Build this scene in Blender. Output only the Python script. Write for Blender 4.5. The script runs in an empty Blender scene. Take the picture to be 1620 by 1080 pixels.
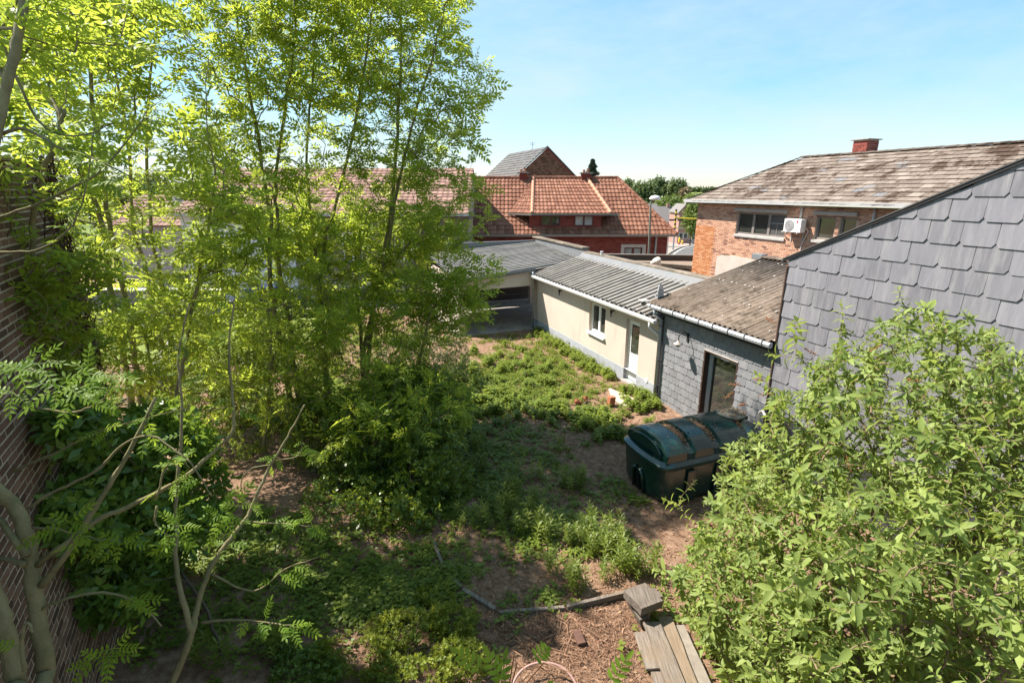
import bpy, bmesh, math, random
import numpy as np
from mathutils import Vector, Matrix

# ---------------------------------------------------------------- camera, sky, sun, exposure
scene = bpy.context.scene
R = math.radians
CAM_H = 6.0
cam_d = bpy.data.cameras.new('camera'); cam = bpy.data.objects.new('camera', cam_d)
scene.collection.objects.link(cam); scene.camera = cam
PITCH = math.atan(237/810)
cam.location = (0, 0, CAM_H); cam.rotation_euler = (math.pi/2-PITCH, 0, 0)
cam_d.sensor_width = 36; cam_d.lens = 18; cam_d.clip_start = .05; cam_d.clip_end = 6000

SUN_AZ = R(-67.0); SUN_EL = R(52)           # azimuth from +Y towards +X
world = bpy.data.worlds.new('World'); scene.world = world; world.use_nodes = True
wn = world.node_tree.nodes; wl = world.node_tree.links
sky = wn.new('ShaderNodeTexSky'); sky.sky_type = 'NISHITA'; sky.sun_disc = False
sky.sun_elevation = SUN_EL; sky.sun_rotation = SUN_AZ
sky.altitude = 0; sky.air_density = 1.0; sky.dust_density = .3; sky.ozone_density = 1.6
bg = wn['Background']; bg.inputs['Strength'].default_value = .112
# thin high cloud veil mixed into the sky
tc = wn.new('ShaderNodeTexCoord'); mp = wn.new('ShaderNodeMapping'); mp.inputs['Scale'].default_value = (1.0, 1.6, 3.6)
nz = wn.new('ShaderNodeTexNoise'); nz.inputs['Scale'].default_value = 2.2; nz.inputs['Detail'].default_value = 7; nz.inputs['Roughness'].default_value = .62
cr = wn.new('ShaderNodeValToRGB'); cr.color_ramp.elements[0].position = .33; cr.color_ramp.elements[1].position = .75
cr.color_ramp.elements[0].color = (0, 0, 0, 1); cr.color_ramp.elements[1].color = (.72, .72, .72, 1)
mx = wn.new('ShaderNodeMix'); mx.data_type = 'RGBA'
tint = wn.new('ShaderNodeMix'); tint.data_type = 'RGBA'; tint.blend_type = 'MULTIPLY'; tint.inputs[0].default_value = 1
tint.inputs[7].default_value = (.98, 1.02, 1.10, 1)
wl.new(tc.outputs['Generated'], mp.inputs['Vector']); wl.new(mp.outputs[0], nz.inputs['Vector']); wl.new(nz.outputs[0], cr.inputs[0])
hs_ = wn.new('ShaderNodeHueSaturation'); hs_.inputs['Hue'].default_value = .476; hs_.inputs['Saturation'].default_value = 1.6
gm_ = wn.new('ShaderNodeGamma'); gm_.inputs[1].default_value = .6
wl.new(sky.outputs[0], gm_.inputs[0]); wl.new(gm_.outputs[0], hs_.inputs['Color']); wl.new(hs_.outputs[0], tint.inputs[6]); wl.new(tint.outputs[2], mx.inputs[6]); wl.new(cr.outputs[0], mx.inputs[0]); mx.inputs[7].default_value = (2.3, 2.65, 2.8, 1)
wl.new(mx.outputs[2], bg.inputs['Color'])

sun_d = bpy.data.lights.new('sun', 'SUN'); sun = bpy.data.objects.new('sun', sun_d); scene.collection.objects.link(sun)
sun_d.energy = 4.0; sun_d.angle = R(.53); sun_d.color = (1, .92, .83)
sd = Vector((math.sin(SUN_AZ)*math.cos(SUN_EL), math.cos(SUN_AZ)*math.cos(SUN_EL), math.sin(SUN_EL)))
sun.rotation_euler = sd.to_track_quat('Z', 'Y').to_euler(); sun.location = sd*60
vs = scene.view_settings; vs.view_transform = 'Standard'; vs.look = 'None'; vs.exposure = 1.68; vs.gamma = 1; vs.use_curve_mapping = False
scene.cycles.max_bounces = 8; scene.cycles.diffuse_bounces = 6; scene.cycles.transmission_bounces = 4; scene.cycles.transparent_max_bounces = 4

# ---------------------------------------------------------------- helpers
COL = scene.collection
SITE = R(21.2)                       # the yard's axis: local x = right of the long wall, local y = along it, away
_c, _s = math.cos(SITE), math.sin(SITE)
def S(s, u, z=0): return Vector((s*_c-u*_s, s*_s+u*_c, z))
def toSite(p): return (p[0]*_c+p[1]*_s, -p[0]*_s+p[1]*_c, p[2])
_cp, _sp = math.cos(PITCH), math.sin(PITCH)
def ray(px, py):
    a = (px-810)/810; b = -(py-540)/810
    return Vector((a, _cp+b*_sp, -_sp+b*_cp))
def G(px, py, z=0.):
    r = ray(px, py); t = (z-CAM_H)/r.z; return r*t+Vector((0, 0, CAM_H))
def Y(px, py, y):
    r = ray(px, py); return r*(y/r.y)+Vector((0, 0, CAM_H))
def K(px, py, t): return ray(px, py)*t+Vector((0, 0, CAM_H))

BASE = {}
def thing(name, label, cat, base, group=None, site=True, rz=None):
    o = bpy.data.objects.new(name, None); COL.objects.link(o); o.empty_display_size = .2
    o.location = S(*base) if site else base
    o.rotation_euler = (0, 0, rz if rz is not None else (SITE if site else 0))
    BASE[o.name] = Vector(base)
    o['label'] = label; o['category'] = cat
    if group: o['group'] = group
    return o
def tag(o, label=None, cat=None, group=None, kind=None):
    if label: o['label'] = label
    if cat: o['category'] = cat
    if group: o['group'] = group
    if kind: o['kind'] = kind
    return o
def link(name, me, mat=None, parent=None):
    o = bpy.data.objects.new(name, me); COL.objects.link(o)
    if mat is not None and not me.materials: me.materials.append(mat)
    if parent is not None: o.parent = parent
    return o
def np_mesh(name, V, F, tint=None, smooth=False):
    """V (n,3), F (m,k) uniform polygons, tint (m,) face values"""
    V = np.ascontiguousarray(V, np.float32); F = np.ascontiguousarray(F, np.int32)
    me = bpy.data.meshes.new(name); m, k = F.shape
    me.vertices.add(len(V)); me.vertices.foreach_set('co', V.ravel())
    me.loops.add(m*k); me.loops.foreach_set('vertex_index', F.ravel())
    me.polygons.add(m); me.polygons.foreach_set('loop_start', np.arange(0, m*k, k, dtype=np.int32))
    try: me.polygons.foreach_set('loop_total', np.full(m, k, np.int32))
    except Exception: pass
    me.update(calc_edges=True)
    if smooth: me.polygons.foreach_set('use_smooth', np.ones(m, bool))
    if tint is not None:
        a = me.attributes.new('tint', 'FLOAT', 'FACE'); a.data.foreach_set('value', np.ascontiguousarray(tint, np.float32))
    return me

class MB:
    def __init__(s): s.v = []; s.f = []; s.t = []
    def poly(s, pts, t=0.):
        i = len(s.v); s.v += [tuple(p) for p in pts]; s.f.append(tuple(range(i, i+len(pts)))); s.t.append(t)
    def faces(s, pts, fs, t=0.):
        i = len(s.v); s.v += [tuple(p) for p in pts]
        for f in fs: s.f.append(tuple(i+k for k in f)); s.t.append(t)
    def box(s, x0, x1, y0, y1, z0, z1, t=0.):
        p = [(x0,y0,z0),(x1,y0,z0),(x1,y1,z0),(x0,y1,z0),(x0,y0,z1),(x1,y0,z1),(x1,y1,z1),(x0,y1,z1)]
        s.faces(p, [(3,2,1,0),(4,5,6,7),(0,1,5,4),(1,2,6,5),(2,3,7,6),(3,0,4,7)], t); return s
    def prism(s, pts, off, t=0.):
        n = len(pts); off = Vector(off); a = [Vector(p) for p in pts]; b = [p+off for p in a]
        s.faces(a+b, [tuple(range(n-1, -1, -1)), tuple(range(n, 2*n))]+[(i, (i+1) % n, n+(i+1) % n, n+i) for i in range(n)], t); return s
    def beam(s, a, b, w, h, up=(0, 0, 1), t=0.):
        a = Vector(a); b = Vector(b); d = (b-a).normalized(); x = d.cross(Vector(up)).normalized(); y = x.cross(d)
        q = [a+x*(i*w/2)+y*(j*h/2) for i, j in ((-1,-1),(1,-1),(1,1),(-1,1))]
        s.prism(q, b-a, t); return s
    def tube(s, path, r, n=8, t=0., cap=True):
        path = [Vector(p) for p in path]; m = len(path); rs = r if hasattr(r, '__len__') else [r]*m
        i0 = len(s.v); ref = None
        for k, p in enumerate(path):
            d = (path[min(k+1, m-1)]-path[max(k-1, 0)])
            d = d.normalized() if d.length > 1e-9 else Vector((0, 0, 1))
            if ref is None: ref = d.orthogonal().normalized()
            ref = (ref-d*ref.dot(d)); ref = ref.normalized() if ref.length > 1e-6 else d.orthogonal().normalized()
            y = d.cross(ref)
            for j in range(n):
                a = 2*math.pi*j/n; s.v.append(tuple(p+(ref*math.cos(a)+y*math.sin(a))*rs[k]))
        for k in range(m-1):
            for j in range(n):
                a = i0+k*n+j; b = i0+k*n+(j+1) % n; s.f.append((a, b, b+n, a+n)); s.t.append(t)
        if cap:
            s.f.append(tuple(range(i0+n-1, i0-1, -1))); s.t.append(t)
            s.f.append(tuple(range(i0+(m-1)*n, i0+m*n))); s.t.append(t)
        return s
    def lathe(s, prof, c, n=20, axis='z', t=0.):
        c = Vector(c); i0 = len(s.v); m = len(prof)
        for r, h in prof:
            for j in range(n):
                a = 2*math.pi*j/n; x, y = r*math.cos(a), r*math.sin(a)
                p = {'z': (x, y, h), 'x': (h, x, y), 'y': (x, h, y)}[axis]; s.v.append(tuple(c+Vector(p)))
        for k in range(m-1):
            for j in range(n):
                a = i0+k*n+j; b = i0+k*n+(j+1) % n; s.f.append((a, b, b+n, a+n)); s.t.append(t)
        s.f.append(tuple(range(i0+n-1, i0-1, -1))); s.t.append(t)
        s.f.append(tuple(range(i0+(m-1)*n, i0+m*n))); s.t.append(t)
        return s
    def mesh(s, name, base=None, smooth=False):
        me = bpy.data.meshes.new(name)
        v = s.v if base is None else [(p[0]-base[0], p[1]-base[1], p[2]-base[2]) for p in s.v]
        me.from_pydata(v, [], s.f); me.update()
        a = me.attributes.new('tint', 'FLOAT', 'FACE'); a.data.foreach_set('value', np.array(s.t, np.float32))
        if smooth: me.polygons.foreach_set('use_smooth', np.ones(len(me.polygons), bool))
        bm = bmesh.new(); bm.from_mesh(me); bmesh.ops.recalc_face_normals(bm, faces=bm.faces[:]); bm.to_mesh(me); bm.free()
        return me
    def part(s, name, mat, root, smooth=False, bevel=0, parent=None):
        """child of root (or of parent, itself a child of root with no transform of its own)"""
        me = s.mesh(name, BASE[root.name], smooth); o = link(name, me, mat, parent or root)
        if bevel:
            b = o.modifiers.new('bevel', 'BEVEL'); b.width = bevel; b.segments = 2; b.limit_method = 'ANGLE'
        return o
def raw_part(name, me, mat, root, parent=None): return link(name, me, mat, parent or root)

# ---------------------------------------------------------------- materials
MATS = {}
def mat_base(name):
    m = bpy.data.materials.new(name); m.use_nodes = True; nt = m.node_tree; MATS[name] = m
    return m, nt, nt.nodes, nt.links, nt.nodes['Principled BSDF']
def ramp(ns, stops):
    r = ns.new('ShaderNodeValToRGB'); e = r.color_ramp.elements
    while len(e) < len(stops): e.new(.5)
    for k, (p, c) in enumerate(stops): e[k].position = p; e[k].color = (*c, 1)
    return r
def noise(ns, ls, coord, scale, detail=6, rough=.6, vec=None):
    t = ns.new('ShaderNodeTexCoord'); mpn = ns.new('ShaderNodeMapping'); n = ns.new('ShaderNodeTexNoise')
    if vec: mpn.inputs['Scale'].default_value = vec
    if coord == 'World': t = ns.new('ShaderNodeNewGeometry'); coord = 'Position'
    ls.new(t.outputs[coord], mpn.inputs[0]); ls.new(mpn.outputs[0], n.inputs['Vector'])
    n.inputs['Scale'].default_value = scale; n.inputs['Detail'].default_value = detail; n.inputs['Roughness'].default_value = rough
    return n
def surf(name, colA, colB, scale=3, rough=.8, bump=.0, bscale=None, var='tint', varamt=.35, stain=None, stainscale=.6, coord='World', vec=None, spec=.3, metal=0., stainpos=(.5, .72), stainvec=None):
    """two-colour noise mix, brightness varied per face (tint) or per object, optional stains, bump"""
    m, nt, ns, ls, P = mat_base(name)
    n = noise(ns, ls, coord, scale, 8, .65, vec)
    r = ramp(ns, [(.3, colA), (.7, colB)]); ls.new(n.outputs[0], r.inputs[0]); col = r.outputs[0]
    if var:
        if var == 'tint': a = ns.new('ShaderNodeAttribute'); a.attribute_name = 'tint'; v = a.outputs['Fac']
        else: a = ns.new('ShaderNodeObjectInfo'); v = a.outputs['Random']
        mr = ns.new('ShaderNodeMapRange'); mr.inputs[3].default_value = 1-varamt; mr.inputs[4].default_value = 1+varamt
        ls.new(v, mr.inputs[0]); mm = ns.new('ShaderNodeMix'); mm.data_type = 'RGBA'; mm.blend_type = 'MULTIPLY'; mm.inputs[0].default_value = 1
        ls.new(col, mm.inputs[6]); ls.new(mr.outputs[0], mm.inputs[7]); col = mm.outputs[2]
    if stain:
        n2 = noise(ns, ls, coord, stainscale, 7, .7, stainvec); r2 = ramp(ns, [(stainpos[0], (0, 0, 0)), (stainpos[1], (1, 1, 1))]); ls.new(n2.outputs[0], r2.inputs[0])
        m2 = ns.new('ShaderNodeMix'); m2.data_type = 'RGBA'; ls.new(r2.outputs[0], m2.inputs[0]); ls.new(col, m2.inputs[6]); m2.inputs[7].default_value = (*stain, 1); col = m2.outputs[2]
    ls.new(col, P.inputs['Base Color']); P.inputs['Roughness'].default_value = rough; P.inputs['Specular IOR Level'].default_value = spec; P.inputs['Metallic'].default_value = metal
    if bump:
        n3 = noise(ns, ls, coord, bscale or scale*4, 8, .7, vec); b = ns.new('ShaderNodeBump'); b.inputs['Strength'].default_value = bump; b.inputs['Distance'].default_value = .02
        ls.new(n3.outputs[0], b.inputs['Height']); ls.new(b.outputs[0], P.inputs['Normal'])
    return m
def ramp_surf(name, stops, scale=30, rough=.85, bump=.2, var='tint', spec=.2, moss=None, mossscale=1., mosspos=(.5, .7), noiseamt=.35):
    """colour picked from a ramp by the piece's own value, broken up by noise"""
    m, nt, ns, ls, P = mat_base(name)
    if var == 'tint': a = ns.new('ShaderNodeAttribute'); a.attribute_name = 'tint'; v = a.outputs['Fac']
    else: a = ns.new('ShaderNodeObjectInfo'); v = a.outputs['Random']
    r = ramp(ns, stops); ls.new(v, r.inputs[0]); col = r.outputs[0]
    n = noise(ns, ls, 'World', scale, 6, .7); mr = ns.new('ShaderNodeMapRange'); mr.inputs[1].default_value = .25; mr.inputs[2].default_value = .75; mr.inputs[3].default_value = 1-noiseamt; mr.inputs[4].default_value = 1+noiseamt
    ls.new(n.outputs[0], mr.inputs[0]); mm = ns.new('ShaderNodeMix'); mm.data_type = 'RGBA'; mm.blend_type = 'MULTIPLY'; mm.inputs[0].default_value = 1
    ls.new(col, mm.inputs[6]); ls.new(mr.outputs[0], mm.inputs[7]); col = mm.outputs[2]
    if moss:
        n2 = noise(ns, ls, 'World', mossscale, 8, .75); r2 = ramp(ns, [(mosspos[0], (0, 0, 0)), (mosspos[1], (1, 1, 1))]); ls.new(n2.outputs[0], r2.inputs[0])
        m2 = ns.new('ShaderNodeMix'); m2.data_type = 'RGBA'; ls.new(r2.outputs[0], m2.inputs[0]); ls.new(col, m2.inputs[6]); m2.inputs[7].default_value = (*moss, 1); col = m2.outputs[2]
    ls.new(col, P.inputs['Base Color']); P.inputs['Roughness'].default_value = rough; P.inputs['Specular IOR Level'].default_value = spec
    if bump:
        b = ns.new('ShaderNodeBump'); b.inputs['Strength'].default_value = bump; b.inputs['Distance'].default_value = .01
        ls.new(n.outputs[0], b.inputs['Height']); ls.new(b.outputs[0], P.inputs['Normal'])
    return m
def plain(name, col, rough=.5, spec=.4, metal=0., var=.12, scale=6, bump=0):
    return surf(name, tuple(c*(1-var) for c in col), tuple(min(1, c*(1+var)) for c in col), scale, rough, bump, var=None, spec=spec, metal=metal)
def leaf_mat(name, dark, light, trans, fac=.45, rough=.45, obj=False, gloss=.35):
    m, nt, ns, ls, P = mat_base(name)
    if obj: a = ns.new('ShaderNodeObjectInfo'); v = a.outputs['Random']
    else: a = ns.new('ShaderNodeAttribute'); a.attribute_name = 'tint'; v = a.outputs['Fac']
    r = ramp(ns, [(0., dark), (1., light)]); ls.new(v, r.inputs[0])
    r2 = ramp(ns, [(0., tuple(c*.6 for c in trans)), (1., trans)]); ls.new(v, r2.inputs[0])
    ls.new(r.outputs[0], P.inputs['Base Color']); P.inputs['Roughness'].default_value = rough; P.inputs['Specular IOR Level'].default_value = gloss
    t = ns.new('ShaderNodeBsdfTranslucent'); ls.new(r2.outputs[0], t.inputs['Color'])
    mix = ns.new('ShaderNodeMixShader'); mix.inputs[0].default_value = fac
    ls.new(P.outputs[0], mix.inputs[1]); ls.new(t.outputs[0], mix.inputs[2]); ls.new(mix.outputs[0], ns['Material Output'].inputs['Surface'])
    return m
def glass_mat(name, col, rough=.04, spec=.9):
    m, nt, ns, ls, P = mat_base(name); n = noise(ns, ls, 'Object', 1.3, 3)
    r = ramp(ns, [(.3, tuple(c*.5 for c in col)), (.7, col)]); ls.new(n.outputs[0], r.inputs[0]); ls.new(r.outputs[0], P.inputs['Base Color'])
    P.inputs['Roughness'].default_value = rough; P.inputs['Specular IOR Level'].default_value = spec; P.inputs['IOR'].default_value = 1.52
    return m

soil = surf('soil', (.10, .058, .034), (.22, .135, .085), 9, .95, .9, 30, var=None, stain=(.3, .2, .13), stainscale=1.1, spec=.1)
render_cream = surf('cream_render', (.515, .43, .365), (.565, .475, .405), 1.2, .9, .12, 60, var=None, stain=(.42, .345, .29), stainscale=1.6, stainpos=(.52, .78), spec=.1, stainvec=(1.6, 1.6, .35))
plinth_grey = surf('plinth_grey', (.30, .32, .36), (.38, .39, .42), 4, .8, .2, 40, var=None, stain=(.22, .22, .2), stainscale=1.5)
white_pvc = plain('white_pvc', (.78, .78, .76), .35, .4, var=.03)
white_paint = plain('white_paint', (.6, .6, .585), .5, .3, var=.06)
zinc = surf('zinc', (.30, .32, .34), (.42, .44, .46), 5, .5, .05, var=None, spec=.5, metal=.4)
dark_zinc = surf('dark_zinc', (.10, .105, .11), (.16, .165, .17), 6, .55, .05, var=None, spec=.5, metal=.2)
roof_metal = surf('roof_metal', (.17, .155, .135), (.25, .23, .205), 2.2, .8, .08, 14, var='tint', varamt=.12, stain=(.12, .11, .095), stainscale=1.3, stainpos=(.52, .8), spec=.15)
carport_metal = surf('carport_metal', (.16, .15, .14), (.22, .21, .195), 2.5, .75, .05, var='tint', varamt=.1, stain=(.11, .11, .11), stainscale=.9, spec=.15)
flash_grey = surf('flashing_grey', (.15, .16, .17), (.20, .21, .22), 2, .8, .05, var=None, stain=(.17, .17, .17), stainscale=2, spec=.35, metal=.1)
coping_mat = surf('mossy_coping', (.14, .11, .085), (.25, .21, .165), 7, .95, .5, 30, var='tint', varamt=.2, stain=(.12, .1, .07), stainscale=3, stainpos=(.5, .6))
fibre = surf('fibre_cement', (.125, .097, .075), (.25, .20, .16), 5, .95, .5, 40, var='obj', varamt=.14, stain=(.06, .048, .036), stainscale=2.2, stainpos=(.5, .68), spec=.1)
slate_wall = surf('slate_hung', (.15, .15, .168), (.205, .203, .224), 4, .55, .06, 30, var='obj', varamt=.2, stain=(.275, .27, .28), stainscale=2.2, vec=(3, 3, .5), stainpos=(.48, .75), stainvec=(4, 4, .5), spec=.45)
slate_dark = surf('slate_small', (.165, .168, .178), (.225, .228, .238), 6, .62, .1, 30, var='obj', varamt=.13, stain=(.27, .265, .26), stainscale=2.5, stainpos=(.52, .8), spec=.4)
slate_back = plain('slate_underlay', (.05, .05, .055), .9, .1)
black_trim = plain('black_trim', (.022, .022, .024), .6, .3)
brown_trim = plain('brown_trim', (.10, .06, .045), .6, .3)
brown_reveal = plain('brown_reveal', (.055, .03, .022), .6, .3)
grey_frame = plain('grey_frame', (.40, .38, .36), .5, .3)
frame_aged = plain('aged_frame', (.52, .54, .52), .45, .35)
bricks_orange = ramp_surf('bricks_orange', [(0, (.19, .10, .075)), (.1, (.32, .17, .12)), (.4, (.45, .25, .165)), (1, (.54, .33, .23))], 60, .9, .3)
bricks_fresh = ramp_surf('bricks_fresh', [(0, (.38, .15, .065)), (.5, (.48, .21, .095)), (1, (.54, .29, .16))], 60, .9, .3)
bricks_brown = ramp_surf('bricks_brown', [(0, (.07, .042, .028)), (.5, (.14, .08, .053)), (1, (.21, .125, .082))], 50, .92, .4)
bricks_brown_o = ramp_surf('bricks_brown_single', [(0, (.07, .042, .028)), (.5, (.14, .08, .053)), (1, (.21, .125, .082))], 50, .92, .4, var='obj')
bricks_red = ramp_surf('bricks_red', [(0, (.17, .04, .03)), (.5, (.235, .055, .042)), (1, (.29, .078, .06))], 60, .85, .2, noiseamt=.15)
mortar = surf('mortar', (.5, .44, .37), (.6, .54, .46), 12, .95, .4, 50, var=None, spec=.1)
mortar_old = surf('mortar_old', (.34, .28, .20), (.5, .42, .31), 9, .95, .5, 40, var=None, spec=.1)
mortar_red = surf('mortar_red', (.20, .07, .055), (.26, .10, .08), 9, .95, .2, 40, var=None, spec=.1)
tile_red = ramp_surf('tile_red', [(0, (.155, .064, .038)), (.5, (.21, .092, .056)), (1, (.26, .123, .079))], 8, .8, .15, moss=(.15, .075, .05), mossscale=.7, mosspos=(.55, .8))
tile_brown = ramp_surf('tile_brown', [(0, (.17, .095, .075)), (.5, (.24, .14, .11)), (1, (.30, .185, .145))], 8, .85, .15)
tile_grey = ramp_surf('tile_grey', [(0, (.07, .062, .06)), (1, (.125, .11, .105))], 8, .85, .15)
slate_roof = ramp_surf('slate_roof_old', [(0, (.135, .106, .087)), (.35, (.172, .138, .114)), (.85, (.21, .172, .143)), (.95, (.25, .21, .178)), (.97, (.15, .145, .15)), (1, (.165, .16, .165))], 14, .92, .5, moss=(.062, .04, .028), mossscale=1.15, mosspos=(.5, .57))
slate_roof_o = ramp_surf('slate_roof_old_single', [(0, (.135, .106, .087)), (.35, (.172, .138, .114)), (.85, (.21, .172, .143)), (.95, (.25, .21, .178)), (.97, (.15, .145, .15)), (1, (.165, .16, .165))], 14, .92, .5, var='obj', moss=(.062, .04, .028), mossscale=1.15, mosspos=(.5, .57))
glass_dark = glass_mat('glass_dark', (.05, .052, .045))
glass_curtain = glass_mat('glass_curtain', (.5, .5, .48), .1, .6)
shutter = plain('shutter_brown', (.17, .145, .13), .6, .3)
concrete = surf('concrete', (.24, .22, .20), (.36, .335, .30), 5, .92, .4, 40, var=None, stain=(.16, .145, .12), stainscale=1.4)
asphalt = surf('asphalt', (.085, .083, .08), (.12, .117, .113), 14, .9, .3, 60, var=None)
line_paint = plain('line_paint', (.5, .49, .46), .7, .2)
paving = surf('paving', (.25, .205, .17), (.32, .265, .22), 6, .9, .1, var=None)
bark = surf('bark', (.15, .13, .06), (.27, .235, .125), 9, .9, .9, 22, var=None, stain=(.10, .11, .045), stainscale=3, vec=(1, 1, .4))
bark_dark = surf('bark_dark', (.05, .04, .028), (.12, .095, .065), 14, .92, .6, 50, var=None)
twig_brown = plain('twig_brown', (.2, .12, .075), .8, .2, var=.25)
wood_grey = surf('wood_weathered', (.085, .07, .056), (.25, .21, .175), 3, .9, .6, 9, var='obj', varamt=.25, vec=(14, 1, 14), stain=(.2, .15, .1), stainscale=2)
wood_tan = surf('wood_tan', (.125, .092, .06), (.235, .18, .125), 3, .85, .4, 9, var='obj', varamt=.1, vec=(14, 1, 14))
log_wood = surf('log_wood', (.09, .07, .05), (.26, .205, .155), 6, .95, .7, 25, var=None, vec=(1, 1, 1))
tank_green = surf('tank_green', (.004, .027, .024), (.007, .04, .034), 3, .2, .03, 12, var=None, stain=(.06, .065, .055), stainscale=3.5, stainpos=(.55, .8), spec=.8)
lid_mat = surf('lid_dirty', (.13, .12, .095), (.26, .225, .175), 9, .9, .3, 30, var=None, stain=(.05, .15, .11), stainscale=4)
black_rubber = plain('black_rubber', (.012, .012, .012), .8, .2)
black_metal = plain('black_metal', (.02, .02, .02), .5, .4)
lamp_glass = plain('lamp_glass', (.38, .33, .28), .4, .5)
hose_pink = plain('hose_pink', (.33, .2, .17), .5, .4)
litter_mat = ramp_surf('litter', [(0, (.08, .042, .025)), (.5, (.19, .105, .065)), (1, (.34, .215, .14))], 20, .95, 0)
leaf_litter = ramp_surf('dry_leaf', [(0, (.14, .07, .035)), (1, (.38, .24, .14))], 20, .9, 0)
ash_leaf = leaf_mat('ash_leaf', (.095, .175, .028), (.29, .37, .05), (.68, .80, .09), .52, gloss=.15)
ash_leaf_o = leaf_mat('ash_leaf_single', (.09, .18, .025), (.2, .31, .035), (.55, .74, .07), .5, obj=True, gloss=.12)
shrub_leaf = leaf_mat('shrub_leaf', (.07, .13, .022), (.18, .26, .04), (.38, .48, .05), .4, .35, gloss=.5)
laurel_leaf = leaf_mat('laurel_leaf', (.08, .15, .025), (.16, .27, .04), (.36, .52, .06), .4, .35, gloss=.5)
yellow_leaf = leaf_mat('yellow_leaf', (.13, .19, .025), (.27, .32, .05), (.48, .52, .06), .42)
olive_leaf = leaf_mat('olive_leaf', (.05, .085, .03), (.12, .16, .055), (.2, .26, .06), .35)
bud_leaf = leaf_mat('buddleia_leaf', (.12, .18, .045), (.29, .36, .095), (.48, .58, .11), .42, .55, gloss=.3)
bud_leaf_o = leaf_mat('buddleia_leaf_single', (.12, .18, .045), (.29, .36, .095), (.48, .58, .11), .42, .55, obj=True, gloss=.3)
weed_leaf = leaf_mat('weed_leaf', (.10, .155, .025), (.21, .265, .045), (.42, .50, .06), .42)
grass_leaf = leaf_mat('grass_leaf', (.12, .18, .025), (.24, .29, .05), (.34, .4, .05), .4)
dry_bloom = plain('dry_bloom', (.28, .12, .055), .9, .1, var=.3)
far_leaf = leaf_mat('far_leaf', (.06, .095, .035), (.12, .165, .06), (.2, .26, .07), .35)
far_leaf_light = leaf_mat('far_leaf_light', (.10, .15, .035), (.18, .24, .06), (.28, .36, .07), .3)
far_leaf_brown = leaf_mat('far_leaf_brown', (.14, .10, .05), (.24, .17, .09), (.2, .16, .06), .3)
conifer_leaf = leaf_mat('conifer_leaf', (.02, .035, .02), (.05, .075, .035), (.05, .07, .03), .15)
rng = np.random.default_rng(11); random.seed(11)
# ---------------------------------------------------------------- ground
def vnoise(x, y, k=0):
    return (np.sin(x*1.3+k)*np.cos(y*1.7-k*1.3)+.6*np.sin(x*3.1+y*2.3+k*2)+.4*np.cos(x*5.7-y*4.9+k)+.3*np.sin(x*9.1+2*k)*np.cos(y*8.3))/2.3
def far_z(x, y):
    x = np.asarray(x, float); y = np.asarray(y, float)
    t = np.clip((y-40)/90, 0, 1); z = -5.4*(t*t*(3-2*t))
    t2 = np.clip((y-260)/700, 0, 1); z = z+11.9*(t2*t2*(3-2*t2))
    t3 = np.clip((y-960)/1800, 0, 1); z = z+4.5*t3
    return z
def gz(x, y):
    x = np.asarray(x, float); y = np.asarray(y, float)
    w = np.clip((24-y)/4, 0, 1)*np.clip((13-np.abs(x))/3, 0, 1)
    bank = .55*np.clip((-2.2-x)/3.2, 0, 1)*np.clip((11-y)/4, 0, 1)          # low bank at the foot of the brick wall
    return far_z(x, y)+w*(.045*vnoise(x*.9, y*.9)+.02*vnoise(x*3.1, y*3.1, 2))+bank*w
def axis(segs): return np.unique(np.concatenate([np.linspace(a, b, n) for a, b, n in segs]))
xs = axis([(-2500, -60, 25), (-60, -14, 24), (-14, 14, 187), (14, 60, 24), (60, 2500, 25)])
ys = axis([(-40, 1, 10), (1, 25, 161), (25, 60, 36), (60, 300, 41), (300, 3200, 40)])
X, Yg = np.meshgrid(xs, ys); Vg = np.stack([X.ravel(), Yg.ravel(), gz(X, Yg).ravel()-.0], 1)
nx = len(xs); ii = (np.arange(len(ys)-1)[:, None]*nx+np.arange(nx-1)[None]).ravel()
m, nt, ns, ls, P = mat_base('earth_and_fields')
geo = ns.new('ShaderNodeNewGeometry'); sep = ns.new('ShaderNodeSeparateXYZ'); ls.new(geo.outputs['Position'], sep.inputs[0])
n1 = noise(ns, ls, 'Object', 7, 9, .7); r1 = ramp(ns, [(.3, (.10, .058, .036)), (.5, (.21, .13, .085)), (.7, (.34, .235, .165))]); ls.new(n1.outputs[0], r1.inputs[0])
n2 = noise(ns, ls, 'Object', .012, 4, .5); r2 = ramp(ns, [(.35, (.07, .11, .03)), (.5, (.16, .20, .055)), (.62, (.24, .24, .09))]); ls.new(n2.outputs[0], r2.inputs[0])
mr = ns.new('ShaderNodeMapRange'); mr.inputs[1].default_value = 34; mr.inputs[2].default_value = 60; ls.new(sep.outputs['Y'], mr.inputs[0])
mxx = ns.new('ShaderNodeMix'); mxx.data_type = 'RGBA'; ls.new(mr.outputs[0], mxx.inputs[0]); ls.new(r1.outputs[0], mxx.inputs[6]); ls.new(r2.outputs[0], mxx.inputs[7])
ls.new(mxx.outputs[2], P.inputs['Base Color']); P.inputs['Roughness'].default_value = .95; P.inputs['Specular IOR Level'].default_value = .1
nb = noise(ns, ls, 'Object', 26, 8, .75); b = ns.new('ShaderNodeBump'); b.inputs['Strength'].default_value = .9; b.inputs['Distance'].default_value = .03; ls.new(nb.outputs[0], b.inputs['Height']); ls.new(b.outputs[0], P.inputs['Normal'])
ground = link('ground', np_mesh('ground', Vg, np.stack([ii, ii+1, ii+nx+1, ii+nx], 1), smooth=True), m); tag(ground, kind='structure')

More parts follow.
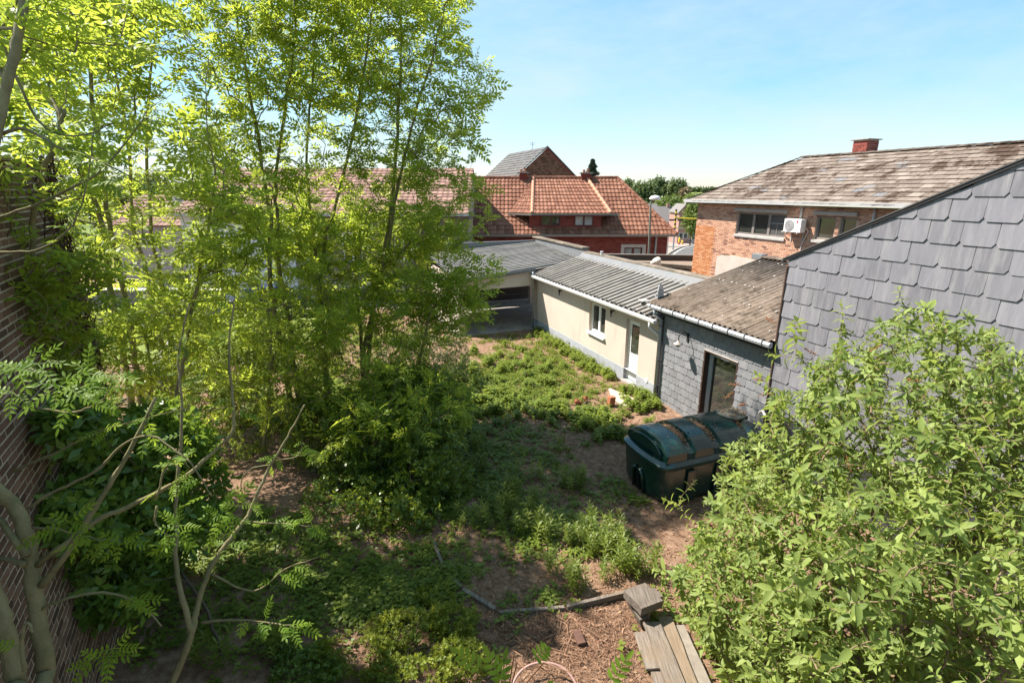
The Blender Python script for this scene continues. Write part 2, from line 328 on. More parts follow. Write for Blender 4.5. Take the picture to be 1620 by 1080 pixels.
# ---------------------------------------------------------------- wall generators
def clip_poly(poly, planes):
    """2-D Sutherland-Hodgman; planes (a,b,c) keep a*x+b*y<=c"""
    for a, b, c in planes:
        out = []
        for i in range(len(poly)):
            p, q = poly[i], poly[(i+1) % len(poly)]; dp, dq = a*p[0]+b*p[1]-c, a*q[0]+b*q[1]-c
            if dp <= 0: out.append(p)
            if dp*dq < 0: k = dp/(dp-dq); out.append((p[0]+(q[0]-p[0])*k, p[1]+(q[1]-p[1])*k))
        poly = out
        if len(poly) < 3: return []
    return poly
def wall_sheet(mb, M, a0, a1, b0, b1, holes, reveal=.12, d=0.):
    """front sheet with openings and their reveals; M(a,b,depth)->point"""
    A = sorted({a0, a1, *[h[0] for h in holes], *[h[1] for h in holes]}); B = sorted({b0, b1, *[h[2] for h in holes], *[h[3] for h in holes]})
    for i in range(len(A)-1):
        for j in range(len(B)-1):
            ca, cb = (A[i]+A[i+1])/2, (B[j]+B[j+1])/2
            if ca < a0 or ca > a1 or cb < b0 or cb > b1: continue
            if any(h[0] < ca < h[1] and h[2] < cb < h[3] for h in holes): continue
            mb.poly([M(A[i], B[j], d), M(A[i+1], B[j], d), M(A[i+1], B[j+1], d), M(A[i], B[j+1], d)])
    for h in holes:
        p = [(h[0], h[2]), (h[1], h[2]), (h[1], h[3]), (h[0], h[3])]
        for k in range(4):
            q, r_ = p[k], p[(k+1) % 4]; mb.poly([M(*q, d), M(*r_, d), M(*r_, reveal), M(*q, reveal)])
def brick_list(a0, a1, b0, b1, holes=(), keep=None, L=.21, Hh=.062, J=.012, seed=1):
    r = random.Random(seed); out = []; row = 0; b = b0
    while b+Hh*.6 < b1:
        top = min(b+Hh, b1); a = a0-(L+J)*(.5 if row % 2 else 0)
        while a < a1:
            x0, x1 = max(a, a0), min(a+L, a1); a += L+J
            segs = [(x0, x1)]
            for h in holes:
                if b < h[3]-.01 and top > h[2]+.01:
                    ns_ = []
                    for s0, s1 in segs:
                        if h[0] > s0: ns_.append((s0, min(s1, h[0])))
                        if h[1] < s1: ns_.append((max(s0, h[1]), s1))
                    segs = [q for q in ns_ if q[1]-q[0] > .02]
            for s0, s1 in segs:
                if s1-s0 > .02 and (keep is None or keep((s0+s1)/2, (b+top)/2)): out.append((s0, s1, b, top, r.random(), r.uniform(-.003, .004)))
        b += Hh+J; row += 1
    return out
def brick_add(mb, M, br, depth=.012):
    s0, s1, b, t, tint_, j = br; o = -depth-j
    f = [M(s0, b, o), M(s1, b, o), M(s1, t, o), M(s0, t, o)]; k = [M(s0, b, .01), M(s1, b, .01), M(s1, t, .01), M(s0, t, .01)]
    mb.faces(f+k, [(0, 1, 2, 3), (0, 4, 5, 1), (1, 5, 6, 2), (2, 6, 7, 3), (3, 7, 4, 0)], tint_)
def window_at(root, M, a0, a1, b0, b1, depth, mat, panes, bar=.06, pm=None, name='window', sill=None, sillmat=None, sillout=.06, label=None, mull=.05):
    """frame with real bars; panes = list of (a-fraction0, a-fraction1)"""
    mb = MB()
    def bx(x0, x1, y0, y1, d0, d1): 
        p = [M(x0, y0, d0), M(x1, y0, d0), M(x1, y1, d0), M(x0, y1, d0)]; q = [M(x0, y0, d1), M(x1, y0, d1), M(x1, y1, d1), M(x0, y1, d1)]
        mb.faces(p+q, [(0, 1, 2, 3), (7, 6, 5, 4), (0, 4, 5, 1), (1, 5, 6, 2), (2, 6, 7, 3), (3, 7, 4, 0)])
    bx(a0, a1, b0, b0+bar, depth-.03, depth+.05); bx(a0, a1, b1-bar, b1, depth-.03, depth+.05)
    bx(a0, a0+bar, b0+bar, b1-bar, depth-.03, depth+.05); bx(a1-bar, a1, b0+bar, b1-bar, depth-.03, depth+.05)
    W = a1-a0
    for f0, f1 in panes[:-1]:
        c = a0+W*f1; bx(c-mull/2, c+mull/2, b0+bar, b1-bar, depth-.025, depth+.045)
    f = mb.part(name, mat, root)
    if label: f['label'] = label
    for k, (f0, f1) in enumerate(panes):
        p = MB(); x0 = a0+W*f0+(bar if k == 0 else mull/2); x1 = a0+W*f1-(bar if k == len(panes)-1 else mull/2)
        # each pane leans a hair, as real panes do
        e = .003*((k % 2)*2-1)
        p.poly([M(x0, b0+bar, depth+.01), M(x1, b0+bar, depth+.01+e), M(x1, b1-bar, depth+.01-e), M(x0, b1-bar, depth+.012)])
        p.part('pane', (pm[k] if isinstance(pm, list) else pm) or glass_dark, root, parent=f)
    if sill:
        p = MB(); x0, x1 = a0-.05, a1+.05; o = -sillout
        q = [M(x0, b0-sill, o), M(x1, b0-sill, o), M(x1, b0+.006, depth-.02), M(x0, b0+.006, depth-.02)]
        top = [M(x0, b0-.01, o), M(x1, b0-.01, o)]
        p.faces([q[0], q[1], top[1], top[0], q[2], q[3], M(x1, b0-sill, depth-.02), M(x0, b0-sill, depth-.02)], [(0, 1, 2, 3), (3, 2, 4, 5), (0, 3, 5, 7), (1, 6, 4, 2), (0, 7, 6, 1)])
        p.part('sill', sillmat or mat, root, parent=f)
    return f
def Ms(c): return lambda a, b, d: (c+d, a, b)            # faces -s in the yard frame
def My(c): return lambda a, b, d: (a, c+d, b)            # faces -y in the world
WC = 9.22

# ---------------------------------------------------------------- long cream annex
annex = thing('annex', 'long low cream rendered outbuilding with grey ribbed metal roof and white door', 'outbuilding', (WC, 16, 0))
mb = MB(); hw = (14.86, 15.96, 1.10, 2.16); hd = (12.84, 13.56, .06, 2.10)
wall_sheet(mb, Ms(WC), 11.86, 21.2, .42, 2.42, [hw, (hd[0], hd[1], .42, hd[3])], .17)
mb.poly([(WC, 11.86, .42), (11.4, 11.86, .42), (11.4, 11.86, 3.05), (WC, 11.86, 2.42)]); mb.poly([(11.4, 11.86, -.3), (11.4, 21.2, -.3), (11.4, 21.2, 3.1), (11.4, 11.86, 3.1)])
mb.poly([(WC, 21.2, -.3), (11.4, 21.2, -.3), (11.4, 21.2, 3.1), (WC, 21.2, 2.42)])
mb.part('wall', render_cream, annex)
mb = MB(); wall_sheet(mb, Ms(WC-.012), 11.86, 21.2, -.4, .42, [(hd[0], hd[1], .06, .43)], .18)
mb.poly([(WC-.012, 11.86, .42), (WC-.012, 21.2, .42), (WC+.01, 21.2, .42), (WC+.01, 11.86, .42)]); mb.part('plinth', plinth_grey, annex)
window_at(annex, Ms(WC), *hw, .13, white_pvc, [(0, .5), (.5, 1)], .075, mull=.11, pm=[glass_dark, glass_dark], sill=.07, sillout=.09)
mb = MB()                                                        # door
def bxs(mb, s0, s1, u0, u1, z0, z1, t=0.): mb.box(s0, s1, u0, u1, z0, z1, t); return mb
for q in ((hd[0], hd[0]+.055, hd[2], hd[3]), (hd[1]-.055, hd[1], hd[2], hd[3]), (hd[0]+.055, hd[1]-.055, hd[3]-.06, hd[3])): bxs(mb, WC+.1, WC+.17, *q)
door = mb.part('door', white_pvc, annex)
d0, d1 = hd[0]+.06, hd[1]-.06
mb = MB(); bxs(mb, WC+.115, WC+.16, d0, d1, .09, .98); bxs(mb, WC+.115, WC+.16, d0, d0+.08, .98, 2.03); bxs(mb, WC+.115, WC+.16, d1-.08, d1, .98, 2.03); bxs(mb, WC+.115, WC+.16, d0+.08, d1-.08, 1.94, 2.03); bxs(mb, WC+.105, WC+.115, d0+.09, d1-.09, .2, .9)
mb.part('door_leaf', white_pvc, annex, bevel=.006, parent=door)
mb = MB(); mb.poly([(WC+.13, d0+.08, .98), (WC+.13, d1-.08, .98), (WC+.132, d1-.08, 1.94), (WC+.132, d0+.08, 1.94)]); mb.part('pane', glass_dark, annex, parent=door)
mb = MB(); mb.tube([(WC+.115, d0+.04, 1.03), (WC+.06, d0+.04, 1.03), (WC+.06, d0+.14, 1.03)], .011, 8); mb.part('handle', zinc, annex, parent=door)
mb = MB(); bxs(mb, WC-.1, WC+.17, hd[0]-.02, hd[1]+.02, -.05, .055); mb.part('door_step', concrete, annex, bevel=.01)
# ribbed roof: three sheets' worth of ribs per panel, rising to the right
def ribbed(mb, P0, P1, Q0, Q1, pitch, h=.035, tintf=None, thick=.004):
    """P0->P1 eave, Q0->Q1 top edge; ribs run from eave to top"""
    P0, P1, Q0, Q1 = map(Vector, (P0, P1, Q0, Q1)); n = max(1, round((P1-P0).length/pitch)); up = Vector((0, 0, 1))
    prof = [(0, 0), (.42, 0), (.52, 1), (.9, 1), (1, 0)]; a = []; b = []
    for k in range(n):
        for f, g in prof[:-1] if k < n-1 else prof:
            t = (k+f)/n; a.append(P0.lerp(P1, t)+up*h*g); b.append(Q0.lerp(Q1, t)+up*h*g)
    i0 = len(mb.v); mb.v += [tuple(p) for p in a]+[tuple(p) for p in b]; m_ = len(a)
    for k in range(m_-1): mb.f.append((i0+k, i0+k+1, i0+m_+k+1, i0+m_+k)); mb.t.append(tintf or 0)
EA = (8.98, 2.50); TO = (11.28, 3.14)
rr = random.Random(5); NPAN = 8; us = np.linspace(11.72, 20.55, NPAN+1)
for k in range(NPAN):
    mb = MB(); z = .004*(k % 2); ribbed(mb, (EA[0], us[k], EA[1]+z), (EA[0], us[k+1]+.06, EA[1]+z), (TO[0], us[k], TO[1]+z), (TO[0], us[k+1]+.06, TO[1]+z), .30, .06, rr.random())
    o = mb.part('roof_sheet', roof_metal, annex); so = o.modifiers.new('s', 'SOLIDIFY'); so.thickness = .006
mb = MB(); mb.poly([(8.99, 11.74, 2.43), (8.99, 20.5, 2.43), (9.24, 20.5, 2.43), (9.24, 11.74, 2.43)]); mb.prism([(8.965, 11.72, 2.37), (8.965, 11.72, 2.47), (8.99, 11.72, 2.47), (8.99, 11.72, 2.37)], (0, 8.8, 0)); mb.part('soffit', white_paint, annex)
mb = MB(); prof = [(8.955, 2.485), (8.85, 2.485), (8.84, 2.46), (8.855, 2.395), (8.90, 2.375), (8.955, 2.385)]
mb.prism([(s_, 11.70, z_) for s_, z_ in prof], (0, 8.9, 0)); gut = mb.part('gutter', white_paint, annex)
for u_ in (14.35, 18.25):                                         # small dark wall brackets under the eave
    mb = MB(); mb.box(WC-.10, WC, u_-.02, u_+.02, 2.16, 2.2); mb.box(WC-.13, WC-.08, u_-.035, u_+.035, 2.10, 2.22); mb.box(WC-.12, WC-.09, u_-.015, u_+.015, 1.98, 2.10); mb.part('wall_bracket', black_metal, annex)
mb = MB(); mb.tube([(8.90, 11.95, 2.38), (8.90, 11.95, 2.24), (9.14, 11.78, 2.02), (9.15, 11.76, 1.9)], .04, 10); mb.part('downspout', white_paint, annex, smooth=True)
mb = MB(); mb.lathe([(.02, 0), (.075, .002), (.075, .02), (.05, .03)], (WC-.03, 12.3, .42), 16, 'x'); mb.part('vent_cap', white_pvc, annex)
# flashing and coping along the top of the roof
mb = MB(); mb.faces([(11.10, 11.7, 3.13), (11.10, 20.7, 3.13), (11.34, 20.7, 3.21), (11.34, 11.7, 3.21), (11.45, 20.7, 3.36), (11.45, 11.7, 3.36)], [(0, 1, 2, 3), (3, 2, 4, 5)])
o = mb.part('flashing', flash_grey, annex); so = o.modifiers.new('s', 'SOLIDIFY'); so.thickness = .01
for k in range(10):
    mb = MB(); u0 = 11.7+k*.9; mb.box(11.44, 11.80, u0, u0+.892, 3.34+.003*(k % 3), 3.40+.003*(k % 3), rr.random()); mb.part('coping', coping_mat, annex, bevel=.008)
mb = MB(); mb.box(11.48, 11.74, 11.75, 20.6, 2.4, 3.335); mb.part('parapet', bricks_brown, annex)
mb = MB(); mb.tube([(11.5, 19.1, 3.4), (11.5, 19.1, 3.53)], .05, 10); mb.tube([(11.5, 19.1, 3.53), (11.5, 19.1, 3.56)], .07, 10); mb.part('roof_vent', white_paint, annex)

# ---------------------------------------------------------------- carport at the end of the annex
carport = thing('carport', 'open carport with ribbed grey roof beyond the cream outbuilding', 'carport', (7.3, 23, 0))
CF = 20.72; CB = 26.2
def cz(s, u):
    f = 2.40+.098*(s-5.65); b = 2.90+.066*(s-5.65); t = (u-CF)/(CB-CF); return f+(b-f)*t
for k in range(7):
    v0 = CF-.12+(CB+.1-CF)*k/7; v1 = CF-.12+(CB+.1-CF)*(k+1)/7+.03; mb = MB()
    ribbed(mb, (5.5, v0, cz(5.5, v0)+.004*(k % 2)), (5.5, v1, cz(5.5, v1)+.004*(k % 2)), (11.5, v0, cz(11.5, v0)+.004*(k % 2)), (11.5, v1, cz(11.5, v1)+.004*(k % 2)), .31, .07, rr.random())
    o = mb.part('roof_sheet', carport_metal, carport); so = o.modifiers.new('s', 'SOLIDIFY'); so.thickness = .006
mb = MB(); mb.prism([(5.48, CF-.14, cz(5.5, CF)-.10), (5.48, CF-.14, cz(5.5, CF)+.025), (9.1, CF-.14, cz(9.1, CF)+.025), (9.1, CF-.14, cz(9.1, CF)-.10)], (0, .03, 0)); mb.part('roof_edge', dark_zinc, carport)
mb = MB(); mb.prism([(5.62, CF, 1.93), (5.62, CF, cz(5.6, CF)-.03), (9.05, CF, cz(9.05, CF)-.03), (9.05, CF, 1.99)], (0, .06, 0)); mb.part('front_panel', render_cream, carport)
dkw = plain('dark_wood', (.06, .05, .045), .8)
for k in range(9):
    mb = MB(); mb.box(4.9, 12.2, CB+.52, CB+.56, .1+.3*k, .385+.3*k); mb.part('back_board', dkw, carport)
for s_, u_ in ((5.74, CF+.12), (5.74, CB-.3), (11.2, CB-.3)):
    mb = MB(); mb.box(s_-.12, s_+.12, u_-.12, u_+.12, -.15, 2.3); mb.part('post', render_cream, carport, bevel=.01)
mb = MB(); mb.box(5.4, 11.4, CF-.1, CB+.2, -.3, .04); mb.part('floor_slab', concrete, carport, bevel=.01)
mb = MB(); mb.box(5.64, 5.70, CF+.25, CB-.5, 0, 2.42); mb.part('added_sun_screen', render_cream, carport)  # added panel on the unseen left side, keeps sun off the carport floor
mb = MB(); mb.tube([(8.95, CF-.2, 2.62), (8.95, CF-.2, 2.45), (9.02, CF-.06, 2.25), (9.02, CF-.06, -.1)], .05, 10); mb.part('downpipe', zinc, carport, smooth=True)
mb = MB(); mb.box(6.2, 12.3, CB+.15, CB+.3, 2.75, 3.42); mb.part('back_upstand', flash_grey, carport)
for k in range(6):
    mb = MB(); v0 = 20.75+k*.96; mb.box(11.48, 11.86, v0, v0+.952, 3.50+.01*k, 3.57+.01*k, rr.random()); mb.part('coping', coping_mat, carport, bevel=.008)
mb = MB(); mb.box(11.54, 11.80, 20.75, CB, 2.3, 3.495); mb.part('parapet', flash_grey, carport)

# ---------------------------------------------------------------- slate-hung extension with corrugated roof
ext = thing('slate_extension', 'low extension hung with small grey slates under a brown corrugated roof', 'extension', (WC, 9.7, 0))
hg = (8.84, 9.95, .10, 2.06)
mb = MB(); wall_sheet(mb, Ms(WC), 7.78, 11.72, -.3, 2.86, [hg], .2); mb.poly([(WC, 11.72, -.3), (13.1, 11.72, -.3), (13.1, 11.72, 3.9), (WC, 11.72, 2.86)]); mb.part('wall', slate_back, ext)
def slate_mesh(w, h, ch, pts=None, thick=.008, lift=.017):
    """one slate: x across, z up from its lower edge, faces -y side; lower edge stands proud"""
    e = .003
    pts = pts or [(e, ch), (ch*.75, 0), (w-ch*.75, 0), (w-e, ch), (w-e, h), (e, h)]
    mb_ = MB(); n = len(pts)
    def off(z): return -(.004+lift*(1-max(0, min(1, z/h))))
    f = [(x, off(z)-thick, z) for x, z in pts]; k = [(x, off(z)+.002, z) for x, z in pts]
    mb_.faces(f+k, [tuple(range(n))]+[(i, n+i, n+(i+1) % n, (i+1) % n) for i in range(n)])
    return mb_.mesh('slate')
def hang_slates(root, c, u_lo, u_hi, z_lo, z_hi, w, rowh, ch, mat, holes=(), top=None, seed=3):
    """slates on a plane s=c; x runs towards -u (left to right as seen). top: half planes in (u,z)"""
    r = random.Random(seed); full = slate_mesh(w, rowh*1.25, ch); full.materials.append(mat); base = BASE[root.name]; row = 0; z = z_lo; n = 0
    while z < z_hi:
        a = u_hi+(w/2 if row % 2 else 0)
        while a > u_lo:
            # slate spans u in [a-w, a], z in [z, z+1.25*rowh]
            poly = [(.003, ch), (ch*.75, 0), (w-ch*.75, 0), (w-.003, ch), (w-.003, rowh*1.25), (.003, rowh*1.25)]
            pl = [(-1, 0, -(a-u_hi)) if a > u_hi else (-1, 0, 0), (1, 0, a-u_lo)]      # u=a-x: x>=a-u_hi, x<=a-u_lo
            if top:
                for A, B, C_ in top: pl.append((-A, B, C_-A*a-B*z))                     # A*u+B*z<=C -> A*(a-x)+B*(z+y)<=C
            q = clip_poly(poly, pl); a_, z_ = a, z; a -= w
            if len(q) < 3: continue
            skip = False
            for h in holes:
                if a_-w < h[1] and a_ > h[0] and z_ < h[3] and z_+rowh*1.0 > h[2]:
                    # keep only the bits outside the opening
                    opts = []
                    if z_+rowh*1.25 > h[3] and z_ < h[3]-.0: opts.append([(0, -1, -(h[3]-z_))])
                    if a_ > h[1]: opts.append([(1, 0, a_-h[1])])
                    if a_-w < h[0]: opts.append([(-1, 0, -(a_-h[0]))])
                    best = []
                    for o_ in opts:
                        qq = clip_poly(q, o_)
                        if len(qq) > 2:
                            ar = abs(sum(qq[i][0]*qq[(i+1) % len(qq)][1]-qq[(i+1) % len(qq)][0]*qq[i][1] for i in range(len(qq)))/2)
                            best.append((ar, qq))
                    if not best or max(best)[0] < .002: skip = True; break
                    q = max(best)[1]
            if skip: continue
            ar = abs(sum(q[i][0]*q[(i+1) % len(q)][1]-q[(i+1) % len(q)][0]*q[i][1] for i in range(len(q)))/2)
            if ar < .003: continue
            if len(q) == 6 and abs(ar-(w-.006)*rowh*1.25) < ch*ch*1.2+.002 and q[0] == poly[0]: me = full
            else: me = slate_mesh(w, rowh*1.25, ch, q); me.materials.append(mat)
            o = link('slate', me, None, root); o.location = Vector((c, a_, z_+r.uniform(-.004, .004)-(.03 if r.random() < .03 else 0)))-base
            o.rotation_euler = (r.uniform(-.008, .008), r.gauss(0, .006)+(r.uniform(-.03, .03) if r.random() < .05 else 0), -math.pi/2+r.uniform(-.01, .01)); n += 1
        z += rowh; row += 1
    return n
ns1 = hang_slates(ext, WC-.004, 7.8, 11.66, -.05, 2.66, .285, .205, .035, slate_dark, [hg])
mb = MB(); d_ = (WC-.03, WC+.2)                                     # brown lining round the glazed door
mb.box(d_[0], d_[1], hg[1]-.03, hg[1]+.025, hg[2], hg[3]+.02); mb.box(d_[0], d_[1], hg[0]-.025, hg[0]+.02, hg[2], hg[3]+.02); mb.box(d_[0]-.01, d_[1], hg[0]-.025, hg[1]+.025, hg[3]+.003, hg[3]+.03); lin = mb.part('lining', brown_reveal, ext)
mb = MB(); mb.box(WC-.045, WC-.01, hg[0]-.03, hg[1]+.03, hg[3]+.032, hg[3]+.05); mb.part('head_trim', plain('pale_trim', (.42, .38, .34), .6), ext)
window_at(ext, Ms(WC), hg[0]+.02, hg[1]-.03, .12, hg[3], .16, frame_aged, [(0, 1)], .11, name='glazed_door')
mb = MB(); prof = [(8.985, 2.90), (8.90, 2.90), (8.87, 2.86), (8.88, 2.80), (8.93, 2.775), (8.985, 2.79)]
mb.prism([(s_, 7.76, z_) for s_, z_ in prof], (0, 4.35, 0)); g2 = mb.part('gutter', zinc, ext)
for k in range(9):
    mb = MB(); u_ = 7.95+k*.5; mb.box(8.862, 8.995, u_-.012, u_+.012, 2.897, 2.906); mb.box(8.862, 8.872, u_-.012, u_+.012, 2.80, 2.897); mb.part('gutter_bracket', dark_zinc, ext, parent=g2)
mb = MB(); mb.box(8.99, WC-.004, 7.78, 11.95, 2.70, 2.86); mb.part('fascia', black_trim, ext)
mb = MB(); mb.tube([(8.95, 11.82, 2.78), (8.95, 11.82, 2.66), (9.10, 11.70, 2.5), (9.10, 11.70, -.15)], .05, 12); dp = mb.part('downpipe', zinc, ext, smooth=True)
for z_ in (2.3, 1.25, .45):
    mb = MB(); mb.tube([(9.10, 11.70, z_), (9.10, 11.70, z_+.035)], .058, 12); mb.box(9.1, WC, 11.69, 11.71, z_, z_+.03); mb.part('pipe_clip', dark_zinc, ext, parent=dp)
# corrugated sheets, two courses
def corr_sheet(u0, u1, s0, s1, zf, pitch=.163, amp=.022, thick=.007, lift=0., phase=0.):
    n = int((u1-u0)/pitch*8); A = np.linspace(u0, u1, n+1); w = amp*np.cos(2*math.pi*(A-phase)/pitch)
    rows = np.linspace(s0, s1, 3); mb_ = MB(); idx = []
    for top in (0, 1):
        for s_ in rows:
            idx.append(len(mb_.v)); mb_.v += [(s_, a, zf(s_)+ww+lift+(0 if top else -thick)) for a, ww in zip(A, w)]
    L = len(A)
    def strip(i, j, flip):
        for k in range(L-1):
            q = (i+k, i+k+1, j+k+1, j+k); mb_.f.append(q[::-1] if flip else q); mb_.t.append(0)
    strip(idx[0], idx[1], 0); strip(idx[1], idx[2], 0); strip(idx[3], idx[4], 1); strip(idx[4], idx[5], 1); strip(idx[0], idx[3], 1); strip(idx[2], idx[5], 0)
    for a in (0, L-1):
        for q in (0, 1): mb_.f.append((idx[q]+a, idx[q+1]+a, idx[q+4]+a, idx[q+3]+a)); mb_.t.append(0)
    return mb_
zf = lambda s_: 2.93+(s_-8.93)*.262
edges = [7.78, 8.62, 9.48, 10.34, 11.20, 12.10]
for k in range(5):
    if 1:
        s0, s1 = 8.93, 13.15
        mb = corr_sheet(edges[k], edges[k+1]+.07, s0, s1, zf, amp=.028, lift=.016*(k % 2), phase=7.78+.02*k); mb.part('corrugated_sheet', fibre, ext, smooth=True)
mb = MB()
for k in range(60):
    u_ = rr.uniform(7.9, 12.0); u_ = 7.78+round((u_-7.78)/.163)*.163; s_ = rr.choice([9.25, 10.1, 11.05, 11.9, 12.7])+rr.uniform(-.02, .02)
    mb.lathe([(.018, 0), (.02, .012), (.008, .022)], (s_, u_, zf(s_)+.035), 6)
tag(mb.part('roof_bolts', plain('bolt_grey', (.55, .53, .5), .6), ext), kind='stuff')
for k in range(3):
    mb = MB(); mb.box(12.95, 13.3, 9.2+k*.97, 10.15+k*.97, 4.01+.012*k, 4.06+.012*k); mb.part('ridge_piece', fibre, ext, bevel=.01)
mb = MB(); mb.box(13.0, 13.25, 12.1, 12.5, 3.95, 4.12); mb.part('ridge_flashing', flash_grey, ext, bevel=.01)
mb = MB(); mb.box(WC-.02, WC+.05, 7.80, 7.86, 2.36, 2.52); mb.part('vent_box', white_paint, ext)
# swan-neck lamp on the slates
lampo = thing('wall_lamp', 'black swan-neck lamp with bell shade on the slate wall', 'wall lamp', (WC, 10.62, 2.2))
mb = MB(); mb.box(WC-.05, WC-.02, 10.58, 10.66, 2.12, 2.36); mb.part('mount_plate', black_metal, lampo, bevel=.008)
arc = [(WC-.05, 10.62, 2.20)]+[(WC-.19-.14*math.cos(a), 10.62+.05*(i/10), 2.30+.14*math.sin(a)) for i, a in enumerate(np.linspace(math.pi*1.02, math.pi*2.0-math.pi, 11)[::-1])]
arc = [(WC-.05, 10.62, 2.24)]+[(WC-.05-.145*(1-math.cos(a)), 10.62, 2.26+.145*math.sin(a)) for a in np.linspace(.2, math.pi, 12)]+[(WC-.34, 10.62, 2.18)]
mb = MB(); mb.tube(arc, .013, 8); mb.part('neck', black_metal, lampo, smooth=True)
mb = MB(); mb.lathe([(.02, .0), (.03, -.02), (.055, -.05), (.12, -.09), (.125, -.105), (.02, -.10)], (WC-.34, 10.62, 2.19), 20); mb.part('shade', lamp_glass, lampo, smooth=True)
mb = MB(); mb.lathe([(.01, 0), (.06, -.01), (.07, -.05), (.03, -.09), (.005, -.095)], (WC-.34, 10.62, 2.10), 16); mb.part('glass_bowl', lamp_glass, lampo, smooth=True)
# satellite dish and camera at the roof corner
dish = thing('satellite_dish', 'small grey satellite dish seen edge-on beside the corrugated roof corner', 'dish', (9.2, 12.15, 2.6))
mb = MB(); cc = Vector((9.35, 12.25, 3.12)); ax = Vector((.6, -.8, .1)).normalized(); e1 = ax.orthogonal().normalized(); e2 = ax.cross(e1); i0 = 0
rings = [(.02, 0), (.12, .012), (.22, .04), (.29, .07)]
for r_, h_ in rings:
    for j in range(20): a = 2*math.pi*j/20; mb.v.append(tuple(cc+ax*h_+(e1*math.cos(a)+e2*math.sin(a))*r_))
for k in range(3):
    for j in range(20): mb.f.append((k*20+j, k*20+(j+1) % 20, k*20+20+(j+1) % 20, k*20+20+j)); mb.t.append(0)
mb.f.append(tuple(range(20))); mb.t.append(0)
o = mb.part('reflector', zinc, dish, smooth=True); so = o.modifiers.new('s', 'SOLIDIFY'); so.thickness = .012
mb = MB(); mb.tube([cc-ax*.02, cc-ax*.1, (9.3, 12.14, 2.9), (9.25, 12.12, 2.55)], .018, 8); mb.part('bracket', zinc, dish)
mb = MB(); mb.tube([cc-e1*.2, cc+ax*.28], .008, 6); mb.tube([cc+ax*.26, cc+ax*.36], .03, 8); mb.part('receiver_arm', black_metal, dish)
scam = thing('floodlight', 'small weathered floodlight on an arm at the gutter corner', 'floodlight', (9.0, 12.2, 2.9))
mb = MB(); mb.box(8.78, 9.02, 12.18, 12.42, 2.93, 2.97); mb.part('hood', plain('dirty_white', (.5, .46, .4), .7), scam, bevel=.008)
mb = MB(); mb.lathe([(.03, 0), (.075, -.05), (.06, -.12), (.01, -.15)], (8.9, 12.3, 2.93), 12); mb.part('head', plain('olive_grey', (.16, .15, .11), .6), scam, smooth=True)
mb = MB(); mb.tube([(8.93, 12.2, 2.95), (9.1, 12.0, 2.92), (9.2, 11.9, 2.85)], .016, 8); mb.part('arm', zinc, scam)

# ---------------------------------------------------------------- big slate gable on the right
gab = thing('slate_house', 'house gable hung with large grey slates and black verge at right', 'house', (9.1, 4, 0))
GC = 9.1; g0, gz0, sl = 7.76, 4.70, -.494                       # verge: z = gz0 + sl*(u-g0)
mb = MB(); ur = -1.2; poly = [(g0, -.3), (g0, gz0-.02), (ur, gz0+sl*(ur-g0)-.02), (ur, -.3)]
mb.prism([(GC+.01, u_, z_) for u_, z_ in poly], (6, 0, 0)); mb.part('wall', slate_back, gab)
ns2 = hang_slates(gab, GC, 1.2, g0, 1.38, 7.8, .45, .35, .06, slate_wall, (), [(-sl, 1, gz0-sl*g0-.03)], seed=8)
mb = MB(); a_, b_ = (g0+.12, gz0+sl*.12), (ur, gz0+sl*(ur-g0))
mb.prism([(GC-.05, a_[0], a_[1]-.035), (GC-.05, a_[0], a_[1]+.015), (GC-.05, b_[0], b_[1]+.015), (GC-.05, b_[0], b_[1]-.035)], (.05, 0, 0)); mb.part('verge_board', black_trim, gab)
mb = MB(); mb.prism([(GC-.06, a_[0], a_[1]+.016), (GC-.06, a_[0], a_[1]+.04), (GC-.06, b_[0], b_[1]+.04), (GC-.06, b_[0], b_[1]+.016)], (6.3, 0, 0)); mb.part('roof', plain('roof_slate_dark', (.07, .068, .066), .7), gab)
mb = MB(); mb.tube([(GC-.03, g0+.0, gz0-.18), (GC-.03, g0+.0, .0)], .022, 8); mb.lathe([(.01, 0), (.045, .005), (.03, .03)], (GC-.03, g0, gz0-.17), 12, 'x'); mb.part('corner_pipe', brown_trim, gab)
mb = MB(); gp = (GC+.5, g0+.22); mb.lathe([(.06, 0), (.10, .12), (.16, .2), (.16, .26)], (gp[0], gp[1], 4.22), 14); mb.part('hopper', zinc, gab)
mb = MB(); mb.tube([(gp[0], gp[1], 4.25), (gp[0], gp[1], 4.02), (gp[0]+.03, gp[1]-.05, 3.9), (gp[0]+.2, gp[1]-.35, 3.78)], .055, 10); mb.part('waste_pipe', plain('pipe_beige', (.42, .38, .33), .6), gab, smooth=True)
mb = MB(); mb.box(GC+.1, GC+.9, g0+.01, g0+.05, 4.1, 4.55); mb.part('white_panel', white_paint, gab)
# ---------------------------------------------------------------- flat-roofed building between annex and brick house
FZ = 2.42; FL = G(1046, 419.5, FZ); FR = G(1143, 427.5, FZ); BLw = G(960, 409, FZ+.1); BRw = G(1102, 411, FZ+.1); FL = FL+(FL-FR)*.6
flat = thing('flat_roof_building', 'low brick building with flat gravelled roof behind the ribbed outbuilding roof', 'building', tuple((FL+FR)/2), site=False); fd = (FR-FL); fL_ = fd.length; fd.normalize(); fn = Vector((fd.y, -fd.x, 0))
Mu = lambda a, b, d: tuple(Vector((FL.x, FL.y, b))+fd*a-fn*d)
mb = MB(); mb.poly([Mu(0, -.3, 0), Mu(fL_, -.3, 0), Mu(fL_, FZ, 0), Mu(0, FZ, 0)]); mb.part('wall', mortar_old, flat)
mb = MB()
for br in brick_list(.02, fL_-.02, .6, FZ-.02, seed=4): brick_add(mb, Mu, br)
tag(mb.part('bricks', bricks_brown, flat), kind='stuff')
